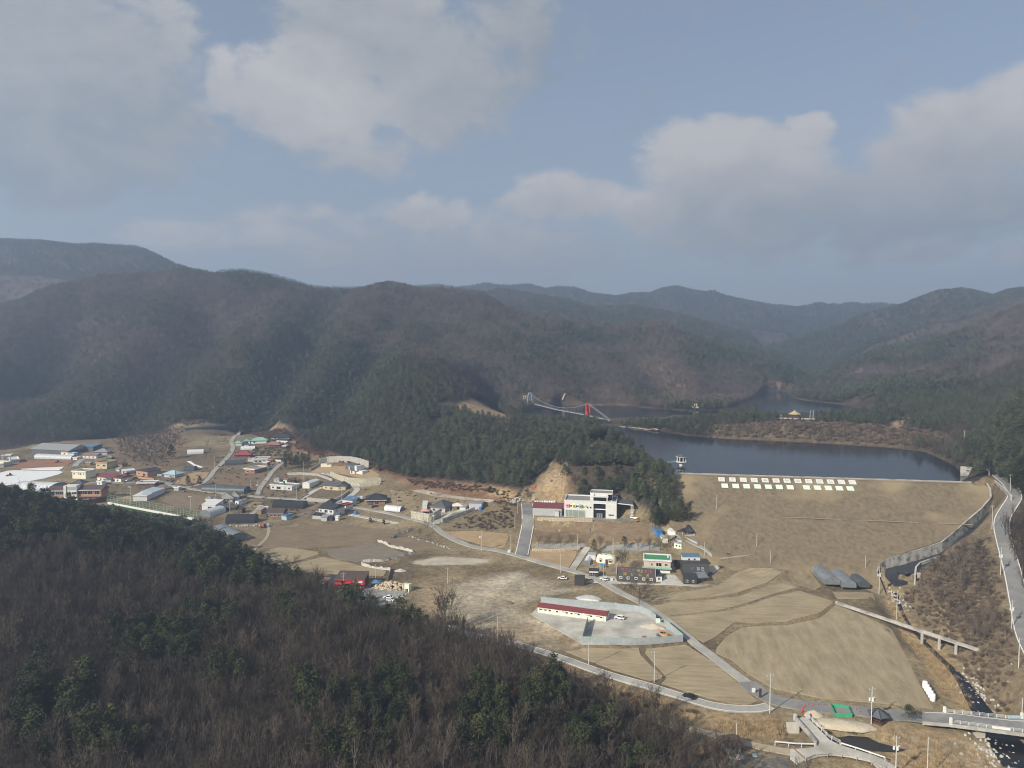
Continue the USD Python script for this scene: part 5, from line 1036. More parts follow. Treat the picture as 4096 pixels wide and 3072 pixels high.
# black shop with big lettering on its sloping front
c, ang, w = frame_of((2466, 2322), (2622, 2330)); shop = thing('black_shop', 'black clad shop with large pink and yellow lettering on its tilted front', 'shop', c, ang); mp = w / 156
tilt = np.array([[1, 0, 0, 0], [0, .94, .34, 0], [0, -.34, .94, 0]])      # front leans back
Hf = 7.0
MB().prof([(0, -1.5), (7, -1.5), (7, 4.6), (Hf * .34 + .4, Hf * .94), (Hf * .34, Hf * .94), (0, 0)], -w / 2, w / 2).build('wall', 'dark_wall', shop)
for s_ in (-1, 1): MB().prof([(0.0, 3.2), (Hf * .34 + .9, 4.8), (Hf * .34 + .8, Hf * .94 + 1.9), (Hf * .34 + .3, Hf * .94 + .2)], s_ * w / 2 - .1, s_ * w / 2 + .1).build('side_fin', 'grey_wall', shop)
xs0 = lambda px: (px - 2466) * mp - w / 2
letters(shop, [('엑', xs0(2483), 4.9, 1.55, 'letter_pink'), ('기', xs0(2497), 4.85, 1.55, 'letter_pink'), ('스', xs0(2511), 4.8, 1.55, 'letter_pink'), ('환', xs0(2528), 4.75, 1.5, 'letter_blue'), ('약', xs0(2547), 4.7, 1.6, 'letter_yellow'), ('초', xs0(2561), 4.65, 1.55, 'letter_yellow'), ('판', xs0(2578), 4.6, 1.6, 'letter_pink'), ('매', xs0(2594), 4.6, 1.6, 'letter_pink'),
               ('예', xs0(2492), 2.75, 1.6, 'letter_yellow'), ('진', xs0(2523), 2.65, 1.6, 'letter_yellow'), ('식', xs0(2554), 2.6, 1.6, 'letter_yellow'), ('품', xs0(2584), 2.55, 1.6, 'letter_yellow')], np.array([[1, 0, 0, 0], [0, .94, .34, 0], [0, -.34, .94, 0]]))
for px in (2483, 2513, 2544, 2575, 2605):
    f_ = MB().box(xs0(px) - .75, xs0(px) + .75, -.16, .1, .85, 2.2); g_ = MB().box(xs0(px) - .5, xs0(px) - .05, -.22, -.12, 1.1, 1.95).box(xs0(px) + .05, xs0(px) + .5, -.22, -.12, 1.1, 1.95); f_.move(0, tilt); g_.move(0, tilt); p_ = f_.build('window', 'white_roof', shop); g_.build('pane', 'window_glass', p_)
house('white_annex', 'small white annex with black roof at the right end of the black lettered shop', (2624, 2328), (2648, 2326), 6, 2.8, 'shed', 1.4, 'white_wall', 'black_roof', .2, [(0, 0, 1.0, 1.2, 1.2)])
# restaurant with three big letters
c, ang, w = frame_of((2732, 2306), (2836, 2308)); rest = thing('letter_restaurant', 'black sloping roofed restaurant with three large outlined letters', 'restaurant', c, ang)
MB().prof([(0, -1.5), (9, -1.5), (9, 6.2), (2.4, 6.2), (0, 2.2)], -w / 2, w / 2).build('wall', 'dark_wall', rest)
T_ = np.array([[1, 0, 0, 0], [0, .857, .514, -.12], [0, -.514, .857, 2.25]])
letters(rest, [('생', -w / 2 + w * .30, 1.2, 1.75, 'letter_blue'), ('칡', -w / 2 + w * .54, 1.15, 1.75, 'letter_white'), ('즙', -w / 2 + w * .70, 1.1, 1.75, 'letter_white')], T_)
house('grey_container', 'grey hut with blue edged roof and two windows above the lettered restaurant', tuple(G.hit(2730, 2283) + (0, 0, 5.0)), tuple(G.hit(2800, 2284) + (0, 0, 5.0)), 5, 2.7, 'shed', .4, 'pale_grey_wall', 'blue_roof', .3, [(0, -.14, .9, 1.1, 1.0), (0, .18, .9, 1.1, 1.0)], cat='hut')
house('black_kiosk', 'black hut with two white framed windows in front of the lettered restaurant', (2735, 2336), (2787, 2338), 5, 3.0, 'shed', 1.3, 'dark_wall', 'black_roof', .2, [(0, -.24, .9, 1.3, 1.3), (0, .24, .9, 1.3, 1.3)], cat='hut')
c, ang, w = frame_of((2788, 2334), (2836, 2330)); t = thing('glass_porch', 'lean-to porch with pale sloping sheets right of the black hut', 'porch', c, ang); MB().prof([(0, 2.6), (5, 4.2), (5, 4.32), (0, 2.72)], -w / 2, w / 2).build('roof', 'grey_film', t)
for x in (-w / 2 + .2, 0, w / 2 - .2): MB().box(x - .08, x + .08, 0, .16, -.5, 2.6).build('post', 'steel_dark', t)
# green roofed two storey house
gh_, w = house('green_roofed_house', 'two storey beige house with bright green flat roof and balcony', (2575, 2284), (2682, 2292), 11, 6.2, 'flat', 0, 'beige_wall', 'green_roof', .5, [(0, .06, 3.2, 2.9, 1.9), (0, .33, 3.5, 1.5, 1.4), (0, -.2, 3.3, .8, 1.5)], trim='white_roof', th=.6)
MB().box(-w / 2 - .8, w / 2 + .5, -2.2, -.02, 2.35, 2.6).build('balcony', 'green_roof', gh_); MB().box(-w / 2 - .8, w / 2 + .5, -2.3, -2.2, 2.3, 3.3).build('balcony_wall', 'mint_roof', gh_); MB().box(0, w / 2 - .2, -.6, 0.02, -1, 2.3).build('garage', 'white_wall', gh_); MB().cyl(w / 2 - 1.2, 7, 6.2, 7.4, .5).build('water_tank', 'white_roof', gh_)
house('grey_shed', 'small grey container with one window beside the dome house', (2351, 2240), (2382, 2241), 3.5, 3.0, 'shed', .3, 'pale_grey_wall', 'metal_grey', .1, [(0, -.25, 1.4, .9, .9)], cat='shed')
tunnel('small_greenhouse', 'short clear plastic tunnel in front of the grey container', (2358, 2262), (2366, 2237), 3.2, 2.4, 'white_film', 4, cat=GH)
k_, w = house('ticket_kiosk', 'black kiosk with white fascia and shop window by the junction', (2357, 2306), (2393, 2308), 4, 3.1, 'flat', 0, 'dark_wall', 'black_roof', .3, [(0, -.15, .9, 2.4, 1.4)], trim='black_roof', th=.3, cat='kiosk'); MB().box(-w / 2, w / 2, -.5, -.3, 2.3, 3.0).build('fascia', 'white_roof', k_)
# site hut inside the fenced yard
c, ang, w = frame_of((2151, 2450), (2423, 2487)); hut = thing('site_hut', 'long cream site hut with maroon roof inside the metal fence', 'site hut', c, ang); d_ = 6.2
MB().prof([(0, -.5), (d_, -.5), (d_, 2.7), (d_ / 2, 3.6), (0, 2.7)], -w / 2, w / 2).build('wall', 'cream_panel', hut); roof_mesh('gable', w, d_, 2.7, 1.15, .35, .12).build('roof', 'maroon_roof', hut); MB().bar((-w / 2, d_ / 2, 3.9), (w / 2, d_ / 2, 3.9), .25, .1).build('ridge_cap', 'lilac_wall', hut)
for u in (.045, .115, .185, .29, .435, .505, .61, .79, .935): window(hut, 0, w, d_, (u - .5) * w, 1.25, 1.1, .85)
for u in (.085, .15, .39, .575, .74, .885): MB().box((u - .5) * w - 1.2, (u - .5) * w + 1.0, -.75, 0, 2.15, 2.24).build('canopy', 'pale_grey_wall', hut)
for u in (.025, .10, .165, .22, .32, .41, .48, .54, .65, .70, .85, .965): MB().box((u - .5) * w - .06, (u - .5) * w + .06, -.05, 0, 0, 2.7).build('panel_joint', 'brown_roof' if u in (.025, .32, .65, .965) else 'cream_wall', hut)
window(hut, 1, w, d_, 0, 1.2, .7, 1.0)
# red fronted shop
rs, w = house('red_shop', 'brown shop with bright red trim, awnings and a white sign', (1340, 2352), (1456, 2357), 9, 4.4, 'shed', 1.6, 'dark_wood', 'brown_roof', .3, [(0, -.2, .9, 2.4, 1.4), (0, .19, .8, 2.0, 1.8), (0, .37, .8, 2.0, 1.8)], cat='shop')
MB().box(-w / 2 - .35, w / 2 + .35, -.42, -.3, 4.25, 4.7).build('fascia', 'bright_red', rs); MB().box(w / 2 - .1, w / 2 + .35, -.5, .1, 0, 4.4).build('post', 'bright_red', rs); MB().prof([(-1.2, 2.3), (0, 2.8), (0, 3.0), (-1.2, 2.45)], -w / 2, -w * .12).build('awning', 'bright_red', rs); MB().prof([(-1.2, 2.3), (0, 2.8), (0, 3.0), (-1.2, 2.45)], w * .1, w / 2).build('awning', 'bright_red', rs); MB().prof([(-1.3, 3.0), (0, 3.4), (0, 3.6), (-1.3, 3.15)], -w * .11, w * .09).build('awning', 'bright_red', rs)
sg = MB().box(w * .13, w * .46, -.55, -.42, 3.15, 4.2).build('sign', 'white_roof', rs); letters(sg, [('마', w * .15, 3.35, .7, 'letter_grey'), ('루', w * .20, 3.35, .7, 'letter_grey'), ('을', w * .255, 3.35, .7, 'letter_grey')], np.array([[1, 0, 0, 0], [0, 1, 0, -.5], [0, 0, 1, 0]])); MB().box(w * .31, w * .45, -.6, -.54, 3.55, 3.8).build('small_lettering', 'grey_wall', sg)
MB().box(-w * .08, w * .06, -.5, 0, 0, 2.5).build('door', 'window_glass', rs); MB().box(-w * .5, w * .5, -2.0, 0, -.8, .35).build('deck', 'dark_wood', rs); MB().box(-w * .1, w * .02, -3.2, -2.0, -.8, .1).build('steps', 'wood', rs)
house('dark_lean_to', 'low black roofed lean-to at the left end of the red fronted shop', (1304, 2350), (1338, 2352), 7, 2.4, 'shed', 1.6, 'dark_wood', 'black_roof', .3, [], cat='shed'); house('red_roofed_shed', 'small glazed shed with dull red roof left of the lean-to', (1280, 2350), (1302, 2352), 5, 2.5, 'shed', 1.0, 'grey_wall', 'rust_roof', .4, [(0, 0, .7, 1.5, 1.4)], cat='shed')
b_, w = house('cream_booth', 'small cream booth with slanted pale roof beside the stone heap', (1618, 2364), (1636, 2367), 2.2, 3.2, 'shedf', .5, 'cream_panel', 'mint_wall', .4, [], cat='booth'); MB().box(-.6, .6, -.5, 0, .3, 1.4).build('hatch', 'steel_dark', b_)
# barn shed bottom right
sh, w = house('brown_shed', 'old shed with dark brown gable roof beside the dirt track', (2917, 3020), (2963, 3014), 5.2, 2.7, 'gable', 1.5, 'grey_wall', 'brown_roof', .9, [], cat='shed')
for k in (-.15, .15): MB().box(k * w - .35, k * w + .35, -.08, 0, .1, 2.4).build('door', 'wood', sh)
# ------------------------------------------------------------------ village houses, sheds and greenhouses
for a in [
    ('farm_barn', 'huge open farm barn with weathered blue grey roof', (127, 1816), (276, 1821), 26, 5.0, 'gable', 4.5, 'steel_dark', 'grey_roof', .8, [], None, 'barn'),
    ('blue_barn', 'dark open barn with bright blue roof strip beside the big farm barn', (318, 1806), (372, 1806), 14, 5.0, 'shed', 1.5, 'steel_dark', 'blue_roof', .6, [], None, 'barn'),
    ('farm_shop', 'small hut with faded red front board under the farm barn', (244, 1820), (272, 1821), 5, 3.2, 'flat', 0, 'cream_wall', 'pale_blue', .3, [(0, 0, .8, 2, 1.4)], 'terracotta', 'hut'), ('blue_roofed_hut', 'small hut with pale blue flat roof right of the farm hut', (272, 1824), (296, 1824), 5, 2.6, 'flat', 0, 'white_wall', 'pale_blue', .4, [], 'pale_blue', 'hut'),
    ('poultry_shed', 'grey poultry shed with white fascia, rearmost of the row at the left edge', (42, 1856), (78, 1852), 20, 3.6, 'flat', 0, 'grey_wall', 'white_roof', .3, [], 'cream_panel', 'shed'), ('poultry_shed', 'grey poultry shed with white fascia, middle of the row at the left edge', (12, 1868), (45, 1861), 20, 3.6, 'flat', 0, 'grey_wall', 'white_roof', .3, [], 'cream_panel', 'shed'), ('poultry_shed', 'cream fronted poultry shed, frontmost of the row at the left edge', (-40, 1874), (15, 1870), 18, 3.4, 'flat', 0, 'cream_wall', 'white_roof', .3, [(0, .1, .8, 1.6, 1.2)], 'cream_panel', 'shed'),
    ('white_cottage', 'white flat roofed cottage behind the poultry sheds', (6, 1838), (42, 1836), 9, 3.4, 'flat', 0, 'grey_wall', 'white_roof', .5, [(0, -.1, .6, 2.2, 1.6)], 'white_roof', 'house'),
    ('cream_house', 'cream house on open pillars with a pale flat roof above the school', (290, 1914), (343, 1916), 12, 6.2, 'flat', 0, 'cream_wall', 'roof_deck', .6, [(0, -.36, 3.6, 1.4, 1.3), (0, -.05, 3.6, .9, 1.3), (0, .12, 3.4, 1.6, 1.6), (0, .36, 3.6, .9, 1.3)], 'cream_panel', 'house'),
    ('yellow_house', 'yellow house with scalloped parapet and green roof', (384, 1875), (428, 1876), 14, 5.6, 'flat', 0, 'yellow_wall', 'green_roof', .5, [(0, -.28, 2.6, 2.2, 1.4), (0, .25, 2.3, 2.8, 1.8)], 'orange_brick', 'house'),
    ('long_house', 'long cream bungalow with maroon roof and roof solar panels', (390, 1922), (484, 1929), 13, 3.2, 'gable', 2.4, 'cream_wall', 'maroon_roof', .6, row_of(6, .7, 1.7, 1.6), None, 'house'),
    ('brick_house', 'orange brick house with a black gable roof', (545, 1902), (590, 1908), 13, 4.6, 'gabley', 1.8, 'orange_brick', 'black_roof', .5, [(0, -.25, 1.4, 1.8, 1.4), (0, .22, .8, 3.2, 2.0)], None, 'house'), ('long_shed', 'narrow dark shed with white edged roof left of the brick house', (492, 1900), (540, 1893), 6, 3.0, 'shed', .8, 'grey_wall', 'white_roof', .3, [], None, 'shed'),
    ('maroon_house', 'low maroon walled house with long white roof band', (550, 1948), (618, 1946), 9, 3.0, 'flat', 0, 'maroon_wall', 'roof_deck', .9, row_of(4, .6, 1.8, 1.5), 'white_roof', 'house'), ('blue_tile_house', 'small house with pale blue hipped roof on the village edge', (656, 1908), (700, 1912), 9, 2.8, 'hip', 2.6, 'grey_wall', 'pale_blue', .9, [(0, .1, .6, 2, 1.3)], None, 'house'),
    ('white_roofed_shed', 'shed with slanted white roof and white gate by the soccer fence', (533, 2004), (588, 2004), 14, 4.0, 'gabley', 1.6, 'pale_grey_wall', 'white_roof', .5, [], None, 'shed'), ('blue_roofed_shed', 'long grey shed with pale blue roof behind the white roofed shed', (610, 1992), (658, 1970), 9, 3.6, 'shed', 1.0, 'pale_grey_wall', 'pale_blue', .3, [], None, 'shed'),
    ('grey_tile_house', 'old house with grey hipped tile roof above the yellow house', (376, 1820), (428, 1818), 10, 2.8, 'hip', 2.8, 'grey_wall', 'grey_roof', 1.0, [(0, 0, .5, 2, 1.3)], None, 'house'), ('old_maroon_house', 'small white house with dull maroon roof below the grey tiled house', (330, 1834), (385, 1834), 8, 2.8, 'gable', 1.8, 'white_wall', 'rust_roof', .5, row_of(3, .7, 1.6, 1.3), None, 'house'),
    ('mint_house', 'long farmhouse with pale green hipped roof beside the winding lane', (1005, 1776), (1066, 1772), 10, 3.2, 'hip', 3.0, 'white_wall', 'mint_roof', 1.0, [(0, -.3, .6, 2, 1.6)], None, 'house'), ('mint_house', 'small green roofed house nearest the winding lane', (942, 1782), (966, 1783), 11, 3.0, 'gabley', 2.6, 'grey_wall', 'mint_roof', 1.0, [], None, 'house'), ('mint_house', 'green gabled wing in the middle of the green roofed farm', (974, 1776), (1000, 1775), 10, 3.2, 'gabley', 2.2, 'white_wall', 'mint_roof', .8, [(0, .1, .5, 1.6, 2.0)], None, 'house'),
    ('black_tile_house', 'house with black hipped tile roof and white eaves, highest in the village', (1084, 1760), (1158, 1760), 11, 3.4, 'hip', 3.0, 'grey_wall', 'black_roof', 1.2, row_of(3, .6, 2, 1.6), None, 'house'), ('white_tile_house', 'small white walled house with black roof below the highest house', (1106, 1772), (1150, 1772), 7, 3.0, 'gable', 1.6, 'white_wall', 'black_roof', .6, [(0, -.2, .7, 1.5, 1.3)], None, 'house'),
    ('dark_red_house', 'house with a dark red sheet roof and white eaves', (1062, 1790), (1118, 1788), 9, 2.8, 'hip', 2.6, 'maroon_wall', 'rust_roof', 1.0, [], None, 'house'), ('red_roofed_house', 'house with vivid crimson hipped roof beside the lane', (938, 1832), (1000, 1831), 10, 3.0, 'hip', 3.2, 'maroon_wall', 'red_roof', 1.2, row_of(3, .5, 2.2, 1.6), None, 'house'),
    ('white_band_house', 'flat roofed house with white roof bands and parked truck', (1012, 1852), (1068, 1850), 12, 3.4, 'flat', 0, 'grey_wall', 'roof_deck', .8, row_of(3, .5, 2.4, 1.8), 'white_roof', 'house'), ('flat_brick_house', 'flat roofed brick house with thick white roof edge below the lane', (980, 1891), (1018, 1895), 16, 3.6, 'flat', 0, 'brick', 'roof_deck', .9, [(0, -.2, .8, 2.4, 1.5), (0, .3, .8, 2.4, 1.5)], 'white_roof', 'house'),
    ('hamlet_house', 'old stone tiled house with pale blue eaves, left of the white container', (872, 2012), (930, 2008), 11, 3.2, 'hip', 3.0, 'grey_wall', 'stone_tile', .9, row_of(2, .6, 1.8, 1.5), 'pale_blue', 'house'), ('hamlet_house', 'stone tiled house with blue eaves behind the white container', (922, 2002), (953, 2000), 9, 3.0, 'hip', 2.4, 'white_wall', 'stone_tile', .8, [], 'pale_blue', 'house'), ('gabled_barn', 'small stone tiled barn with gable towards the valley', (846, 2018), (878, 2019), 9, 3.2, 'gabley', 2.4, 'pale_grey_wall', 'stone_tile', .5, [], None, 'barn'),
    ('white_container', 'white container hut with one window beside the old tiled houses', (941, 2022), (955, 2023), 9, 2.7, 'flat', 0, 'white_wall', 'white_roof', .1, [(0, -.1, 1.1, 1.0, 1.0)], 'white_roof', 'container'), ('white_workshop', 'workshop with slanted white roof and grey wall by the fence end', (808, 2042), (862, 2043), 11, 4.2, 'shed', 1.6, 'pale_grey_wall', 'white_roof', .3, [(0, .1, 1.2, 3.4, 1.8)], None, 'workshop'), ('dark_long_shed', 'low dark shed behind the grey quonset roof', (868, 2046), (945, 2040), 7, 2.4, 'flat', 0, 'dark_wood', 'slate_roof', .4, [], 'slate_roof', 'shed'),
    ('rusty_shed', 'shed with patched red and blue rusty roof at the wood edge', (752, 2122), (806, 2112), 9, 3.4, 'gable', 1.4, 'grey_wall', 'rust_roof', .5, [], None, 'shed'), ('white_hut', 'small white hut half hidden behind the pines', (868, 2186), (886, 2188), 4, 3.0, 'flat', 0, 'white_wall', 'white_roof', .1, [(0, .2, 1.2, 1, 1)], 'white_roof', 'hut'),
    ('brown_shop', 'brown roofed shop with orange lower wall and coloured lights', (1072, 2068), (1130, 2069), 9, 2.9, 'gable', 2.6, 'wood', 'brown_roof', .8, row_of(3, .6, 2.0, 1.4), 'letter_blue', 'shop'), ('blue_topped_container', 'pale blue container hut with blue roof beside the brown shop', (1126, 2078), (1146, 2082), 6, 3.0, 'flat', 0, 'pale_blue', 'blue_roof', .3, [], 'blue_roof', 'container'),
    ('grey_bungalow', 'long pale grey bungalow with white roof band and green tank', (1082, 1957), (1168, 1962), 10, 3.4, 'flat', 0, 'pale_grey_wall', 'roof_deck', .6, [(0, -.38, .9, 2, 1.4), (0, -.12, .5, 4, 2), (0, .18, 1, 1, 1.3), (0, .36, .9, 2, 1.4)], 'white_roof', 'house'),
    ('garage', 'white garage with curved white roof and open side', (1210, 1953), (1238, 1954), 15, 4.2, 'gabley', 1.2, 'white_wall', 'white_roof', .3, [], None, 'garage'),
    ('timber_house', 'cream walled house with stepped dark brown roofs', (1292, 1958), (1352, 1962), 11, 3.4, 'gable', 2.8, 'yellow_wall', 'slate_roof', .7, [(0, -.3, .9, 1.4, 1.5), (0, .06, .4, 2.2, 2.0)], None, 'house'),
    ('tile_villa', 'two storey pale villa with black tiled roof and white balcony band', (1276, 2067), (1334, 2073), 13, 6.2, 'gable', 2.6, 'pale_grey_wall', 'black_roof', .7, [(0, -.38, 3.7, 1.6, 1.6), (0, .0, 3.3, 2.6, 2.1), (0, .32, 3.7, 2, 1.6), (0, .3, .7, 1.6, 1.4), (1, -.2, 3.8, 1.4, 1.4), (1, .1, 1.0, 1.2, 1.2)], None, 'house'),
    ('sentry_hut', 'tiny white hut with pale roof right of the two storey villa', (1341, 2082), (1353, 2083), 2.2, 2.8, 'shed', .3, 'white_wall', 'white_roof', .2, [(0, -.2, 1.3, .5, .6), (0, .2, 1.3, .5, .6)], None, 'hut'), ('dark_kennel', 'small dark box hut in front of the villa', (1316, 2083), (1329, 2084), 2.0, 2.4, 'flat', 0, 'dark_wall', 'black_roof', .1, [], 'black_roof', 'hut'), ('shade_lean_to', 'low black netted lean-to left of the villa entrance', (1250, 2076), (1291, 2078), 5, 2.6, 'shed', .8, 'grey_wall', 'shade_net', .3, [], None, 'shed'),
    ('red_topped_container', 'white container with red roof behind the villa', (1362, 2036), (1384, 2040), 7, 3.2, 'flat', 0, 'pale_grey_wall', 'red_roof', .1, [], 'red_roof', 'container'), ('blue_workshop', 'workshop with two overlapping blue roofs and rust stained wall', (1370, 2018), (1410, 2022), 9, 3.6, 'shed', 1.0, 'pale_grey_wall', 'blue_roof', .5, [], None, 'workshop'), ('white_porch', 'long white flat porch roof between the blue workshop and the black tiled house', (1412, 2012), (1448, 2008), 5, 3.0, 'flat', 0, 'steel_dark', 'white_roof', .3, [], 'white_roof', 'porch'),
    ('black_hanok', 'black hipped tile house with white eaves and white railing', (1466, 2024), (1540, 2016), 12, 3.6, 'hip', 3.6, 'brick', 'black_roof', 1.3, [(0, -.3, .9, 2.2, 1.6), (0, .05, .6, 2.4, 1.9)], 'white_roof', 'house'),
    ('awning_house', 'dark hip roofed house with striped red awning above the yellow stone wall', (1722, 2046), (1780, 2050), 14, 3.4, 'hip', 3.4, 'grey_wall', 'slate_roof', .8, [(0, -.25, .6, 2, 1.8), (0, .2, .6, 2, 1.8), (1, .1, .8, 1.6, 1.4)], 'rust_roof', 'house'), ('white_side_shed', 'white shed with slanted white roof left of the awning house', (1690, 2042), (1708, 2040), 12, 3.4, 'shed', .6, 'white_wall', 'white_roof', .2, [], None, 'shed'), ('lilac_shed', 'long lilac grey shed with flat pale roof right of the awning house', (1876, 2040), (1926, 2038), 9, 4.2, 'shedf', .5, 'lilac_wall', 'grey_roof', .5, [], None, 'shed'),
    ('dark_brick_house', 'brick house with black roof and barred white window below the dam', (2710, 2150), (2738, 2150), 8, 3.4, 'gabley', 1.4, 'brick', 'black_roof', .5, [(0, 0, 1.0, 2.2, 1.6)], None, 'house'), ('dark_wing', 'dark house wing with white porch post beside the brick house', (2742, 2147), (2768, 2147), 7, 3.2, 'hip', 2.4, 'dark_wall', 'black_roof', .7, [(0, -.3, 1, 1, 1.2)], None, 'house'), ('blue_shed', 'bright blue shed with blue sheet roof by the bamboo', (2627, 2147), (2650, 2147), 7, 3.2, 'shed', .8, 'blue_plastic', 'blue_roof', .4, [], None, 'shed'),
    ('white_barrel_shed', 'low white shed between the blue shed and the brick house', (2670, 2140), (2702, 2142), 6, 2.4, 'gable', 1.0, 'white_wall', 'white_roof', .3, [], None, 'shed'), ('pale_hut', 'small pale hut behind the bare trees', (2652, 2172), (2672, 2172), 5, 3.0, 'gabley', 1.0, 'cream_wall', 'grey_roof', .2, [], None, 'hut'), ('mint_container', 'pale blue green container hut with three windows below the lane', (2696, 2193), (2736, 2195), 4, 3.0, 'flat', 0, 'mint_wall', 'grey_roof', .2, [(0, -.25, .9, 1.1, 1), (0, .05, .9, 1, 1), (0, .3, .9, 1, 1)], 'grey_roof', 'container'), ('grey_topped_hut', 'long low grey roofed hut behind the pale container', (2700, 2176), (2728, 2174), 6, 2.4, 'shed', .5, 'lilac_wall', 'grey_roof', .3, [], None, 'hut'),
    ('black_crate_shed', 'black box shed standing alone by the dirt junction', (2298, 2342), (2338, 2344), 5, 4.0, 'shedf', .6, 'dark_wall', 'black_roof', .1, [], None, 'shed'),
]:
    nme, lab, A, B, dp, hh, rf, rh_, wl, rm, ov_, wn, tr, ct = a
    house(nme, lab, A, B, dp, hh, rf, rh_, wl, rm, ov_, wn, trim=tr, cat=ct)
P_ = stage.GetPrimAtPath
for k in range(3): MB().box(5 + k * 2.6, 7.4 + k * 2.6, 1.0, 4.6, 4.0 + .05, 4.12).move(0, np.array([[1, 0, 0, 0], [0, .94, -.34, 1.4], [0, .34, .94, -.35]])).build('solar_panel', 'window_glass', P_('/World/long_house'))
MB().cyl(-1, 5, 3.4, 6.2, .9).build('water_tank', 'green_paint', P_('/World/grey_bungalow'))
_w = frame_of((1276, 2067), (1334, 2073))[2]; t = P_('/World/tile_villa'); MB().box(-_w / 2 - 1.6, _w / 2 + .4, -1.5, -.02, 2.8, 3.15).build('balcony', 'white_roof', t); r_ = MB()
for k in range(12): r_.box(-_w / 2 - 1.5 + k * (_w + 1.7) / 11 - .05, -_w / 2 - 1.5 + k * (_w + 1.7) / 11 + .05, -1.5, -1.4, 3.15, 4.1)
r_.box(-_w / 2 - 1.6, _w / 2 + .4, -1.52, -1.4, 4.05, 4.15).build('railing', 'white_roof', t); house('villa_rear', 'rear wing of the villa with curved black tile roof', (1302, 2047), (1330, 2047), 9, 6.0, 'hip', 2.2, 'pale_grey_wall', 'black_roof', .6, [], cat='house')
house('timber_wing', 'right wing of the timber house with dark roof', (1352, 1962), (1382, 1960), 10, 3.4, 'gabley', 2.2, 'yellow_wall', 'slate_roof', .6, [(0, -.2, 1, 1.2, 1.3)])
# the school
c, ang, w = frame_of((192, 2004), (402, 2002)); sc_ = thing('school', 'two storey brick school with brown roofs and a white central tower', 'school', c, ang); s_ = w / 210; Xs = lambda px: (px - 192) * s_ - w / 2
MB().box(Xs(192), Xs(258), 0, 11, -2, 7.8).box(Xs(308), Xs(402), 1.5, 12.5, -2, 7.8).build('wall', 'brick', sc_); MB().box(Xs(258), Xs(268), -1.0, 10, -2, 11.6).box(Xs(268), Xs(308), -.4, 10, 2.9, 11.6).box(Xs(268), Xs(308), .6, 10, -2, 2.9).build('tower', 'white_wall', sc_)
roof_mesh('gable', (258 - 192) * s_, 11, 7.8, 2.8, .9, x0=(Xs(192) + Xs(258)) / 2).build('roof', 'brown_roof', sc_); roof_mesh('gable', (402 - 308) * s_, 11, 7.8, 2.8, .9, x0=(Xs(308) + Xs(402)) / 2, y0=1.5).build('roof', 'brown_roof', sc_); roof_mesh('hip', 9, 9, 11.6, 2.6, .3, x0=Xs(290), y0=6).build('tower_roof', 'slate_roof', sc_)
MB().box(Xs(191), Xs(258), -1.0, -.9, 7.5, 8.1).box(Xs(308), Xs(403), .5, .6, 7.5, 8.1).build('fascia', 'white_roof', sc_); MB().box(Xs(192), Xs(258), -.06, 0, 3.2, 4.6).box(Xs(308), Xs(402), 1.44, 1.5, 3.2, 4.6).build('spandrel', 'orange_brick', sc_); MB().prof([(.2, 2.6), (1.5, 3.1), (1.5, 3.3), (.2, 2.8)], Xs(312), Xs(400)).build('canopy', 'rust_roof', sc_)
for px, ww in ((207, 4.6), (231, 2.6), (247, 3.0)): window(sc_, 0, w, 11, Xs(px), 4.8, ww, 2.3, 'white_wall'); window(sc_, 0, w, 11, Xs(px), .8, ww * .8, 1.9, 'white_wall')
for px in (317, 336, 357, 384): window(sc_, 0, w, 11, Xs(px), 4.6, 3.4, 2.4, 'white_wall', y0=1.5); window(sc_, 0, w, 11, Xs(px), .6, 2.4, 1.8, 'white_wall', y0=1.5)
for px in (277, 298): window(sc_, 0, w, 11, Xs(px), 5.0, 3.4, 1.8, 'white_wall', y0=-.4)
MB().box(Xs(272), Xs(304), -.55, -.4, 8.4, 10.8).build('clock_panel', 'metal_grey', sc_)
# modern dark house behind its stone terrace
md, w = house('modern_house', 'new white and black house with tilted black upper storey', (1400, 1894), (1418, 1897), 9, 3.4, 'flat', 0, 'white_wall', 'slate_roof', .15, [(0, -.1, .6, 1.6, 2)], trim='black_roof', th=.3); MB().prof([(-1.5, 3.4), (9, 3.4), (9, 6.6), (5, 8.4), (-.6, 7.4)], -w / 2 - 4.5, w / 2 + .5).build('upper_storey', 'slate_roof', md); MB().box(w / 2 + .5, w / 2 + 3.2, -.4, 8, 3.2, 7.4).box(w / 2, w / 2 + 8, 1.5, 8, -1, 3.2).build('side_wing', 'white_wall', md)
for x in (-3, .2): window(md, 0, w, 9, x, 4.3, 1.6, 1.6, y0=-1.5)
MB().box(-w / 2 + .6, -w / 2 + 1.6, -1.9, -1.4, 3.6, 6.4).build('white_panel', 'white_wall', md)
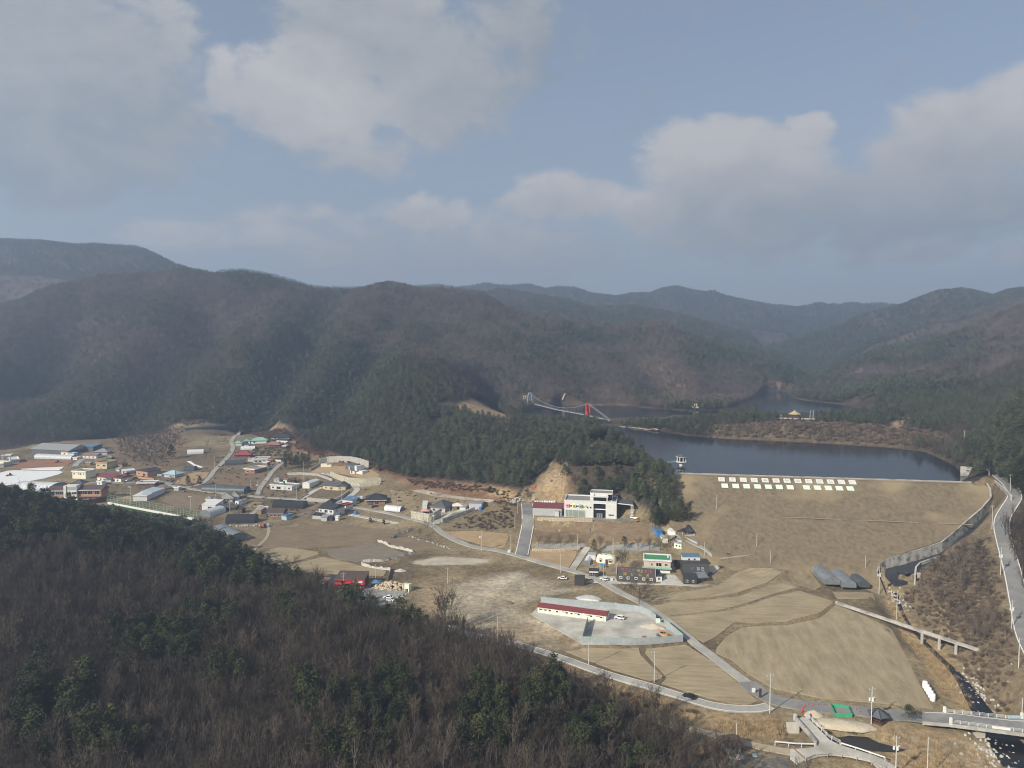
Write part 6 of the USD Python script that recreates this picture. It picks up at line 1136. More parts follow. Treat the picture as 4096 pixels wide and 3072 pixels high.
# canopies
for nme, lab, px, sz, hh, mt in (('garden_umbrella', 'faded pink garden tent roof beside the awning house', (1702, 2054), 6.2, 2.2, 'pink_cloth'), ('entrance_canopy', 'pale cloth canopy on thin posts in the awning house yard', (1832, 2036), 8, 2.8, 'canopy_cloth'), ('blue_gazebo', 'small blue and white canopy in front of the dome house', (2410, 2272), 3.2, 2.0, 'blue_plastic'), ('blue_tent', 'blue tent roof over outdoor tables beside the red shop', (1505, 2344), 5.2, 2.2, 'blue_roof'), ('red_awning', 'small faded red awning beside the white banded house', (1082, 1848), 6.5, 2.2, 'terracotta')):
    p0 = G.hit(*px); t = thing(nme, lab, 'canopy', p0); s2 = sz / 2; MB().add([(-s2, -s2, hh), (s2, -s2, hh), (s2, s2, hh), (-s2, s2, hh), (0, 0, hh + sz * .22)], [(0, 1, 4), (1, 2, 4), (2, 3, 4), (3, 0, 4), (0, 3, 2), (0, 2, 1)]).build('roof', mt, t)
    for i_ in (-1, 1):
        for j_ in (-1, 1): MB().box(i_ * s2 * .9 - .05, i_ * s2 * .9 + .05, j_ * s2 * .9 - .05, j_ * s2 * .9 + .05, -.4, hh + .05).build('post', 'white_roof', t)
# tunnels and greenhouses
for a in [('round_greenhouse', 'largest of the silvery arched sheds behind the school', (40, 1976), (190, 1982), 22, 8, 'white_film', 8), ('round_greenhouse', 'smaller silvery arched shed tucked in front of the largest one', (100, 1992), (182, 1996), 14, 6, 'white_film', 5), ('farm_greenhouse', 'long pale grey tunnel greenhouse in front of the farm barn', (136, 1834), (284, 1838), 9, 4, 'greenhouse_film', 8),
          ('shade_greenhouse', 'long dark blue netted greenhouse at the foot of the mountain', (742, 1722), (905, 1722), 10, 5.2, 'dark_net', 14), ('panel_greenhouse', 'pale lilac panelled greenhouse on the scrub slope', (748, 1818), (814, 1814), 7, 4.2, 'white_film', 8), ('small_tunnel', 'short dark green tunnel below the curved plastic strip', (734, 1884), (776, 1884), 7, 4.0, 'dark_net', 4), ('lane_greenhouse', 'long dark film greenhouse beside the village lane', (806, 1966), (975, 1976), 10, 5.0, 'dark_film', 12),
          ('quonset', 'pale grey curved roof shed with open dark front', (842, 2070), (905, 2048), 10, 4.6, 'greenhouse_film', 4), ('black_tunnel', 'long black tarpaulin tunnel beside the rubble wall', (902, 2096), (1016, 2094), 9, 5.4, 'shade_net', 5), ('big_greenhouse', 'wide grey film greenhouse standing at the field edge beside the wood', (848, 2132), (920, 2172), 11, 5.2, 'grey_film', 9), ('black_tunnel', 'shorter black tarpaulin tunnel behind the brown shop', (1088, 2031), (1210, 2036), 9, 5.0, 'shade_net', 5),
          ('clear_greenhouse', 'small clear plastic greenhouse by the black tiled house', (1536, 2042), (1600, 2048), 6, 3.4, 'white_film', 6), ('old_tunnel', 'collapsed grey netted tunnel below the crimson roof', (900, 1862), (975, 1858), 8, 4.2, 'dark_net', 5), ('grey_tunnel', 'low pale grey tunnel below the green roofed farm', (962, 1800), (1020, 1798), 6, 3.4, 'white_film', 6),
          ('dam_greenhouse', 'dark film greenhouse below the dam, leftmost of the three', (3229, 2253), (3299, 2348), 7.6, 2.9, 'grey_film', 9), ('dam_greenhouse', 'dark film greenhouse below the dam, middle of the three', (3308, 2267), (3366, 2359), 7.0, 2.8, 'grey_film', 9), ('dam_greenhouse', 'dark film greenhouse below the dam, rightmost of the three', (3377, 2287), (3428, 2357), 6.2, 2.7, 'dark_film', 8)]:
    tunnel(a[0], a[1], a[2], a[3], a[4], a[5], a[6], a[7], ends='dark_film' if 'dark' in a[6] or 'net' in a[6] else 'grey_film')
# bare frame of a long greenhouse over planted beds
c, ang, Ln = frame_of((1392, 2062), (1584, 2098)); t = thing('greenhouse_frame', 'long uncovered greenhouse frame over planted beds', 'greenhouse frame', c, ang)
for x in np.linspace(-Ln / 2, Ln / 2, 16): MB().tube([(x, 5 - 5 * math.cos(q), -.2 + 2.4 * math.sin(q)) for q in np.linspace(0, np.pi, 9)], .05, 3).build('hoop', 'metal_grey', t)
for y in (.2, 2.6, 5, 7.4, 9.8): MB().bar((-Ln / 2, y, .35), (Ln / 2, y, .35), .35 if y in (.2, 9.8) else .6, .4).build('bed', 'greenhouse_film' if y != 5 else 'wood', t)

r_ = np.random.default_rng(5)
for q, (px, py, lb) in enumerate([(432, 1928, 'in front of the yellow house'), (470, 1886, 'behind the long bungalow'), (498, 1898, 'beside the bungalow gable'), (480, 1868, 'at the foot of the scrub hill'), (612, 1897, 'right of the brick house'), (638, 1904, 'left of the pale blue hipped house'), (398, 1940, 'between school and bungalow'), (360, 1904, 'behind the cream house'), (352, 1862, 'left of the yellow house'), (645, 1962, 'above the long grey shed'), (705, 1962, 'at the road bend by the topiary'), (832, 2004, 'left of the tiled barn'), (962, 2052, 'by the pole of the old hamlet'), (1036, 2056, 'left of the brown shop'), (1058, 2050, 'touching the brown shop'), (1106, 1928, 'behind the grey bungalow, left'), (1140, 1930, 'behind the grey bungalow, right'), (1168, 1934, 'near the white garage'), (1060, 1862, 'below the white banded house'), (1112, 1846, 'right of the red awning'), (1002, 1846, 'left of the white banded house'), (986, 1790, 'above the crimson roof'), (1136, 1796, 'below the dark red roof'), (1172, 1776, 'right of the highest house'), (1424, 2014, 'behind the blue workshop'), (1296, 2084, 'left of the dark kennel'), (300, 1840, 'beside the farm hut'), (436, 1838, 'on the slope under the scrub hill'), (1480, 2034, 'in front of the black tiled house'), (1850, 2044, 'under the pale cloth canopy')]):
    w_ = r_.uniform(14, 24); house('outbuilding', f'small weathered shed {lb}', (px - w_ / 2, py), (px + w_ / 2, py + r_.uniform(-1.5, 1.5)), r_.uniform(3, 6), r_.uniform(2.0, 3.0), ['gable', 'shed', 'flat', 'hip'][q % 4], 1.0, ['grey_wall', 'white_wall', 'dark_wood', 'wood', 'pale_grey_wall'][q % 5], ['slate_roof', 'grey_roof', 'rust_roof', 'brown_roof', 'grey_roof', 'black_roof', 'stone_tile'][q % 7], .4, [(0, 0, .7, 1.0, 1.0)] if q % 3 == 0 else [], cat='shed')
# ------------------------------------------------------------------ walls, waterworks, bridges
def wall_line(name, label, pts, h, th, mat, cat='wall', below=2.0, cap=None, top=None):
    """a wall along 3D ground points; h may vary; or a given top line"""
    p = np.asarray(pts, float); o = p.mean(0); t = thing(name, label, cat, o); hh = np.broadcast_to(h, (len(p),)); m = MB(); cm = MB()
    for i in range(len(p) - 1):
        a, b = p[i] - o, p[i + 1] - o; d = (b - a)[:2]; d /= np.linalg.norm(d); nn_ = np.array([-d[1], d[0], 0]) * th / 2; e = np.array([d[0], d[1], 0]) * th * .5 * (0 < i)
        za, zb = hh[i], hh[i + 1]; A = a - e
        v = [A - nn_ - (0, 0, below), b - nn_ - (0, 0, below), b + nn_ - (0, 0, below), A + nn_ - (0, 0, below), A - nn_ + (0, 0, za), b - nn_ + (0, 0, zb), b + nn_ + (0, 0, zb), A + nn_ + (0, 0, za)]
        m.add(v, [(3, 2, 1, 0), (4, 5, 6, 7), (0, 1, 5, 4), (1, 2, 6, 5), (2, 3, 7, 6), (3, 0, 4, 7)])
        if cap: cm.bar(A + (0, 0, za + .06), b + (0, 0, zb + .06), th + .2, .14)
    m.build('wall', mat, t)
    if cap: cm.build('coping', cap, t)
    return t


def block_wall(name, label, pxs, h, bw=1.5, bh=1.0, mat='stone_block', seed=0, base=None):
    """a retaining wall of separate stone blocks in courses"""
    p = gline(pxs) if base is None else np.asarray(base); o = p.mean(0); t = thing(name, label, 'wall', o); r = np.random.default_rng(seed)
    s = np.r_[0, np.cumsum(np.linalg.norm(np.diff(p[:, :2], axis=0), axis=1))]; core = MB()
    for k in range(int(math.ceil(h / bh))):
        x = -r.uniform(0, .5) * bw
        while x < s[-1]:
            w_ = bw * r.uniform(.7, 1.4); a, b = max(x, 0), min(x + w_ - .08, s[-1]); x += w_
            if b - a < .3: continue
            A, B = (np.array([np.interp(q, s, p[:, j]) for j in range(3)]) - o for q in (a, b)); z = k * bh + .04; d = (B - A)[:2] / (np.linalg.norm((B - A)[:2]) + 1e-9); ang = math.atan2(d[1], d[0]); L_ = np.linalg.norm((B - A)[:2]); pr = r.uniform(-.1, .14)
            zb = min(A[2], B[2]); m = MB().box(0, L_, -.35 - pr, .5, zb + z - (.6 if k == 0 else 0), zb + z + bh * .95, .06)
            c_, s_ = math.cos(ang), math.sin(ang); m.move(0, np.array([[c_, -s_, 0, A[0]], [s_, c_, 0, A[1]], [0, 0, 1, 0]])); m.build('stone', mat, t)
    return t


H_ = lambda pxs, z=0.0: np.array([G.hit(*p) + (0, 0, z) for p in pxs])
block_wall('terrace_wall', 'pale stepped stone block wall below the new modern house, upper course', [(1322, 1905), (1350, 1918), (1400, 1932), (1460, 1936), (1525, 1930)], 3.4, 2.0, 1.1, seed=1); block_wall('terrace_wall', 'pale stone block wall below the new modern house, lower course', [(1372, 1928), (1400, 1940), (1440, 1946), (1520, 1938)], 3.0, 2.0, 1.0, seed=2); block_wall('terrace_wall', 'grey curved stone wall behind the new modern house', [(1278, 1858), (1310, 1850), (1350, 1848), (1400, 1850), (1440, 1858), (1476, 1870)], 4.2, 2.2, 1.4, 'grey_stone', seed=3)
block_wall('retaining_wall', 'stone wall round the timber house garden', [(1228, 2004), (1270, 2008), (1332, 2012), (1365, 1996), (1398, 1972)], 2.6, 1.8, .9, 'grey_stone', seed=4); block_wall('retaining_wall', 'yellowish stone wall under the awning house', [(1645, 2076), (1690, 2084), (1722, 2090), (1762, 2066)], 4.2, 2.2, 1.4, seed=5); block_wall('retaining_wall', 'dark stone wall along the drive of the lilac shed', [(1768, 2092), (1800, 2080), (1850, 2062), (1900, 2044)], 3.0, 1.8, 1.0, 'grey_stone', seed=6)
block_wall('retaining_wall', 'low stone wall in front of the dark brick house', [(2712, 2154), (2745, 2154), (2780, 2150)], 2.0, 1.4, .7, 'grey_stone', seed=7); block_wall('retaining_wall', 'rough stone wall along the car park of the pruned trees', [(2128, 2204), (2200, 2206), (2258, 2204), (2320, 2196)], 1.6, 1.3, .8, 'rubble_stone', seed=8); block_wall('retaining_wall', 'low stone facing under the terrace of the white hall', [(2150, 2080), (2230, 2082), (2300, 2083), (2372, 2086)], 1.8, 1.3, .9, 'rubble_stone', seed=9); block_wall('retaining_wall', 'loose stone wall beside the concrete lane above the white car', [(1150, 1900), (1200, 1898), (1270, 1903), (1330, 1925)], 2.0, 1.6, 1.0, 'grey_stone', seed=10)
wall_line('brick_wall', 'long low orange brick garden wall in the village', H_([(520, 1910), (560, 1914), (616, 1921)]), 1.6, .3, 'orange_brick'); wall_line('school_wall', 'dark retaining wall below the school yard', H_([(330, 2020), (380, 2014), (425, 2004)]), 3.6, .5, 'dark_wood'); wall_line('grey_wall', 'grey concrete yard wall by the rusty roofed shed', H_([(784, 2126), (842, 2112)]), 2.4, .3, 'grey_stone'); wall_line('lane_wall', 'low grey block wall beside the tan field below the dam', H_([(2728, 2156), (2762, 2172), (2790, 2184)]), 2.2, .3, 'metal_grey'); wall_line('garden_wall', 'dark wall climbing beside the stacked cream panels', H_([(1240, 1884), (1265, 1870), (1290, 1858)]), 2.6, .4, 'grey_stone'); wall_line('drive_wall', 'low concrete kerb wall along the timber house drive', H_([(1197, 1998), (1230, 1978)]), 1.0, .5, 'concrete')
# spillway
noisy('dark_concrete', (.022, .026, .030), (.05, .055, .06), scale=.4, rough=.5)  # near-black concrete for the chute floor
tag(ribbon(CHUTE, 11.5, .0, followz=False, skirt=.4, cross=5).build('spillway_floor', 'dark_concrete'), kind='structure')
wall_line('spillway_wall', 'stained curving concrete wall of the spillway on the dam side', LW, 0, .7, 'spillway_wall', below=6.5, cap='concrete')
RW = np.array([aty(3842, 1866, 480), aty(3918, 1871, 474), aty(3956, 1905, 448), aty(4022, 1956, 413), aty(4046, 1984, 400)]); wall_line('spillway_wall', 'tall pale concrete wall holding the road beside the lake outlet', RW, 0, .8, 'concrete', below=9, cap='pale_concrete')
wall_line('spillway_wall', 'low curved concrete wall on the far bank of the spillway mouth', np.array([aty(3803, 2213, 388), aty(3720, 2236, 385), aty(3680, 2250, 383), aty(3664, 2268, 379), aty(3660, 2300, 373)]), 0, .7, 'spillway_wall', below=6, cap='concrete'); wall_line('wing_wall', 'pale block like end wall right of the spillway mouth', np.array([aty(3664, 2292, 375), aty(3718, 2292, 375)]), 0, 2.0, 'pale_concrete', below=5); wall_line('wing_wall', 'pale concrete end wall left of the spillway mouth', np.array([aty(3458, 2272, 383), aty(3508, 2276, 382)]), 0, 1.6, 'pale_concrete', below=4.5)
b0 = aty(3908, 1918, 450); t = thing('weir_shelter', 'small dark roofed shelter at the end of the dam crest', 'shelter', b0); MB().add([(-3, -2, 1.5), (3, -2, 1.5), (3, 2, 1.5), (-3, 2, 1.5), (0, 0, 3)], [(0, 1, 4), (1, 2, 4), (2, 3, 4), (3, 0, 4), (0, 3, 2), (0, 2, 1)]).build('roof', 'brown_roof', t)
for i_ in (-1, 1):
    for j_ in (-1, 1): MB().box(i_ * 2.4 - .1, i_ * 2.4 + .1, j_ * 1.6 - .1, j_ * 1.6 + .1, -3, 1.55).build('post', 'dark_wood', t)
# water intake tower
p0 = onz(2725, 1862, LAKE_Z); t = thing('intake_tower', 'white round water intake tower with dark roof standing in the lake', 'tower', p0); MB().cyl(0, 0, -4, 2.6, 1.35, 1.6, 14).build('shaft', 'white_wall', t); MB().cyl(0, 0, 2.6, 3.1, 4.0, 4.0, 12).build('platform', 'white_wall', t)
for k in range(8): a = k * math.pi / 4 + .2; MB().box(3.1 * math.cos(a) - .22, 3.1 * math.cos(a) + .22, 3.1 * math.sin(a) - .22, 3.1 * math.sin(a) + .22, 3.1, 6.4).build('pillar', 'white_wall', t)
MB().cyl(0, 0, 3.1, 6.3, 2.6, 2.6, 8).build('room', 'window_glass', t); MB().cyl(0, 0, 6.4, 6.7, 4.1, 4.1, 12).build('eave', 'white_wall', t); MB().cyl(0, 0, 6.7, 8.6, 4.2, .3, 8).build('roof', 'slate_roof', t)
sh = onz(2646, 1866, 38.0); q = thing('footbridge', 'blue railed footbridge from the shore to the intake tower', 'footbridge', p0); b_ = np.array([sh[0] - p0[0], sh[1] - p0[1], 2.9]); a_ = np.array([-3.6, .4, 2.9]); MB().bar(a_, b_, 1.4, .3).build('deck', 'metal_grey', q)
for s_ in (-.7, .7): MB().bar(a_ + (0, s_, 1.2), b_ + (0, s_, 1.2), .12, .12).build('handrail', 'steel_blue', q)
for k in range(9): c_ = a_ + (b_ - a_) * k / 8; MB().bar(c_ + (0, -.7, 0), c_ + (0, -.7, 1.2), .1).bar(c_ + (0, .7, 0), c_ + (0, .7, 1.2), .1).build('baluster', 'steel_blue', q)
MB().box(-9, -8.5, -1, -.5, -4, 2.9).build('pier', 'concrete', q)
p1 = G.hit(2703, 1890); t = thing('notice_board', 'small white notice board by the lake shore', 'notice board', p1); MB().box(-1.2, 1.2, -.05, .05, .9, 2.3).build('panel', 'white_roof', t); MB().box(-.9, -.8, -.04, .04, -.5, .9).box(.8, .9, -.04, .04, -.5, .9).build('post', 'metal_grey', t)
# suspension footbridge
D0, D1, D2 = aty(2438, 1682, 786), aty(2352, 1662, 850), aty(2119, 1612, 968)
br = thing('suspension_bridge', 'long suspension footbridge with a red and a blue pylon across the lake arm', 'suspension bridge', D1); o = D1; dv = (D2 - D0)[:2]; dv /= np.linalg.norm(dv); pn = np.array([-dv[1], dv[0], 0.]); hor = np.array([dv[0], dv[1], 0.])
deckp = [D0 - o, D1 - o, (D1 + (D2 - D1) * .5 - (0, 0, 1.2)) - o, D2 - o]; m = MB()
for a, b in zip(deckp[:-1], deckp[1:]): m.bar(a, b, 2.4, .4)
m.build('deck', 'metal_grey', br)
rl = MB()
for a, b in zip(deckp[:-1], deckp[1:]):
    for s_ in (-1.2, 1.2): rl.bar(a + pn * s_ + (0, 0, 1.2), b + pn * s_ + (0, 0, 1.2), .09, .09)
rl.build('railing', 'metal_grey', br)
rt = MB()
for s_ in (-2.3, 2.3): rt.tube([pn * s_ - (0, 0, 4), pn * s_ + (0, 0, 14.5)], [1.0, 1.0], 10)
rt.build('red_pylon', 'bright_red', br); MB().cyl(*(pn[:2] * 3 - hor[:2] * 2), -2, 4.5, 2.0, 2.0, 10).build('red_drum', 'bright_red', br); MB().bar(pn * -2.3 + (0, 0, 14), pn * 2.3 + (0, 0, 14), .8, .8).bar(pn * -2.3 + (0, 0, 9), pn * 2.3 + (0, 0, 9), .6, .6).build('crossbeam', 'bright_red', br)
bt = MB(); b0 = D2 - o
for s_ in (-1, 1): bt.tube([b0 + pn * s_ * 3.0 - (0, 0, 4), b0 + pn * s_ * 3.2 + (0, 0, 5), b0 + pn * s_ * 2.2 + (0, 0, 11), b0 + pn * s_ * 1.0 + (0, 0, 14)], [.75, .7, .6, .5], 8)
bt.build('blue_pylon', 'steel_blue', br); MB().bar(b0 - pn * 2.6 + (0, 0, 8.5), b0 + pn * 2.6 + (0, 0, 8.5), .6, .6).bar(b0 - pn * 1.2 + (0, 0, 14), b0 + pn * 1.2 + (0, 0, 14), .7, .7).build('crossbeam', 'steel_blue', br); MB().cyl(b0[0], b0[1], b0[2] + 4, b0[2] + 7, 1.0, .4, 10).build('red_emblem', 'bright_red', br)
for s_ in (-1.1, 1.1):
    MB().tube([(1 - f) * (pn * s_ + (0, 0, 14.2)) + f * (b0 + pn * s_ + (0, 0, 13.2)) - (0, 0, 46 * f * (1 - f)) for f in np.linspace(0, 1, 15)], .10, 4).build('main_cable', 'metal_grey', br); MB().tube([pn * s_ + (0, 0, 14.2), D0 - o + pn * s_ + (0, 0, .8)], .12, 4).build('back_stay', 'pale_grey_wall', br); MB().tube([b0 + pn * s_ + (0, 0, 13), b0 + pn * s_ + hor * 26 + (0, 0, .5)], .10, 4).build('back_stay', 'pale_grey_wall', br)
for f in np.linspace(.08, .92, 16):
    q_ = np.interp(f, [0, .5, 1], [deckp[1][2], deckp[2][2], deckp[3][2]]); c_ = (1 - f) * np.zeros(3) + f * b0; zc = (1 - f) * 14.2 + f * (b0[2] + 13.2) - 46 * f * (1 - f)
    MB().bar(np.r_[c_[:2], q_] + pn * 1.1, np.r_[c_[:2], max(zc, q_ + .3)] + pn * 1.1, .07).build('hanger', 'pale_grey_wall', br)
# carp sculptures on stone plinths
def carp(loc, label, s=1.0):
    t = thing('fish_statue', label, 'statue', loc); MB().box(-4 * s, 4 * s, -2, 2, -4, 2.2 * s, .3).build('plinth', 'grey_stone', t)
    for k, (x, r_) in enumerate(((-2, 0.2), (1.2, -.3))):
        pts_ = [np.array([x + 1.6 * f * s + r_, 0, 2.2 * s + (2.6 * math.sin(f * 2.4) + .4) * s]) for f in np.linspace(0, 1, 8)]; MB().tube(pts_, np.array([.15, .55, .75, .8, .7, .5, .3, .12]) * s, 8).build('fish', 'brass', t); MB().add([pts_[-1], pts_[-1] + (.9 * s, .1, 1.1 * s), pts_[-1] + (1.2 * s, -.1, .1)], [(0, 1, 2), (2, 1, 0)]).build('tail', 'brass', t)
carp(G.hit(2098, 1598), 'golden fish statue on a stone plinth beside the blue bridge pylon'); carp(G.hit(2782, 1632), 'golden fish statue on a stone plinth on the far lake shore')
# golden roofed pavilion on the lake terrace
p0 = G.hit(3178, 1675); t = thing('lake_pavilion', 'golden tile roofed wooden pavilion on the lake terrace', 'pavilion', p0); n_ = 8; a_ = np.arange(n_) * 2 * np.pi / n_; m = MB()
v = np.vstack([np.c_[6.2 * np.cos(a_), 6.2 * np.sin(a_), np.full(n_, 5.0)], np.c_[3 * np.cos(a_), 3 * np.sin(a_), np.full(n_, 6.6)], [[0, 0, 8.6]], np.c_[6.2 * np.cos(a_), 6.2 * np.sin(a_), np.full(n_, 4.7)]]); m.add(v, [(i, (i + 1) % n_, n_ + (i + 1) % n_, n_ + i) for i in range(n_)]); m.add(v, [(n_ + i, n_ + (i + 1) % n_, 2 * n_) for i in range(n_)]); m.add(v, [(2 * n_ + 1 + i, 2 * n_ + 1 + (i + 1) % n_, (i + 1) % n_, i) for i in range(n_)]); m.build('roof', 'gold_tile', t); MB().cyl(0, 0, 8.4, 9.6, .5, .1, 8).build('finial', 'gold_tile', t); MB().cyl(0, 0, -.5, .9, 5, 5, 8).build('base', 'grey_stone', t)
for a in a_: MB().cyl(4 * math.cos(a), 4 * math.sin(a), .9, 5, .25, .25, 8).build('column', 'maroon_wall', t)
for px in (3240, 3252, 3124): p_ = G.hit(px, 1676); tag(MB().cyl(p_[0], p_[1], p_[2] - .5, p_[2] + (9 if px > 3200 else 5), .22, .16, 6).build('flag_pole', 'pale_grey_wall'), {3240: 'taller pale pole, left of the pair by the golden pavilion', 3252: 'taller pale pole, right of the pair by the golden pavilion', 3124: 'short pale pole left of the golden pavilion'}[px], 'pole')
wall_line('terrace_parapet', 'pale low wall along the lake terrace by the pavilion', H_([(3110, 1674), (3165, 1675)]), .9, .4, 'pale_concrete'); wall_line('terrace_parapet', 'grey low wall right of the golden pavilion', H_([(3205, 1677), (3258, 1678)]), 1.2, .4, 'grey_stone'); wall_line('roadside_parapet', 'broken pale line of low wall along the wooded lake road', H_([(3472, 1671), (3556, 1672)]), 1.2, .5, 'pale_concrete'); wall_line('roadside_parapet', 'second pale length of low wall along the wooded lake road', H_([(3630, 1676), (3720, 1680)]), 1.2, .5, 'pale_concrete')
# lettered boards on the dam face
def board(px, py, ch, label, mat, lm, grp=None, sc=1.0, jam=None):
    P, nr = on_face(px, py); X_ = np.r_[cdir, 0]; Yv = np.cross(nr, X_); Mx = np.eye(4); Mx[:3, 0], Mx[:3, 1], Mx[:3, 2], Mx[:3, 3] = X_, Yv, nr, P
    x = UsdGeom.Xform.Define(stage, under(None, 'dam_board')); g_ = Gf.Matrix4d(*[float(q) for q in Mx.T.ravel()]); x.AddTransformOp().Set(g_); t = tag(x, label, 'board', grp); w2 = 2.0 * sc
    MB().box(-w2, w2, -2.1 * sc, 2.1 * sc, .15, .42).build('panel', mat, t); MB().box(-w2 * .8, -w2 * .8 + .2, -.2, .2, -1, .15).box(w2 * .8 - .2, w2 * .8, -.2, .2, -1, .15).build('footing', 'concrete', t)
    m = MB()
    if ch: m = syllable(ch, 2.6 * sc, 0, th=.075, dep=.04); m.move(0, np.array([[1, 0, 0, -1.3 * sc], [0, 0, 1, -1.3 * sc], [0, -1, 0, .45]]))
    else:
        for pl in JA[jam]:
            for a, b in zip(pl[:-1], pl[1:]): m.bar(((a[0] - .5) * 2.2, (a[1] - .5) * 2.0, .45), ((b[0] - .5) * 2.2, (b[1] - .5) * 2.0, .45), .2, .05)
    m.build('letter', lm, t)
ORD = ['first', 'second', 'third', 'fourth', 'fifth', 'sixth', 'seventh', 'eighth', 'ninth', 'tenth', 'eleventh', 'twelfth', 'thirteenth']
for k, ch in enumerate('의호그마을방문을환영합니다'): board(2886 + k * 43.6, 1919 + k * .95, ch, f'white lettered board on the dam face, {ORD[k]} from the left in the upper row', 'white_wall', 'letter_grey')
for k in range(12): board(2899 + k * 43.6 + (22 if k > 6 else 0), 1944.5 + k * 1.0, None, f'pale green board on the dam face, {ORD[k]} from the left in the lower row', 'pale_green_board', 'mint_wall', jam='gmdgmdsmggdm'[k])
tag(ribbon(np.array([dam_pt(s, 2.6 + DAM_SLOPE * 17 + 1.5, 23) for s in np.linspace(70, DL - 18, 20)]), 1.6, .1, followz=False, skirt=.02).build('berm_path', 'dirt_track'), kind='structure')
# irrigation flume on piers
F0, F1 = aty(3345, 2410, 340), aty(3990, 2625, 279); t = thing('flume', 'long weathered concrete irrigation flume crossing the stream on piers', 'flume', F0); q = F1 - F0
for s_ in (-.75, .75): MB().bar(np.array([0, s_, 0.]), q + (0, s_, 0), .25, 1.1).build('side', 'concrete', t)
MB().bar(np.array([0, 0, -.45]), q + (0, 0, -.45), 1.4, .25).build('bed', 'grey_stone', t)
for px in (3688, 3757, 3824): f = (px - 3345) / 645; f = f / (f + (1 - f) * F1[1] / F0[1]) if False else f * F0[1] / (f * F0[1] + (1 - f) * F1[1]) ; c_ = q * f; MB().box(c_[0] - .3, c_[0] + .3, c_[1] - .5, c_[1] + .5, float(G.at(*(F0 + c_)[:2])) - F0[2] - 1, c_[2] - .55).build('pier', 'pale_concrete', t)


def railing(name, label, pts, h, mat, rails=3, post=2.5, cat='railing', thick=.07):
    p = np.asarray(pts, float); o = p[0]; t = thing(name, label, cat, o); s = np.r_[0, np.cumsum(np.linalg.norm(np.diff(p, axis=0), axis=1))]
    for k in range(rails):
        m = MB()
        for a, b in zip(p[:-1] - o, p[1:] - o): m.bar(a + (0, 0, h * (k + 1) / rails), b + (0, 0, h * (k + 1) / rails), thick, thick)
        m.build('rail', mat, t)
    for q in np.linspace(0, s[-1], max(2, int(s[-1] / post) + 1)): c_ = np.array([np.interp(q, s, p[:, j]) for j in range(3)]) - o; MB().box(c_[0] - .08, c_[0] + .08, c_[1] - .08, c_[1] + .08, c_[2] - .6, c_[2] + h).build('post', mat, t)
    return t


# road bridge at the right
BZ = .75; bp = [(3690, 2846), (3780, 2848), (4060, 2876), (4220, 2876), (4220, 2952), (4100, 2932), (3800, 2893), (3690, 2884)]
bo = onz(3900, 2880, BZ); t = thing('road_bridge', 'concrete road bridge carrying the asphalt road over the stream', 'bridge', bo); MB().prism([tuple(onz(*p, BZ)[:2] - bo[:2]) for p in bp][::-1] if not Polygon([tuple(onz(*p, BZ)[:2]) for p in bp]).exterior.is_ccw else [tuple(onz(*p, BZ)[:2] - bo[:2]) for p in bp], -1.3, -.12).build('girder', 'concrete', t); MB().prism([tuple(onz(*p, BZ)[:2] - bo[:2]) for p in bp], -.12, 0.0).build('deck', 'asphalt', t)
for px, py in ((3962, 2935),): pp = onz(px, py, 0) - bo; MB().box(pp[0] - 1.4, pp[0] + 1.4, -2.6, 2.6, -5.5, -1.3).build('pier', 'pale_concrete', t)
for pts_ in ([(3790, 2858), (3940, 2876), (4100, 2886)], [(3800, 2862), (3950, 2884), (4110, 2908)]): pass
tag(ribbon(np.array([onz(*p, BZ) for p in [(3700, 2851), (3780, 2852), (3950, 2871), (4085, 2884), (4200, 2886)]]), .3, .02, followz=False, skirt=.01).build('edge_line', 'white_paint'), kind='structure')
railing('bridge_railing', 'white bridge railing on the upstream side', [onz(*p, BZ) for p in [(3783, 2849), (3900, 2861), (4030, 2874), (4084, 2874)]], 1.1, 'white_roof'); railing('bridge_railing', 'white bridge railing on the downstream side, nearest the viewer', [onz(*p, BZ) for p in [(3806, 2892), (3950, 2912), (4100, 2931), (4200, 2945)]], 1.1, 'white_roof')
for px, py, lb in ((3778, 2848, 'white gatepost at the upstream corner of the road bridge'), (3803, 2893, 'white gatepost at the downstream corner of the road bridge'), (4087, 2873, 'white gatepost at the far end of the upstream bridge railing')): p_ = onz(px, py, BZ); tag(MB().box(p_[0] - .4, p_[0] + .4, p_[1] - .35, p_[1] + .35, p_[2] - .6, p_[2] + 1.9, .04).build('gatepost', 'white_wall'), lb, 'gatepost')
p_ = [onz(3966, 2914, BZ), onz(4040, 2924, BZ)]; wall_line('banner', 'white printed banner tied to the downstream bridge railing', np.array(p_) - (0, .25, 0), 1.05, .05, 'white_wall', 'banner', below=-.2); p_ = [onz(4030, 2874, BZ), onz(4082, 2874, BZ)]; wall_line('banner', 'light blue banner tied to the upstream bridge railing', np.array(p_) - (0, .2, 0), 1.0, .05, 'pale_blue', 'banner', below=-.1)
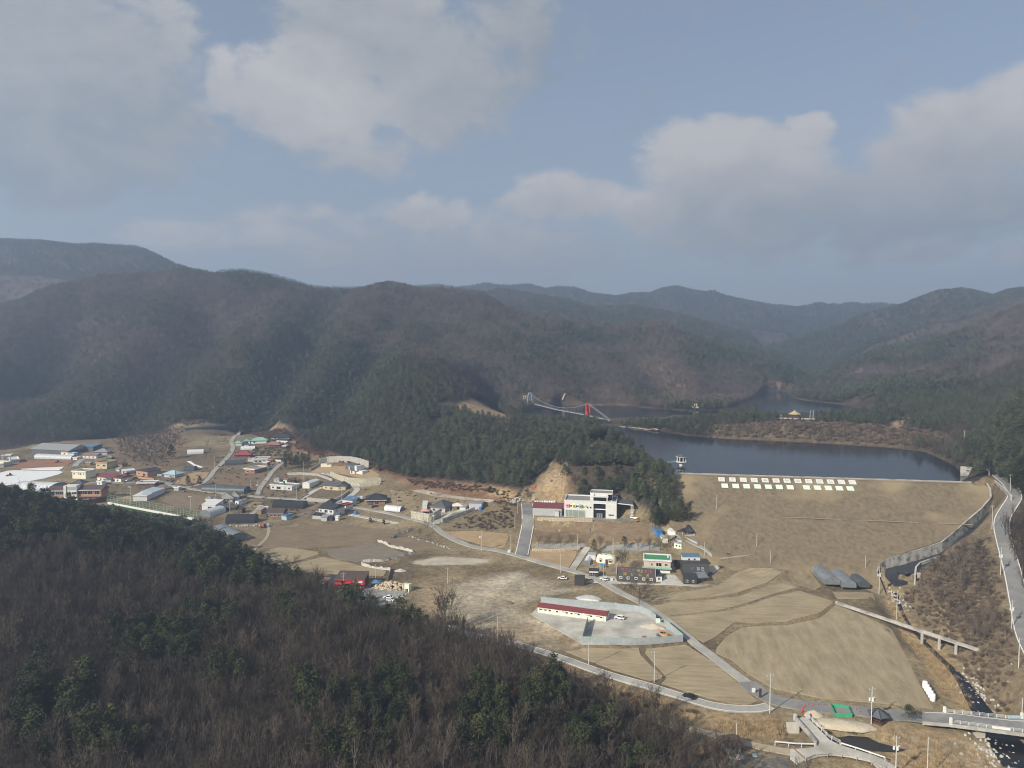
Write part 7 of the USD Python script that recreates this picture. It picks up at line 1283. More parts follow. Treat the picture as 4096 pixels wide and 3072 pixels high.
# small concrete bridge and slip road
SZ = .45; sp_ = [(3194, 2872), (3228, 2868), (3318, 2958), (3360, 2980), (3500, 3022), (3575, 3060), (3640, 3110), (3560, 3110), (3480, 3042), (3400, 3024), (3330, 3016), (3280, 3020), (3225, 3038), (3189, 3054), (3160, 3030), (3161, 2996), (3230, 2992), (3262, 2986), (3266, 2972)]
so = onz(3250, 2960, SZ); pl_ = [tuple(onz(*p, SZ)[:2] - so[:2]) for p in sp_]; t = thing('slip_road_bridge', 'pale concrete farm bridge and slip road at the bottom of the scene', 'bridge', so); MB().prism(pl_, -.5, 0).build('deck', 'pale_concrete', t); pp = onz(3176, 2895, 0) - so; MB().box(pp[0] - 2.2, pp[0] + 1.4, pp[1] - 1.0, pp[1] + 1.2, -3.2, -.5).build('abutment', 'pale_concrete', t)
wall_line('bridge_parapet', 'solid grey parapet on the left side of the small concrete bridge', np.array([onz(*p, SZ) for p in [(3182, 2876), (3222, 2922), (3264, 2972), (3262, 2984)]]), 1.0, .5, 'concrete', 'parapet', below=.5); railing('bridge_railing', 'white tubular railing on the right side of the small concrete bridge', [onz(*p, SZ) for p in [(3234, 2870), (3316, 2953), (3360, 2974)]], 1.1, 'white_roof')
for px, py, lb in ((3180, 2874, 'left concrete gatepost of the small bridge'), (3232, 2870, 'right concrete gatepost of the small bridge')): p_ = onz(px, py, SZ); tag(MB().box(p_[0] - .45, p_[0] + .45, p_[1] - .45, p_[1] + .45, p_[2] - .6, p_[2] + 1.5, .05).build('gatepost', 'lilac_wall'), lb, 'gatepost')
for lb, pts_ in (('white guard rail left of the small concrete bridge', [(3100, 2976), (3180, 2984), (3258, 2986)]), ('white guard rail curving right along the slip road', [(3364, 2982), (3440, 3006), (3540, 3040)])): railing('guard_rail', lb, [onz(*p, .3) for p in pts_], .85, 'white_roof', 1, 3.5, 'guard rail', .3)
railing('guard_rail', 'low concrete kerb rail round the grassy inside of the slip road', [onz(*p, SZ) for p in [(3222, 3040), (3260, 3024), (3330, 3018), (3400, 3027), (3470, 3044), (3540, 3080)]], .5, 'grey_stone', 1, 4, 'guard rail', .2)
p_ = onz(3171, 2990, .5); q_ = onz(3222, 3036, .5); wall_line('drain', 'dark drainage grating line across the slip road', np.array([p_, q_]), .05, .45, 'wood', 'drain', below=.3)
# metal site fence
def panels(name, label, pxs, h=3.0, z=None):
    p = H_(pxs) if z is None else np.array([onz(*q, z) for q in pxs]); o = p[0]; t = thing(name, label, 'fence', o); s = np.r_[0, np.cumsum(np.linalg.norm(np.diff(p[:, :2], axis=0), axis=1))]; n_ = max(2, int(s[-1] / 2.0)); at_ = lambda q: np.array([np.interp(q, s, p[:, j]) for j in range(3)]) - o
    tr = MB()
    for k in range(n_):
        a, b = at_(s[-1] * k / n_), at_(s[-1] * (k + 1) / n_); d = (b - a) / np.linalg.norm(b - a); m = MB()
        for j_ in range(4): u, v_ = a + (b - a) * (j_ + .04) / 4, a + (b - a) * (j_ + .96) / 4; m.bar(u + (0, 0, h / 2), v_ + (0, 0, h / 2), .06 + .04 * (j_ % 2), h - .1)
        m.build('panel', 'wall_panel', t); tr.bar(a + (0, 0, h), b + (0, 0, h), .14, .12)
        if k % 2 == 0: MB().box(a[0] - .07, a[0] + .07, a[1] - .07 + .2, a[1] + .07 + .2, a[2] - .5, a[2] + h).build('post', 'metal_grey', t)
    tr.build('top_rail', 'mint_roof', t)
panels('site_fence', 'blue grey metal panel fence along the back of the site yard', [(2164, 2412), (2250, 2420), (2400, 2432), (2480, 2440), (2562, 2450)], 3.0, 1.0); panels('site_fence', 'short run of metal panel fence along the right of the site yard', [(2562, 2450), (2600, 2468), (2624, 2486)], 3.0, 1.0); panels('site_fence', 'metal panel fence slanting down the right side past the digger', [(2658, 2504), (2690, 2530), (2732, 2566)], 3.0, 1.0); panels('site_fence', 'metal panel fence along the front of the site yard', [(2329, 2574), (2420, 2578), (2524, 2582), (2600, 2579), (2732, 2568)], 3.0, 1.0); panels('site_fence', 'metal panel fence seen edge on at the left of the site yard', [(2352, 2490), (2340, 2530), (2329, 2574)], 3.0, 1.0)
# green football fence
p = H_([(432, 2016), (560, 2040), (700, 2066), (800, 2086)]); o = p[0]; t = thing('pitch_fence', 'tall green wire fence on a white wall along the football pitch', 'fence', o); s = np.r_[0, np.cumsum(np.linalg.norm(np.diff(p, axis=0), axis=1))]; at_ = lambda q: np.array([np.interp(q, s, p[:, j]) for j in range(3)]) - o; n_ = 28
for k in range(n_ + 1): a = at_(s[-1] * k / n_); MB().box(a[0] - .09, a[0] + .09, a[1] - .09, a[1] + .09, a[2] - .5, a[2] + 7.2).build('post', 'green_paint' if k % 4 == 0 else 'mint_roof', t)
for hz in (2.4, 4.0, 5.6, 7.2): MB().bar(at_(0) + (0, 0, hz), at_(s[-1]) + (0, 0, hz), .09, .09).build('rail', 'mint_roof', t)
wall_line('pitch_wall', 'long stained white wall at the foot of the football fence', p - (0, .3, 0), 1.7, .3, 'white_wall')
# cloth netting round the vegetable plots
noisy('net_cloth', (.33, .325, .30), (.50, .49, .455), scale=.9, rough=.9)
def net(label, pxs, h=1.1, seed=0):
    p = H_(pxs); o = p[0]; t = thing('net_fence', label, 'net fence', o); r = np.random.default_rng(seed); s = np.r_[0, np.cumsum(np.linalg.norm(np.diff(p[:, :2], axis=0), axis=1))]; n_ = max(6, int(s[-1] / 1.3)); at_ = lambda q: np.array([np.interp(q, s, p[:, j]) for j in range(3)]) - o
    P = np.array([at_(s[-1] * k / n_) for k in range(n_ + 1)]); P[:, :2] += r.normal(0, .15, (n_ + 1, 2)); hh = h * r.uniform(.55, 1.15, n_ + 1); v = np.vstack([P - (0, .25, .2), P + np.c_[np.zeros(n_ + 1), r.uniform(0, .5, n_ + 1), hh]]); k = n_ + 1
    MB().add(v, [(i, i + 1, k + i + 1, k + i) for i in range(n_)]).build('cloth', 'net_cloth', t)
    for q in range(0, n_ + 1, 4): MB().box(P[q][0] - .04, P[q][0] + .04, P[q][1] - .04, P[q][1] + .04, P[q][2] - .4, P[q][2] + h * 1.15).build('post', 'metal_grey', t)
net('drooping pale netting between the brown and grey vegetable plots', [(1510, 2168), (1530, 2172), (1565, 2190), (1615, 2200), (1650, 2209)], 1.7, 1); net('grey netting along the lower edge of the grey plot', [(1655, 2216), (1600, 2230), (1530, 2246), (1452, 2250)], 1.7, 2); net('long pale netting loop at the corner above the red shop', [(1444, 2252), (1450, 2264), (1490, 2274), (1562, 2282), (1558, 2300), (1552, 2322)], 1.7, 3); net('crumpled grey netting at the upper edge of the plots', [(1572, 2156), (1580, 2146), (1620, 2132), (1652, 2118)], 1.6, 4)
# ------------------------------------------------------------------ poles and lamps
noisy('pole_concrete', (.42, .41, .385), (.52, .51, .48), scale=2, rough=.85)
def pole_mesh(h, r0=.19, r1=.11): return MB().cyl(0, 0, -1, h, r0, r1, 8)
arms = MB().box(-1.2, 1.2, -.06, .06, 12.6, 12.74).box(-1.0, 1.0, -.06, .06, 11.5, 11.62); ins = MB()
for x in (-1.1, 0, 1.1): ins.cyl(x, 0, 12.74, 13.1, .07, .05, 6)
trf = MB().cyl(.0, -.45, 8.6, 9.9, .38, .38, 10).cyl(.85, 0, 8.7, 9.8, .33, .33, 10).cyl(-.85, 0, 8.7, 9.8, .33, .33, 10)
POLE_A = kind_prim('pole_power', [('pole', pole_mesh(13.6), 'pole_concrete'), ('crossarm', arms, 'metal_grey'), ('insulators', ins, 'white_wall')]); POLE_T = kind_prim('pole_transformer', [('pole', pole_mesh(13.6), 'pole_concrete'), ('crossarm', arms, 'metal_grey'), ('insulators', ins, 'white_wall'), ('transformer', trf, 'pale_grey_wall')]); POLE_B = kind_prim('pole_plain', [('pole', pole_mesh(13.6, .15, .11), 'pole_concrete'), ('bracket', MB().box(-.25, .25, -.1, .1, 12.6, 12.9), 'metal_grey')])
for px, py, top, k, where in [(863, 1985, 1938, 'B', 'by the lane in front of the long dark greenhouse'), (858, 1872, 1829, 'B', 'standing by the winding lane near the curved plastic strip'), (1003, 1830, 1788, 'B', 'right of the crimson roofed house'), (1003, 1965, 1922, 'B', 'behind the right end of the long dark greenhouse'), (1033, 1982, 1922, 'T', 'by the lane fork left of the grey bungalow'), (1073, 1915, 1870, 'B', 'beside the lane below the flat brick house'), (920, 2046, 1985, 'A', 'in front of the old tiled houses'), (1216, 1926, 1848, 'B', 'in front of the dark bamboo grove'), (1187, 1994, 1932, 'B', 'standing alone between the grey bungalow and the white garage'), (1366, 2000, 1962, 'B', 'at the bend of the bright concrete lane'), (1590, 2052, 1988, 'B', 'beside the small clear greenhouse'), (1736, 2106, 2042, 'T', 'at the lane corner below the yellow stone wall'), (1797, 2080, 2034, 'B', 'by the drive of the awning house'), (1925, 2207, 2120, 'T', 'beside the road at the tan field'), (1502, 2312, 2258, 'B', 'thin, behind the blue tent roof'), (1790, 2334, 2270, 'A', 'above the dirt lot with a leaning stay pole'), (1374, 2392, 2288, 'A', 'in front of the red shop'), (1581, 2432, 2358, 'B', 'at the edge of the gravel yard'), (1059, 2292, 2218, 'A', 'behind the dark pines at the wood edge'), (1991, 2566, 2462, 'A', 'by the lower road at the dirt lot'), (2354, 2664, 2545, 'A', 'by the lower road in front of the metal fence'), (2617, 2729, 2600, 'A', 'by the lower road in the stubble field'), (3079, 2853, 2690, 'A', 'at the road junction casting a long shadow'), (3485, 2897, 2744, 'T', 'in front of the dark tiled roadside pavilion'), (3583, 3090, 2938, 'T', 'beside the slip road at the bottom'), (3709, 3090, 2944, 'B', 'in the reeds at the bottom edge'), (2945, 2966, 2890, 'B', 'beside the dirt track above the brown shed'), (2071, 2056, 1998, 'B', 'left of the grey hall above the drive'), (2060, 2116, 2056, 'B', 'left of the asphalt drive, middle'), (2044, 2202, 2138, 'B', 'left of the asphalt drive, lowest'), (2311, 2203, 2138, 'B', 'beside the car park of the pruned trees'), (2452, 2220, 2156, 'B', 'behind the dome house'), (2243, 2292, 2212, 'B', 'in the reddish field by the road'), (2415, 2332, 2254, 'B', 'white, in front of the dome house'), (2729, 2160, 2128, 'B', 'in front of the dark brick house'), (2817, 2236, 2170, 'B', 'beside the curved concrete lane'), (3027, 2194, 2132, 'B', 'at the foot of the dam'), (2867, 2038, 1980, 'B', 'on the left slope of the dam'), (3081, 2262, 2202, 'B', 'at the striped vegetable plot'), (3461, 2294, 2222, 'B', 'left of the spillway mouth'), (3516, 2378, 2262, 'T', 'below the spillway mouth'), (3586, 2482, 2364, 'B', 'leaning by the stream'), (3857, 1786, 1722, 'A', 'at the lake bend of the far road'), (3956, 1902, 1838, 'A', 'beside the road above the outlet wall'), (4041, 1966, 1898, 'A', 'on the hillside above the dam road'), (3968, 2116, 2020, 'A', 'between the spillway and the road'), (4002, 2300, 2188, 'T', 'beside the white car on the right road'), (4046, 2512, 2398, 'T', 'by the right road above the flume'), (4074, 2672, 2548, 'A', 'near the right edge above the stream'), (4088, 2856, 2790, 'B', 'short, at the end of the road bridge')]:
    g_ = G.hit(px, py) if py < 3060 else onz(px, py, -.5); h = (py - top) * g_[1] / FPX * 1.03
    copy_of({'A': POLE_A, 'B': POLE_B, 'T': POLE_T}[k], 'utility_pole', f'{"transformer" if k == "T" else "concrete"} utility pole {where}', 'utility pole', g_, .25 if k != 'B' else 0, None, (1, 1, h / 13.6))
for px, py, top, lb in ((524, 2018, 1948, 'floodlight mast behind the football fence, left one'), (764, 2042, 1986, 'floodlight mast behind the football fence, right one')):
    g_ = G.hit(px, py); h = (py - top) * g_[1] / FPX; t = thing('floodlight', lb, 'floodlight', g_); MB().cyl(0, 0, -1, h, .18, .12, 8).build('mast', 'pale_grey_wall', t); MB().box(-1.6, .6, -.1, .1, h - .1, h + .1).build('crossarm', 'metal_grey', t)
    for x in (-1.5, -.9, .3): MB().box(x - .3, x + .3, -.3, .2, h + .1, h + .5).build('lamp', 'white_roof', t)
# ------------------------------------------------------------------ vehicles
def car_parts(L_=4.8, W_=1.85, H=1.45, suv=False, paintm='car_white'):
    b, g, wh, lt = MB(), MB(), MB(), MB(); x0, x1 = -L_ / 2, L_ / 2; hb = .78 if suv else .70
    b.prof  # body: side outline extruded across the width, with a narrower cabin above
    body = [(x0, .35), (x1, .35), (x1 + .02, .55), (x1 - .12, hb - .02), (x1 - L_ * .26, hb + .1), (x0 + L_ * (.06 if suv else .16), hb + .12), (x0 + .03, hb)]; b.profy(body, -W_ / 2, W_ / 2)
    cab = [(x1 - L_ * .27, hb + .06), (x1 - L_ * .40, H - .06), (x0 + L_ * .52, H), (x0 + L_ * (.12 if suv else .27), H - .04), (x0 + L_ * (.02 if suv else .10), hb + .08)]
    m = MB().profy(cab, -W_ / 2 + .12, W_ / 2 - .12); b.add(*m.arr())
    cz = [(x1 - L_ * .285, hb + .12), (x1 - L_ * .395, H - .12), (x0 + L_ * (.14 if suv else .28), H - .12), (x0 + L_ * (.07 if suv else .17), hb + .14)]; g.profy(cz, -W_ / 2 + .10, -W_ / 2 + .2); g.profy(cz, W_ / 2 - .2, W_ / 2 - .10)
    a, c_ = np.array(cab[0]), np.array(cab[1]); d, e = np.array(cab[-1]), np.array(cab[-2])
    for u, v_, s in ((a, c_, 1), (d, e, -1)):
        n_ = np.array([v_[1] - u[1], -(v_[0] - u[0])]) * (1 if s > 0 else -1); n_ = n_ / np.linalg.norm(n_) * .02; p, q = u + (v_ - u) * .12 + n_, u + (v_ - u) * .9 + n_
        g.add([(p[0], -W_ / 2 + .2, p[1]), (p[0], W_ / 2 - .2, p[1]), (q[0], W_ / 2 - .26, q[1]), (q[0], -W_ / 2 + .26, q[1])], [(0, 1, 2, 3), (3, 2, 1, 0)])
    lt.box(x1 - .12, x1 + .04, -W_ / 2 + .1, -W_ / 2 + .5, .55, .7).box(x1 - .12, x1 + .04, W_ / 2 - .5, W_ / 2 - .1, .55, .7)
    ws = []
    for x in (x0 + L_ * .19, x1 - L_ * .19):
        for y in (-W_ / 2 + .08, W_ / 2 - .08):
            v_, f_ = MB().cyl(0, 0, -.12, .12, .34, .34, 12).arr(); v_ = np.stack([v_[:, 0] + x, v_[:, 2] + y, v_[:, 1] + .34], 1); ws.append(('wheel', MB().add(v_, f_[:, ::-1]), 'rubber'))
    return [('body', b, paintm), ('windows', g, 'window_glass'), ('headlights', lt, 'pale_grey_wall')] + ws
SEDAN, SUV, BLACK = kind_prim('car_sedan', car_parts()), kind_prim('car_suv', car_parts(4.5, 1.87, 1.68, True)), kind_prim('car_black', car_parts(4.9, 1.86, 1.46, False, 'car_black'))
for knd, nme, lab, a, b, ct in [(BLACK, 'black_car', 'black sedan driving along the lower road', (2785, 2803), (2730, 2784), 'car'), (SUV, 'white_suv', 'white off-roader parked in the fenced site yard', (2497, 2481), (2460, 2474), 'car'), (SEDAN, 'white_car', 'white sedan parked beside the dirt lot by the black box shed', (2267, 2319), (2233, 2316), 'car'), (SUV, 'white_suv', 'white off-roader parked in front of the black kiosk', (2433, 2324), (2401, 2320), 'car'), (SEDAN, 'white_car', 'white car coming down the right hand hillside road', aty(4040, 2318, 322), aty(4047, 2342, 317), 'car'), (SEDAN, 'white_car', 'white car on the lane below the new modern house', (1302, 1899), (1283, 1895), 'car'), (SEDAN, 'white_car', 'white sedan in the gravel yard of the red shop, farther of two', (1572, 2396), (1534, 2393), 'car'), (SEDAN, 'white_car', 'white sedan in the gravel yard half hidden behind the other', (1570, 2406), (1542, 2403), 'car'), (SEDAN, 'white_car', 'white car beside the long maroon roofed bungalow', (504, 1927), (522, 1922), 'car')]:
    A, B = (G.hit(*q) if len(q) == 2 else q for q in (a, b)); c_ = (A + B) / 2; ang = math.atan2(B[1] - A[1], B[0] - A[0]); copy_of(knd, nme, lab, ct, c_ + (0, 0, .32 if 'road' in lab else .25), ang)
def truck(label, A, B, cabm='car_white', bedm='car_white'):
    A, B = G.hit(*A), G.hit(*B); t = thing('pickup_truck', label, 'truck', (A + B) / 2 + (0, 0, .15), math.atan2(B[1] - A[1], B[0] - A[0])); MB().profy([(.9, .5), (2.5, .5), (2.52, 1.2), (2.2, 2.0), (.9, 2.0)], -.85, .85).build('cab', cabm, t); MB().profy([(1.1, 1.3), (2.42, 1.3), (2.2, 1.88), (1.1, 1.88)], -.88, -.8).profy([(1.1, 1.3), (2.42, 1.3), (2.2, 1.88), (1.1, 1.88)], .8, .88).build('windows', 'window_glass', t); MB().box(-2.5, .8, -.85, .85, .6, .75).box(-2.5, .8, -.87, -.8, .75, 1.15).box(-2.5, .8, .8, .87, .75, 1.15).box(-2.55, -2.5, -.87, .87, .6, 1.15).build('bed', bedm, t)
    for x in (-1.6, 1.6):
        for y in (-.75, .75): v_, f_ = MB().cyl(0, 0, -.1, .1, .33, .33, 10).arr(); MB().add(np.stack([v_[:, 0] + x, v_[:, 2] + y, v_[:, 1] + .33], 1), f_[:, ::-1]).build('wheel', 'rubber', t)
truck('white pickup truck parked at the right end of the hall terrace', (2551, 2080), (2521, 2074)); truck('pale blue pickup truck beside the small red awning', (1094, 1861), (1076, 1857), 'pale_blue', 'pale_blue')
p0 = G.hit(2552, 2086); t = thing('forklift', 'orange forklift beside the white pickup truck', 'forklift', p0 + (0, 0, .1), .3); MB().box(-1.2, .9, -.6, .6, .35, 1.15, .06).build('body', 'orange_paint', t); MB().box(.9, 1.05, -.5, -.4, .1, 2.3).box(.9, 1.05, .4, .5, .1, 2.3).build('mast', 'steel_dark', t); MB().box(1.05, 2.1, -.4, -.25, .1, .18).box(1.05, 2.1, .25, .4, .1, .18).build('fork', 'yellow_paint', t); MB().box(-.8, .6, -.55, .55, 1.95, 2.05).box(-.8, -.7, -.5, -.4, 1.1, 1.95).box(.5, .6, -.5, -.4, 1.1, 1.95).box(-.8, -.7, .4, .5, 1.1, 1.95).box(.5, .6, .4, .5, 1.1, 1.95).build('roll_cage', 'steel_dark', t)
for x in (-.8, .6): MB().box(x - .28, x + .28, -.68, .68, 0, .55, .08).build('wheel', 'rubber', t)
def tractor(label, A, B):
    A, B = G.hit(*A), G.hit(*B); t = thing('tractor', label, 'tractor', (A + B) / 2 + (0, 0, .15), math.atan2(B[1] - A[1], B[0] - A[0])); MB().box(.2, 2.2, -.45, .45, .7, 1.5, .08).build('bonnet', 'red_paint', t); MB().box(-1.1, .2, -.65, .65, .8, 1.4).box(-1.1, .1, -.65, .65, 2.5, 2.65).build('cab', 'red_paint', t); MB().box(-1.0, .05, -.6, .6, 1.4, 2.5).build('cab_glass', 'window_glass', t); MB().box(-2.8, -1.6, -.9, .9, .3, .8).build('implement', 'metal_grey', t); MB().box(2.2, 2.9, -.8, .8, .2, .9).build('loader', 'red_paint', t)
    for x, y, r_ in ((-.8, -.85, .85), (-.8, .85, .85), (1.6, -.75, .5), (1.6, .75, .5)): v_, f_ = MB().cyl(0, 0, -.2, .2, r_, r_, 12).arr(); MB().add(np.stack([v_[:, 0] + x, v_[:, 2] + y, v_[:, 1] + r_], 1), f_[:, ::-1]).build('wheel', 'rubber', t)
tractor('red tractor with front loader at the edge of the brown field', (1068, 2110), (1044, 2112)); tractor('dark red tractor with implement on the red ploughed field', (242, 1852), (216, 1852)); tractor('tractor standing on the white plastic sheet', (48, 1903), (28, 1906))
# excavator
p0 = G.hit(2656, 2552); t = thing('excavator', 'orange tracked excavator parked by the fence of the site yard', 'excavator', p0 + (0, 0, .12), 2.6)
for y in (-1.1, 1.1): MB().box(-1.9, 1.9, y - .3, y + .3, 0, .85, .12).build('track', 'rubber', t)
MB().box(-1.9, 1.1, -1.25, 1.25, 1.0, 2.0, .08).build('body', 'orange_paint', t); MB().box(-.2, 1.2, .2, 1.2, 2.0, 3.1, .08).build('cab', 'orange_paint', t); MB().box(-.05, 1.22, .14, 1.24, 2.2, 2.9).build('cab_glass', 'window_glass', t); MB().bar((1.0, -.3, 1.7), (2.6, -.3, 3.2), .35, .45).bar((2.6, -.3, 3.2), (2.9, -.3, 1.2), .28, .35).build('boom', 'orange_paint', t); MB().prof([(-.8, .2), (.2, .1), (.2, 1.0), (-.4, 1.2)], 2.6, 3.3).build('bucket', 'steel_dark', t)


# ------------------------------------------------------------------ heaps, stones, stacks
def heap(name, label, cat, c, rx, ry, h, mat, ang=0, seed=0, sharp=1.3):
    c = G.hit(*c); a = np.arange(28) * 2 * np.pi / 28; R = [1, .8, .6, .4, .2, 0]; V = []
    for k, r_ in enumerate(R): V.append(np.c_[np.cos(a) * rx * r_, np.sin(a) * ry * r_, np.full(28, h * (1 - r_ ** sharp) if r_ < 1 else -.8)])
    v = np.vstack(V); v[:, :2] *= (1 + fb(v[:, 0] + seed * 50, v[:, 1], 2.5, 3, seed) * .5)[:, None]; v[:, 2] *= 1 + fb(v[:, 0] + seed * 31, v[:, 1], 2.0, 3, seed + 3) * .9
    f = [(k * 28 + j, k * 28 + (j + 1) % 28, (k + 1) * 28 + (j + 1) % 28, (k + 1) * 28 + j) for k in range(5) for j in range(28)]; ca, sa = math.cos(ang), math.sin(ang); v = np.c_[v[:, 0] * ca - v[:, 1] * sa, v[:, 0] * sa + v[:, 1] * ca, v[:, 2]]
    return tag(MB().add(v + c, f).build(name, mat, smooth=60), label, cat)
noisy('grey_tarp', (.33, .32, .34), (.44, .43, .45), scale=1.2, rough=.6); noisy('pale_sheet', (.62, .60, .48), (.74, .73, .62), scale=1, rough=.5); noisy('blue_tarp', (.06, .14, .30), (.14, .27, .46), scale=1.5, rough=.5)
heap('tarp_heap', 'long soil heap covered with grey tarpaulin above the site yard', 'heap', (2355, 2394), 7.2, 3.2, 1.9, 'grey_tarp', -.1, 1); heap('sheet_heap', 'pale yellow sheeting spread along the foot of the grey tarpaulin heap', 'heap', (2352, 2402), 7.2, 1.6, .7, 'pale_sheet', -.08, 2); heap('gravel_heap', 'pale gravel heap at the right of the site yard', 'heap', (2610, 2510), 6.5, 3.2, 1.7, 'dry_lot', -.3, 3); heap('spoil_heap', 'yellowish sand heap ringed by traffic cones at the junction', 'heap', (3256, 2862), 3.6, 2.2, 1.9, 'spoil', 0, 4); heap('spoil_heap', 'broad earth bank spilling below the green fenced pit', 'heap', (3370, 2894), 11, 3.4, 1.0, 'spoil', -.2, 5); heap('gravel_heap', 'round grey sand heap in front of the brown shed', 'heap', (2951, 3030), 2.9, 1.6, 1.1, 'grey_stone', 0, 6); heap('blue_tarp', 'crumpled blue tarpaulin by the front fence of the site yard', 'tarpaulin', (2466, 2556), 2.8, .8, .5, 'blue_tarp', 0, 7); heap('grey_tarp', 'grey blue tarpaulin heap beside the netting above the stone heap', 'tarpaulin', (1602, 2284), 4.0, 1.8, 1.2, 'grey_tarp', 0, 8); heap('grey_tarp', 'grey covered mound behind the metal fence', 'tarpaulin', (2462, 2418), 2.6, 1.4, 1.2, 'grey_tarp', 0, 9); heap('shrub_mound', 'dark brown scrub mound in the dirt lot', 'shrub', (2024, 2415), 4.2, 2.4, 1.6, 'brown_shrub', 0, 10)
ICO = trimesh.creation.icosphere(0)
def stones(name, label, c, rx, ry, h, n, size, mat, ang=0, seed=0, line=None, cat='stone heap'):
    """a heap (or a row) of separate stones"""
    r = np.random.default_rng(seed); c = G.hit(*c) if line is None else G.hit(*line[0]); t = thing(name, label, cat, c); Lp = None if line is None else H_(line)
    for k in range(n):
        if Lp is None:
            q = np.sqrt(r.uniform(0, 1)); a = r.uniform(0, 6.28); x, y = q * rx * math.cos(a), q * ry * math.sin(a); x, y = x * math.cos(ang) - y * math.sin(ang), x * math.sin(ang) + y * math.cos(ang); z = h * (1 - q ** 1.3)
        else:
            s = np.r_[0, np.cumsum(np.linalg.norm(np.diff(Lp, axis=0), axis=1))]; u = r.uniform(0, s[-1]); p = np.array([np.interp(u, s, Lp[:, j]) for j in range(3)]) - c; x, y = p[0] + r.normal(0, ry), p[1] + r.normal(0, ry); z = r.uniform(0, h)
        z += float(G.at(c[0] + x, c[1] + y)) - c[2]; v = np.array(ICO.vertices) * r.uniform(.7, 1.2, (12, 1)) * size * r.uniform(.6, 1.35) * r.uniform(.7, 1.2, 3)
        MB().add(v + (x, y, z), ICO.faces).build('stone', mat, t)
    return t
stones('stone_heap', 'large heap of tan quarry stones beside the cream booth', (1572, 2352), 10.5, 4.2, 2.8, 200, .85, 'rubble_stone', -.1, 1); stones('stone_heap', 'small heap of pale grey stones at the top of the asphalt drive', (2068, 2004), 5.0, 2.5, 2.4, 70, .7, 'grey_stone', 0, 2); stones('rubble_row', 'long row of pale boulders in front of the black tarpaulin tunnel', None, 0, .7, .5, 70, .75, 'grey_stone', 0, 3, [(890, 2106), (960, 2106), (1030, 2104), (1085, 2100)], 'stone row'); stones('rubble_row', 'line of pale stones beside the road below the brown plot', None, 0, .6, .2, 40, .55, 'grey_stone', 0, 4, [(1640, 2146), (1720, 2170), (1800, 2196)], 'stone row'); stones('rubble_row', 'stones edging the gravel yard below the cream booth', None, 0, .3, .2, 24, .55, 'grey_stone', 0, 5, [(1632, 2372), (1600, 2390), (1570, 2410)], 'stone row'); stones('stream_stones', 'pale stones scattered along the bed of the stream by the road bridge', None, 0, 3.0, .1, 90, .55, 'grey_stone', 0, 6, [(3860, 2680), (3930, 2790), (3960, 2850)], 'stones'); stones('stream_stones', 'pale stones scattered in the stream below the road bridge', None, 0, 4.0, .1, 90, .55, 'grey_stone', 0, 7, [(3930, 2960), (3980, 3020), (4040, 3060)], 'stones'); stones('stream_stones', 'stones at the head of the dry stream below the spillway', None, 0, 2.0, .2, 50, .6, 'grey_stone', 0, 8, [(3560, 2345), (3620, 2440)], 'stones')
for k in range(9): g_ = G.hit(2142 + k * 9.5, 2011 + (k % 2)); tag(MB().cyl(g_[0], g_[1], g_[2] - .3, g_[2] + 1.5, .85, .7, 10).build('wrapped_bundle', 'plastic_sheet'), 'white wrapped bundle in the row above the grey hall', 'bundle', 'white wrapped bundles above the grey hall')
for k in range(5): g_ = G.hit(3700 + k * 7.6, 2752 + k * 12.5); t = thing('silage_bale', ['farthest', 'second farthest', 'middle', 'second nearest', 'nearest'][k] + ' of the white wrapped bales at the corner of the big field', 'bale', g_, .3 * k); MB().tube([(0, 0, z_) for z_ in (-.2, .1, 1.0, 2.0, 2.45, 2.6)], [.8, .88, .95, .92, .85, .5], 16).build('wrap', 'plastic_sheet', t, smooth=50)
for k in range(10): g_ = G.hit(1288 + (k % 5) * 8.5, 1866 + (k // 5) * 1.5); tag(MB().box(g_[0] - .9, g_[0] + .9, g_[1] - .8, g_[1] + .8, g_[2] - .2, g_[2] + (2.6 if k % 5 < 3 else 1.6), .03).build('panel_stack', 'pale_sheet'), 'stack of cream insulation panels behind the new modern house', 'stack', 'cream panel stacks')
for px, py, lb in ((1423, 2056, 'blue plastic tank at the end of the greenhouse frame'), (1922, 2040, 'blue plastic tank right of the lilac shed')): g_ = G.hit(px, py); tag(MB().tube([(g_[0], g_[1], g_[2] + z_) for z_ in (-.2, 0, 1.9, 2.3)], [1.1, 1.2, 1.2, .7], 14).build('water_tank', 'blue_plastic'), lb, 'tank')
# fenced pit, cones, roadside pavilion and furniture
pc = [(3323, 2828), (3392, 2838), (3408, 2872), (3340, 2868)]; P = H_(pc); o = P.mean(0); t = thing('pit_fence', 'green net fence round the excavation pit by the junction', 'fence', o)
for i_ in range(4):
    a, b = P[i_] - o, P[(i_ + 1) % 4] - o; MB().bar(a + (0, 0, .75), b + (0, 0, .75), .06, 1.3).build('net', 'green_paint', t)
    for f in np.linspace(0, 1, 5)[:-1]: c_ = a + (b - a) * f; MB().box(c_[0] - .06, c_[0] + .06, c_[1] - .06, c_[1] + .06, c_[2] - .5, c_[2] + 1.6).build('post', 'green_paint', t)
tag(MB().add(np.array([P[i] * .93 + o * .07 + (0, 0, .25) for i in range(4)]), [(0, 1, 2), (0, 2, 3)]).add(np.array([P[i] * .93 + o * .07 + (0, 0, .25) for i in range(4)]), [(2, 1, 0), (3, 2, 0)]).build('pit_floor', 'dark_wood'), kind='structure')
CONE = kind_prim('cone', [('base', MB().box(-.26, .26, -.26, .26, 0, .06), 'rubber'), ('body', MB().cyl(0, 0, .06, .95, .24, .05, 10), 'red_paint'), ('stripe', MB().cyl(0, 0, .42, .66, .165, .10, 10), 'white_wall')])
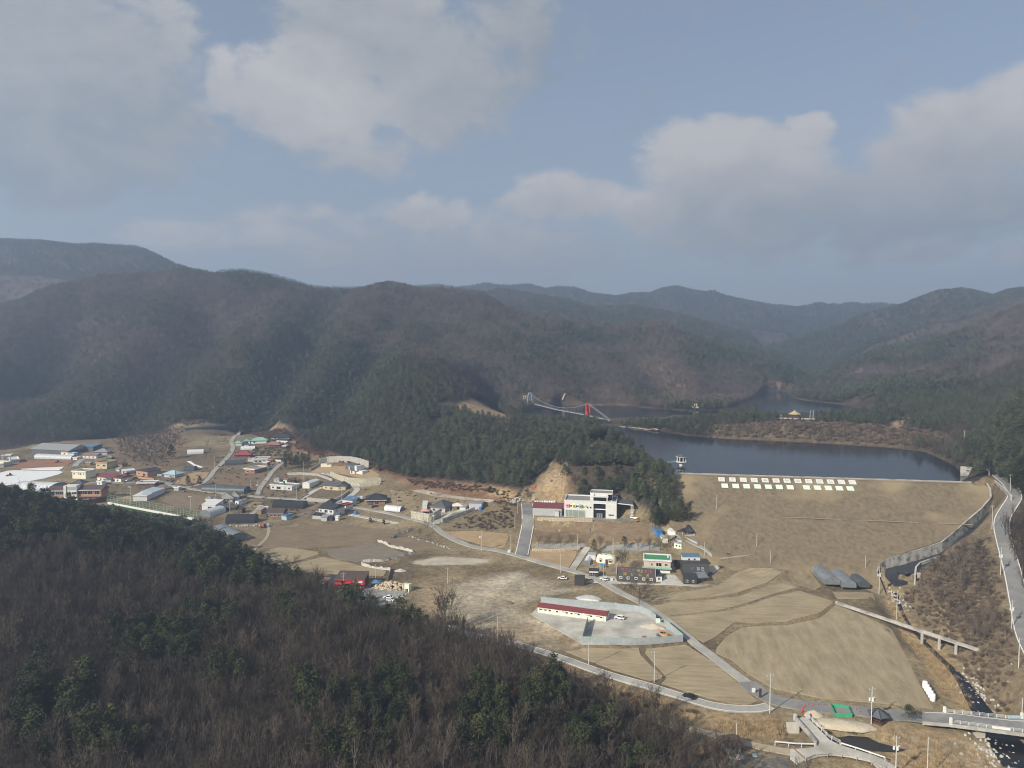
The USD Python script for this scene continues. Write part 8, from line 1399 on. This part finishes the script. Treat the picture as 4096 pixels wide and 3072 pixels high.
for q, (px, py) in enumerate([(3219, 2860), (3208, 2850), (3209, 2844), (3210, 2838), (3215, 2832), (3220, 2827), (3232, 2823), (3251, 2823), (3271, 2825), (3292, 2826), (3303, 2827), (3320, 2829), (3405, 2842), (3424, 2843), (3439, 2852)]): copy_of(CONE, 'traffic_cone', 'red and white traffic cone at the road edge round the earthworks', 'traffic cone', G.hit(px, py) + (0, 0, .1), 0, 'traffic cones round the earthworks', .95)
p0 = G.hit(3512, 2884); t = thing('roadside_pavilion', 'dark tiled wooden pavilion beside the road with a power pole in front', 'pavilion', p0); n_ = 6; a_ = np.arange(n_) * 2 * np.pi / n_ + .3; v = np.vstack([np.c_[3.4 * np.cos(a_), 3.4 * np.sin(a_), np.full(n_, 2.4)], [[0, 0, 4.4]], np.c_[3.4 * np.cos(a_), 3.4 * np.sin(a_), np.full(n_, 2.2)]]); MB().add(v, [(i, (i + 1) % n_, n_) for i in range(n_)]).add(v, [(n_ + 1 + i, n_ + 1 + (i + 1) % n_, (i + 1) % n_, i) for i in range(n_)]).build('roof', 'slate_roof', t); MB().cyl(0, 0, -.3, .5, 2.4, 2.4, 6).build('floor', 'dark_wood', t)
rg = MB()
for i in range(n_): rg.bar(v[i] + (0, 0, .06), v[n_] + (0, 0, .06), .2, .15)
rg.build('ridge', 'black_roof', t)
for a in a_: MB().cyl(2.2 * math.cos(a), 2.2 * math.sin(a), .5, 2.3, .13, .13, 8).build('column', 'dark_wood', t); MB().bar((2.2 * math.cos(a), 2.2 * math.sin(a), .95), (2.2 * math.cos(a + 1.047), 2.2 * math.sin(a + 1.047), .95), .08, .3).build('railing', 'dark_wood', t)
for k, (px, py) in enumerate([(3705, 2880), (3722, 2890), (3742, 2892), (3754, 2888), (3768, 2892), (3786, 2894)]): g_ = G.hit(px, py); t = thing('tree_stake', 'dark stake beside the road before the bridge', 'stake', g_, 0, 'stakes beside the road'); MB().bar((0, 0, -.3), (.5 * (k % 2), 0, 2.0), .14).build('stake', 'dark_wood', t); MB().bar((.5, .2, -.3), (.1, 0, 1.2), .1).build('prop', 'dark_wood', t)
for nme, lb, px, w_, h_, zz, m1, ct in (('warning_sign', 'yellow square road sign beside the right road', aty(4064, 2196, 346), 2.2, 1.7, 2.6, 'yellow_paint', 'sign'), ('guide_board', 'white notice board standing at the road fork', (3014, 2776), 1.2, 1.6, .6, 'white_wall', 'sign'), ('gate_sign', 'dark wooden gate post sign at the road fork', (3041, 2794), .9, 3.6, 0, 'dark_wood', 'sign'), ('mailbox', 'white meter cabinet at the foot of the asphalt drive', (2036, 2212), 1.6, 1.4, .4, 'white_wall', 'cabinet'), ('info_board', 'small orange framed notice board above the drive', (2132, 1955), 3.0, 2.2, .4, 'terracotta', 'sign'), ('site_box', 'pale green box at the corner of the site fence', (2632, 2490), 1.8, 1.8, 0, 'mint_wall', 'box'), ('white_box', 'white box standing beside the white off-roader near the lettered shop', (2446, 2322), 1.2, 1.3, 0, 'white_wall', 'box'), ('sign_post', 'tall white pillar sign at the edge of the gravel yard', (1542, 2425), .5, 4.5, 0, 'white_wall', 'sign'), ('cold_frame', 'pale blue board lying near the brown shed', (3018, 3024), 1.4, .15, 0, 'pale_blue', 'board'), ('red_cover', 'bright red cover lying left of the brown shed', (2882, 3018), 1.3, .6, 0, 'bright_red', 'cover'), ('rust_plate', 'rusty steel plate lying in the site yard', (2577, 2548), 1.8, .08, 0, 'rust_roof', 'plate')):
    g_ = G.hit(*px) if len(px) == 2 else px; t = thing(nme, lb, ct, g_); lying = h_ < .3; MB().box(-w_ / 2, w_ / 2, -(.9 if lying else (.5 if ct in ('box', 'cabinet', 'cover') else .08)), (.9 if lying else (.5 if ct in ('box', 'cabinet', 'cover') else .08)), zz + (.12 if lying else 0), zz + h_ + (.12 if lying else 0)).build('panel' if not lying else 'plate', m1, t)
    if zz > 0: MB().box(-.08, .08, -.06, .06, -.5, zz).build('post', 'metal_grey', t)
# graves on the pine hill
for k, (px, py, lb) in enumerate([(2226, 1905, 'stone tomb table high in the grassy clearing'), (2195, 1930, 'dark tomb stone in the middle of the grassy clearing'), (2232, 1942, 'pale tomb stones low in the grassy clearing'), (2020, 1688, 'pale tomb stones in the sandy clearing on the pine hill')]): g_ = G.hit(px, py); t = thing('tomb_stone', lb, 'tomb', g_); MB().box(-2.2, 1.2, -.5, .5, -.3, .8, .05).build('slab', 'grey_stone', t); MB().box(1.8, 2.4, -.3, .3, -.3, 1.9, .05).build('stele', 'dark_wood' if k == 1 else 'pale_concrete', t)
# ------------------------------------------------------------------ single trees, groves and scrub in the valley
def single(kind, name, label, px, h, base_h, ang=0, group=None, wide=1.0): g_ = G.hit(*px); s = h / base_h; return copy_of(kind, name, label, 'tree', g_ - (0, 0, .1), ang, group, (s * wide, s * wide, s))
BIG_K = kind_prim('big_bare', [(a, b, m) for a, (b, m) in zip(('trunk', 'crown'), zip(bare_shapes(900, 12, 1.1, limbs=16, subs=9, twigs=9, tw=.05, up=.55, clear=.18), ('tree_bark', 'bare_twigs')))]); TALL_K = kind_prim('tall_bare', [(a, b, m) for a, (b, m) in zip(('trunk', 'crown'), zip(bare_shapes(901, 18, .5, limbs=17, subs=8, twigs=7, tw=.08, up=.9, clear=.25), ('pale_bark', 'bare_twigs')))]); PRUNED_K = kind_prim('pruned', [(a, b, m) for a, (b, m) in zip(('trunk', 'crown'), zip(bare_shapes(902, 7.5, .6, limbs=14, subs=7, twigs=7, tw=.035, up=.8, clear=.35), ('bare_twigs', 'brown_shrub')))]); PALE_K = kind_prim('pale_bare', [(a, b, m) for a, (b, m) in zip(('trunk', 'crown'), zip(bare_shapes(903, 12, .6, limbs=12, subs=5, twigs=4, tw=.04), ('pale_bark', 'pale_bark')))]); OAK_K = kind_prim('brown_oak', [('trunk', PINES[5][0], 'tree_bark'), ('crown', pine_shapes(904, 6, 2.2, pads=26, per=18, size=.45, base=.25)[1], 'dry_leaves')])
single(BIG_K, 'zelkova_tree', 'large spreading leafless tree beside the diagonal road', (2556, 2418), 14.5, 12, 0, None, 1.15); single(TALL_K, 'poplar_tree', 'tall forked leafless tree at the wood edge beside the dirt lot', (1784, 2528), 19, 18); single(TALL_K, 'poplar_tree', 'slimmer leafless tree just left of the tall forked one', (1766, 2518), 15, 18, 1.5, None, .7); single(BIG_K, 'zelkova_tree', 'dark spreading leafless tree at the field edge above the wood', (1155, 2318), 14, 12, 2.2)
for q, px in enumerate([(2155, 2188), (2196, 2188), (2241, 2188), (2288, 2188), (2400, 2196), (2552, 2202), (2598, 2200), (2640, 2200), (2682, 2192)]): single(PRUNED_K, 'pruned_tree', f'pruned leafless tree with dense upright twigs, {ORD[q]} from the left along the car park', px, 8.4, 7.5, q * 1.3)
single(PINE_K[2], 'conifer', 'dark conifer above the grey container', (2376, 2216), 8.5, 11); single(PINE_K[4], 'conifer', 'green conifer behind the dome house', (2496, 2202), 8, 10.5); single(PINE_K[1], 'umbrella_pine', 'spreading pine beside the road near the bridge', (3634, 2884), 5.6, 9, 0, None, 1.25); single(PINE_K[5], 'topiary', 'rounded dark evergreen, left of two by the village lane', (752, 1942), 8, 7); single(PINE_K[5], 'topiary', 'rounded dark evergreen, right of two by the village lane', (800, 1942), 8, 7, 2); single(PINE_K[3], 'garden_pine', 'lone dark pine on the brown scrub hill', (684, 1836), 14, 8); single(PALE_K, 'bare_tree', 'pale leafless tree above the spillway mouth on the right slope', (3842, 2335), 17, 12); single(PALE_K, 'bare_tree', 'pale leafless tree by the cone ringed pit of the right bank', (4090, 2290), 15, 12, 1); single(TALL_K, 'bare_tree', 'tall thin leafless tree behind the lettered shop', (2490, 2288), 12, 18); single(TALL_K, 'bare_tree', 'leafless tree in the old hamlet lane', (978, 2030), 11, 18)
for q, px in enumerate([(2610, 2115), (2622, 2120), (2636, 2112), (2650, 2108), (2664, 2104), (2680, 2106), (2696, 2104), (2712, 2100), (2728, 2100), (2742, 2098), (2754, 2100)]): single(PINE_K[q % 4], 'bamboo_clump', 'tall green bamboo in the grove behind the brick house', px, 11 + q % 3, 10, q, 'bamboo behind the brick house', .8)
for q in range(16): single(PINE_K[q % 5], 'bamboo_clump', 'dark green bamboo in the grove below the old village', (1142 + (q % 8) * 13, 1858 + (q // 8) * 20), 11, 10, q * .7, 'bamboo grove in the village', .9)
for k, (px, py, lb) in enumerate([(1481, 2090, 'round dark evergreen shrub beside the greenhouse frame, left one'), (1536, 2098, 'dark evergreen shrub beside the greenhouse frame, right one'), (1962, 1972, 'dark evergreen bush above the stone rows')]): single(PINE_K[5], 'evergreen_shrub', lb, (px, py), 3.2 if k < 2 else 5, 7, k, None, 1.5)
sp = np.array([G.hit(*p) for p in [(470, 1850), (500, 1862), (520, 1850), (560, 1858), (575, 1835), (600, 1860), (620, 1840), (650, 1850), (660, 1820), (540, 1800), (600, 1790), (640, 1770), (700, 1780), (560, 1770), (480, 1810), (690, 1750), (600, 1740), (650, 1725), (550, 1740), (720, 1760), (455, 1890), (470, 1960), (545, 1945), (640, 1930), (690, 1935), (720, 1935), (880, 1900), (875, 1850), (825, 1840), (1010, 2045), (800, 2090), (850, 2110), (1045, 1990), (1060, 1960), (770, 1965), (1140, 1985), (1230, 1935), (830, 1790), (840, 1820), (1640, 1990), (1700, 2110), (1680, 2150), (1710, 2120), (1490, 2100), (2120, 2020), (1110, 1800), (1150, 1810), (1040, 1810), (1180, 1775), (900, 1770)]])
for q, p in enumerate(sp): copy_of(BARE_K[q % 6], 'village_tree', 'leafless tree among the fields and houses of the village', 'tree', p - (0, 0, .1), q, 'leafless trees about the village', float(.55 + .35 * ((q * 37) % 10) / 10))


def fill(poly_px, sp, name, shapes, mat, smin, smax, keep=1.0, poly=None):
    P = gpoly(poly_px) if poly is None else poly; x0, y0, x1, y1 = P.bounds; X_, Y_ = np.meshgrid(np.arange(x0, x1, sp), np.arange(y0, y1, sp)); X_ = X_ + rng.uniform(-.5, .5, X_.shape) * sp; Y_ = Y_ + rng.uniform(-.5, .5, Y_.shape) * sp; m = shapely.contains(P, shapely.points(X_, Y_)) & (rng.uniform(0, 1, X_.shape) < keep) & (fb(X_, Y_, 14, 3, 77) > -.26)
    m &= rng.uniform(0, 1, X_.shape) < np.clip(shapely.distance(shapely.points(X_, Y_), P.boundary) / min(12.0, P.area ** .5 * .12), 0, 1); m &= ~shapely.contains(AVOID, shapely.points(X_, Y_)); x, y = X_[m], Y_[m]; return np.c_[x, y, G.at(x, y) - .05, rng.uniform(smin, smax, len(x))]
AVOID = shapely.union_all([LineString(gline(R1)[:, :2]).buffer(4), LineString(RIGHT_ROAD[:, :2]).buffer(5.5), LineString(CHUTE[:, :2]).buffer(7.5), _sl.buffer(.9), Polygon([tuple(onz(*p, SZ)[:2]) for p in sp_]).buffer(1.0), Polygon([tuple(onz(*p, BZ)[:2]) for p in bp]).buffer(.5), LineString([tuple(F0[:2]), tuple(F1[:2])]).buffer(1.6), LAKE.buffer(.3)])
SH, TF = [shrub_shape(s) for s in range(500, 505)], [tuft_shape(s) for s in range(520, 525)]; BB = [MB().add(*t_.arr()).add(*c_.arr()) for t_, c_ in BARES]
sc1 = np.vstack([fill(p, s_, '', None, '', a, b, k) for p, s_, a, b, k in [
    ([(3650, 2262), (3800, 2190), (3960, 2130), (3990, 2200), (4030, 2340), (4085, 2560), (4088, 2700), (4060, 2860), (3985, 2880), (3930, 2790), (3840, 2680), (3760, 2590), (3640, 2450), (3600, 2370)], 1.7, .5, 1.15, .95), ([(4060, 2300), (4030, 2200), (4010, 2110), (4050, 2040), (4110, 2000), (4200, 2300)], 2.6, .7, 1.6, .9), ([(2880, 2280), (2960, 2200), (3040, 2160), (3000, 2130), (2950, 2130), (2970, 2180), (2880, 2230)], 2.4, .6, 1.2, .8), ([(2690, 2250), (2790, 2200), (2830, 2240), (2700, 2290)], 2.2, .6, 1.2, .8), ([(3590, 1786), (3800, 1800), (3850, 1820), (3860, 1780), (3790, 1730), (3500, 1700), (3100, 1690), (2850, 1700), (2850, 1750), (3300, 1770)], 3.2, .9, 2.0, .9), ([(3840, 1830), (3900, 1880), (3930, 1860), (3870, 1780), (3830, 1790)], 2.6, .8, 1.6, .9),
    ([(240, 1840), (700, 1900), (1000, 1760), (1180, 1800), (1290, 1950), (1400, 2000), (1330, 2070), (1050, 2080), (900, 2000), (400, 1950)], 7.0, .4, .9, .5), ([(1400, 1950), (1640, 1960), (1900, 2010), (1700, 2060), (1480, 2000)], 7.0, .4, .9, .45), ([(1860, 2070), (2060, 2010), (2060, 2110), (1980, 2125), (1780, 2118)], 2.6, .6, 1.1, .6), ([(440, 1752), (520, 1710), (740, 1700), (745, 1790), (700, 1860), (560, 1876), (440, 1800)], 3.4, .4, .9, .35), ([(1000, 1790), (1180, 1770), (1150, 1850), (1010, 1820)], 3.4, .6, 1.2, .5), ([(1180, 2300), (1300, 2295), (1330, 2330), (1270, 2360), (1150, 2340)], 2.4, .7, 1.3, .8), ([(2040, 2600), (2330, 2700), (2600, 2795), (2800, 2850), (2760, 2880), (2540, 2830), (2300, 2750), (2060, 2640)], 2.4, .5, 1.0, .7), ([(3240, 2920), (3350, 2910), (3440, 2932), (3360, 2944), (3260, 2938)], 1.6, .5, 1.0, .8), ([(2080, 2006), (2110, 1960), (2090, 1950), (2050, 1990)], 2, .6, 1.2, .8), ([(2000, 1975), (2100, 1990), (2060, 2030), (1960, 2010)], 2.4, .6, 1.1, .6)]])
ru = np.vstack([fill(p, s_, '', None, '', a, b, k) for p, s_, a, b, k in [([(1190, 1750), (1330, 1820), (1480, 1860), (1600, 1905), (1800, 1930), (2050, 1970), (2000, 1995), (1700, 1960), (1560, 1895), (1330, 1850), (1190, 1800)], 1.9, .5, 1.2, .9), ([(930, 1700), (1190, 1748), (1230, 1806), (1170, 1790), (1010, 1745)], 2.0, .5, 1.1, .8), ([(700, 1692), (960, 1698), (960, 1708), (740, 1706)], 2.4, .5, 1.2, .8), ([(2100, 2700), (2330, 2770), (2500, 2835), (2480, 2870), (2300, 2810), (2080, 2740)], 2.2, .5, 1.1, .5)]])
vary('rusty_shrub', (0.118, 0.079, 0.060), (0.21, 0.145, 0.108), nscale=.05)
scatter('rusty_scrub', SH, 'rusty_shrub', ru[:, :3], rng.uniform(0, 6.28, len(ru)), ru[:, 3])
scatter('scrub', SH, 'brown_shrub', sc1[:, :3], rng.uniform(0, 6.28, len(sc1)), sc1[:, 3])
th = np.vstack([fill(p, s_, '', None, '', a, b, k) for p, s_, a, b, k in [([(3680, 2270), (3860, 2180), (3970, 2150), (4030, 2340), (4080, 2560), (4080, 2700), (3900, 2640), (3800, 2560), (3690, 2430)], 4.0, .4, .85, .85), ([(4060, 2300), (4030, 2200), (4010, 2110), (4050, 2040), (4110, 2000), (4200, 2300)], 4.6, .6, 1.0, .9), ([(3590, 1780), (3800, 1795), (3790, 1730), (3500, 1700), (3100, 1690), (2850, 1700), (2850, 1748), (3300, 1764)], 6.0, .45, .8, .7)]])
th = np.vstack([th, fill([(445, 1770), (480, 1735), (540, 1712), (620, 1700), (690, 1706), (720, 1730), (728, 1765), (700, 1800), (690, 1840), (640, 1862), (560, 1868), (490, 1840), (455, 1800)], 4.6, '', None, '', .35, .75, .8)])
scatter('thicket', BB, 'bare_twigs', th[:, :3], rng.uniform(0, 6.28, len(th)), th[:, 3])
gr = np.vstack([fill(p, s_, '', None, '', a, b, k) for p, s_, a, b, k in [([(3560, 2345), (3640, 2470), (3760, 2580), (3870, 2700), (3940, 2830), (3880, 2846), (3780, 2800), (3700, 2680), (3600, 2540), (3540, 2400)], 1.5, .7, 1.5, 1), ([(3480, 2905), (3780, 2930), (3940, 2985), (3990, 3090), (3600, 3100), (3560, 3040), (3640, 3000), (3560, 2965)], 1.6, .7, 1.4, 1), ([(2830, 2880), (3100, 2870), (3170, 2900), (3160, 2965), (2990, 2955), (2860, 2920)], 1.5, .7, 1.5, 1), ([(2330, 2710), (2600, 2800), (2840, 2862), (2820, 2890), (2560, 2826), (2330, 2740)], 1.5, .5, 1.1, .8), ([(3230, 3060), (3330, 3026), (3480, 3060), (3500, 3100), (3230, 3100)], 1.6, .5, .9, .9), ([(2330, 2596), (2560, 2598), (2740, 2578), (2740, 2592), (2560, 2606), (2330, 2606)], 1.6, .4, .7, .8), ([(2640, 2470), (2900, 2446), (3100, 2384), (3200, 2360), (3200, 2352), (3090, 2380), (2900, 2440), (2640, 2464)], 1.5, .4, .8, .9), ([(2640, 2404), (2900, 2388), (3072, 2338), (3130, 2295), (3150, 2334), (2960, 2384), (2700, 2408)], 1.6, .4, .8, .9), ([(2860, 2556), (2940, 2494), (3150, 2488), (3330, 2412), (3345, 2418), (3280, 2474), (3150, 2500), (2965, 2510), (2868, 2590)], 1.5, .5, .9, .9), ([(2800, 2080), (3000, 2030), (3040, 2100), (2960, 2130), (2800, 2110)], 2.2, .5, 1.0, .8), ([(1850, 2080), (2050, 2040), (2050, 2110), (1800, 2118)], 2.0, .5, 1.0, .8), ([(1000, 2186), (1290, 2192), (1300, 2204), (1280, 2212), (1130, 2190), (1040, 2204), (1000, 2196)], 1.8, .4, .8, .9), ([(1640, 2262), (2100, 2262), (2100, 2286), (1650, 2284)], 2.2, .4, .7, .8)]])
scatter('dry_reeds', TF, 'reed_straw', gr[:, :3], rng.uniform(0, 6.28, len(gr)), gr[:, 3])
for q, px in enumerate([(2540, 2860), (2075, 2800), (2090, 2810), (2060, 2815), (1150, 1850), (2110, 1990), (1500, 1850)]): single(OAK_K, 'brown_leaved_tree', 'small oak still holding rusty brown leaves in the wood', px, 6, 6, q, 'oaks with brown leaves')
print('scatter', len(sc1), len(th), len(gr), 'prims', len(list(stage.Traverse())))
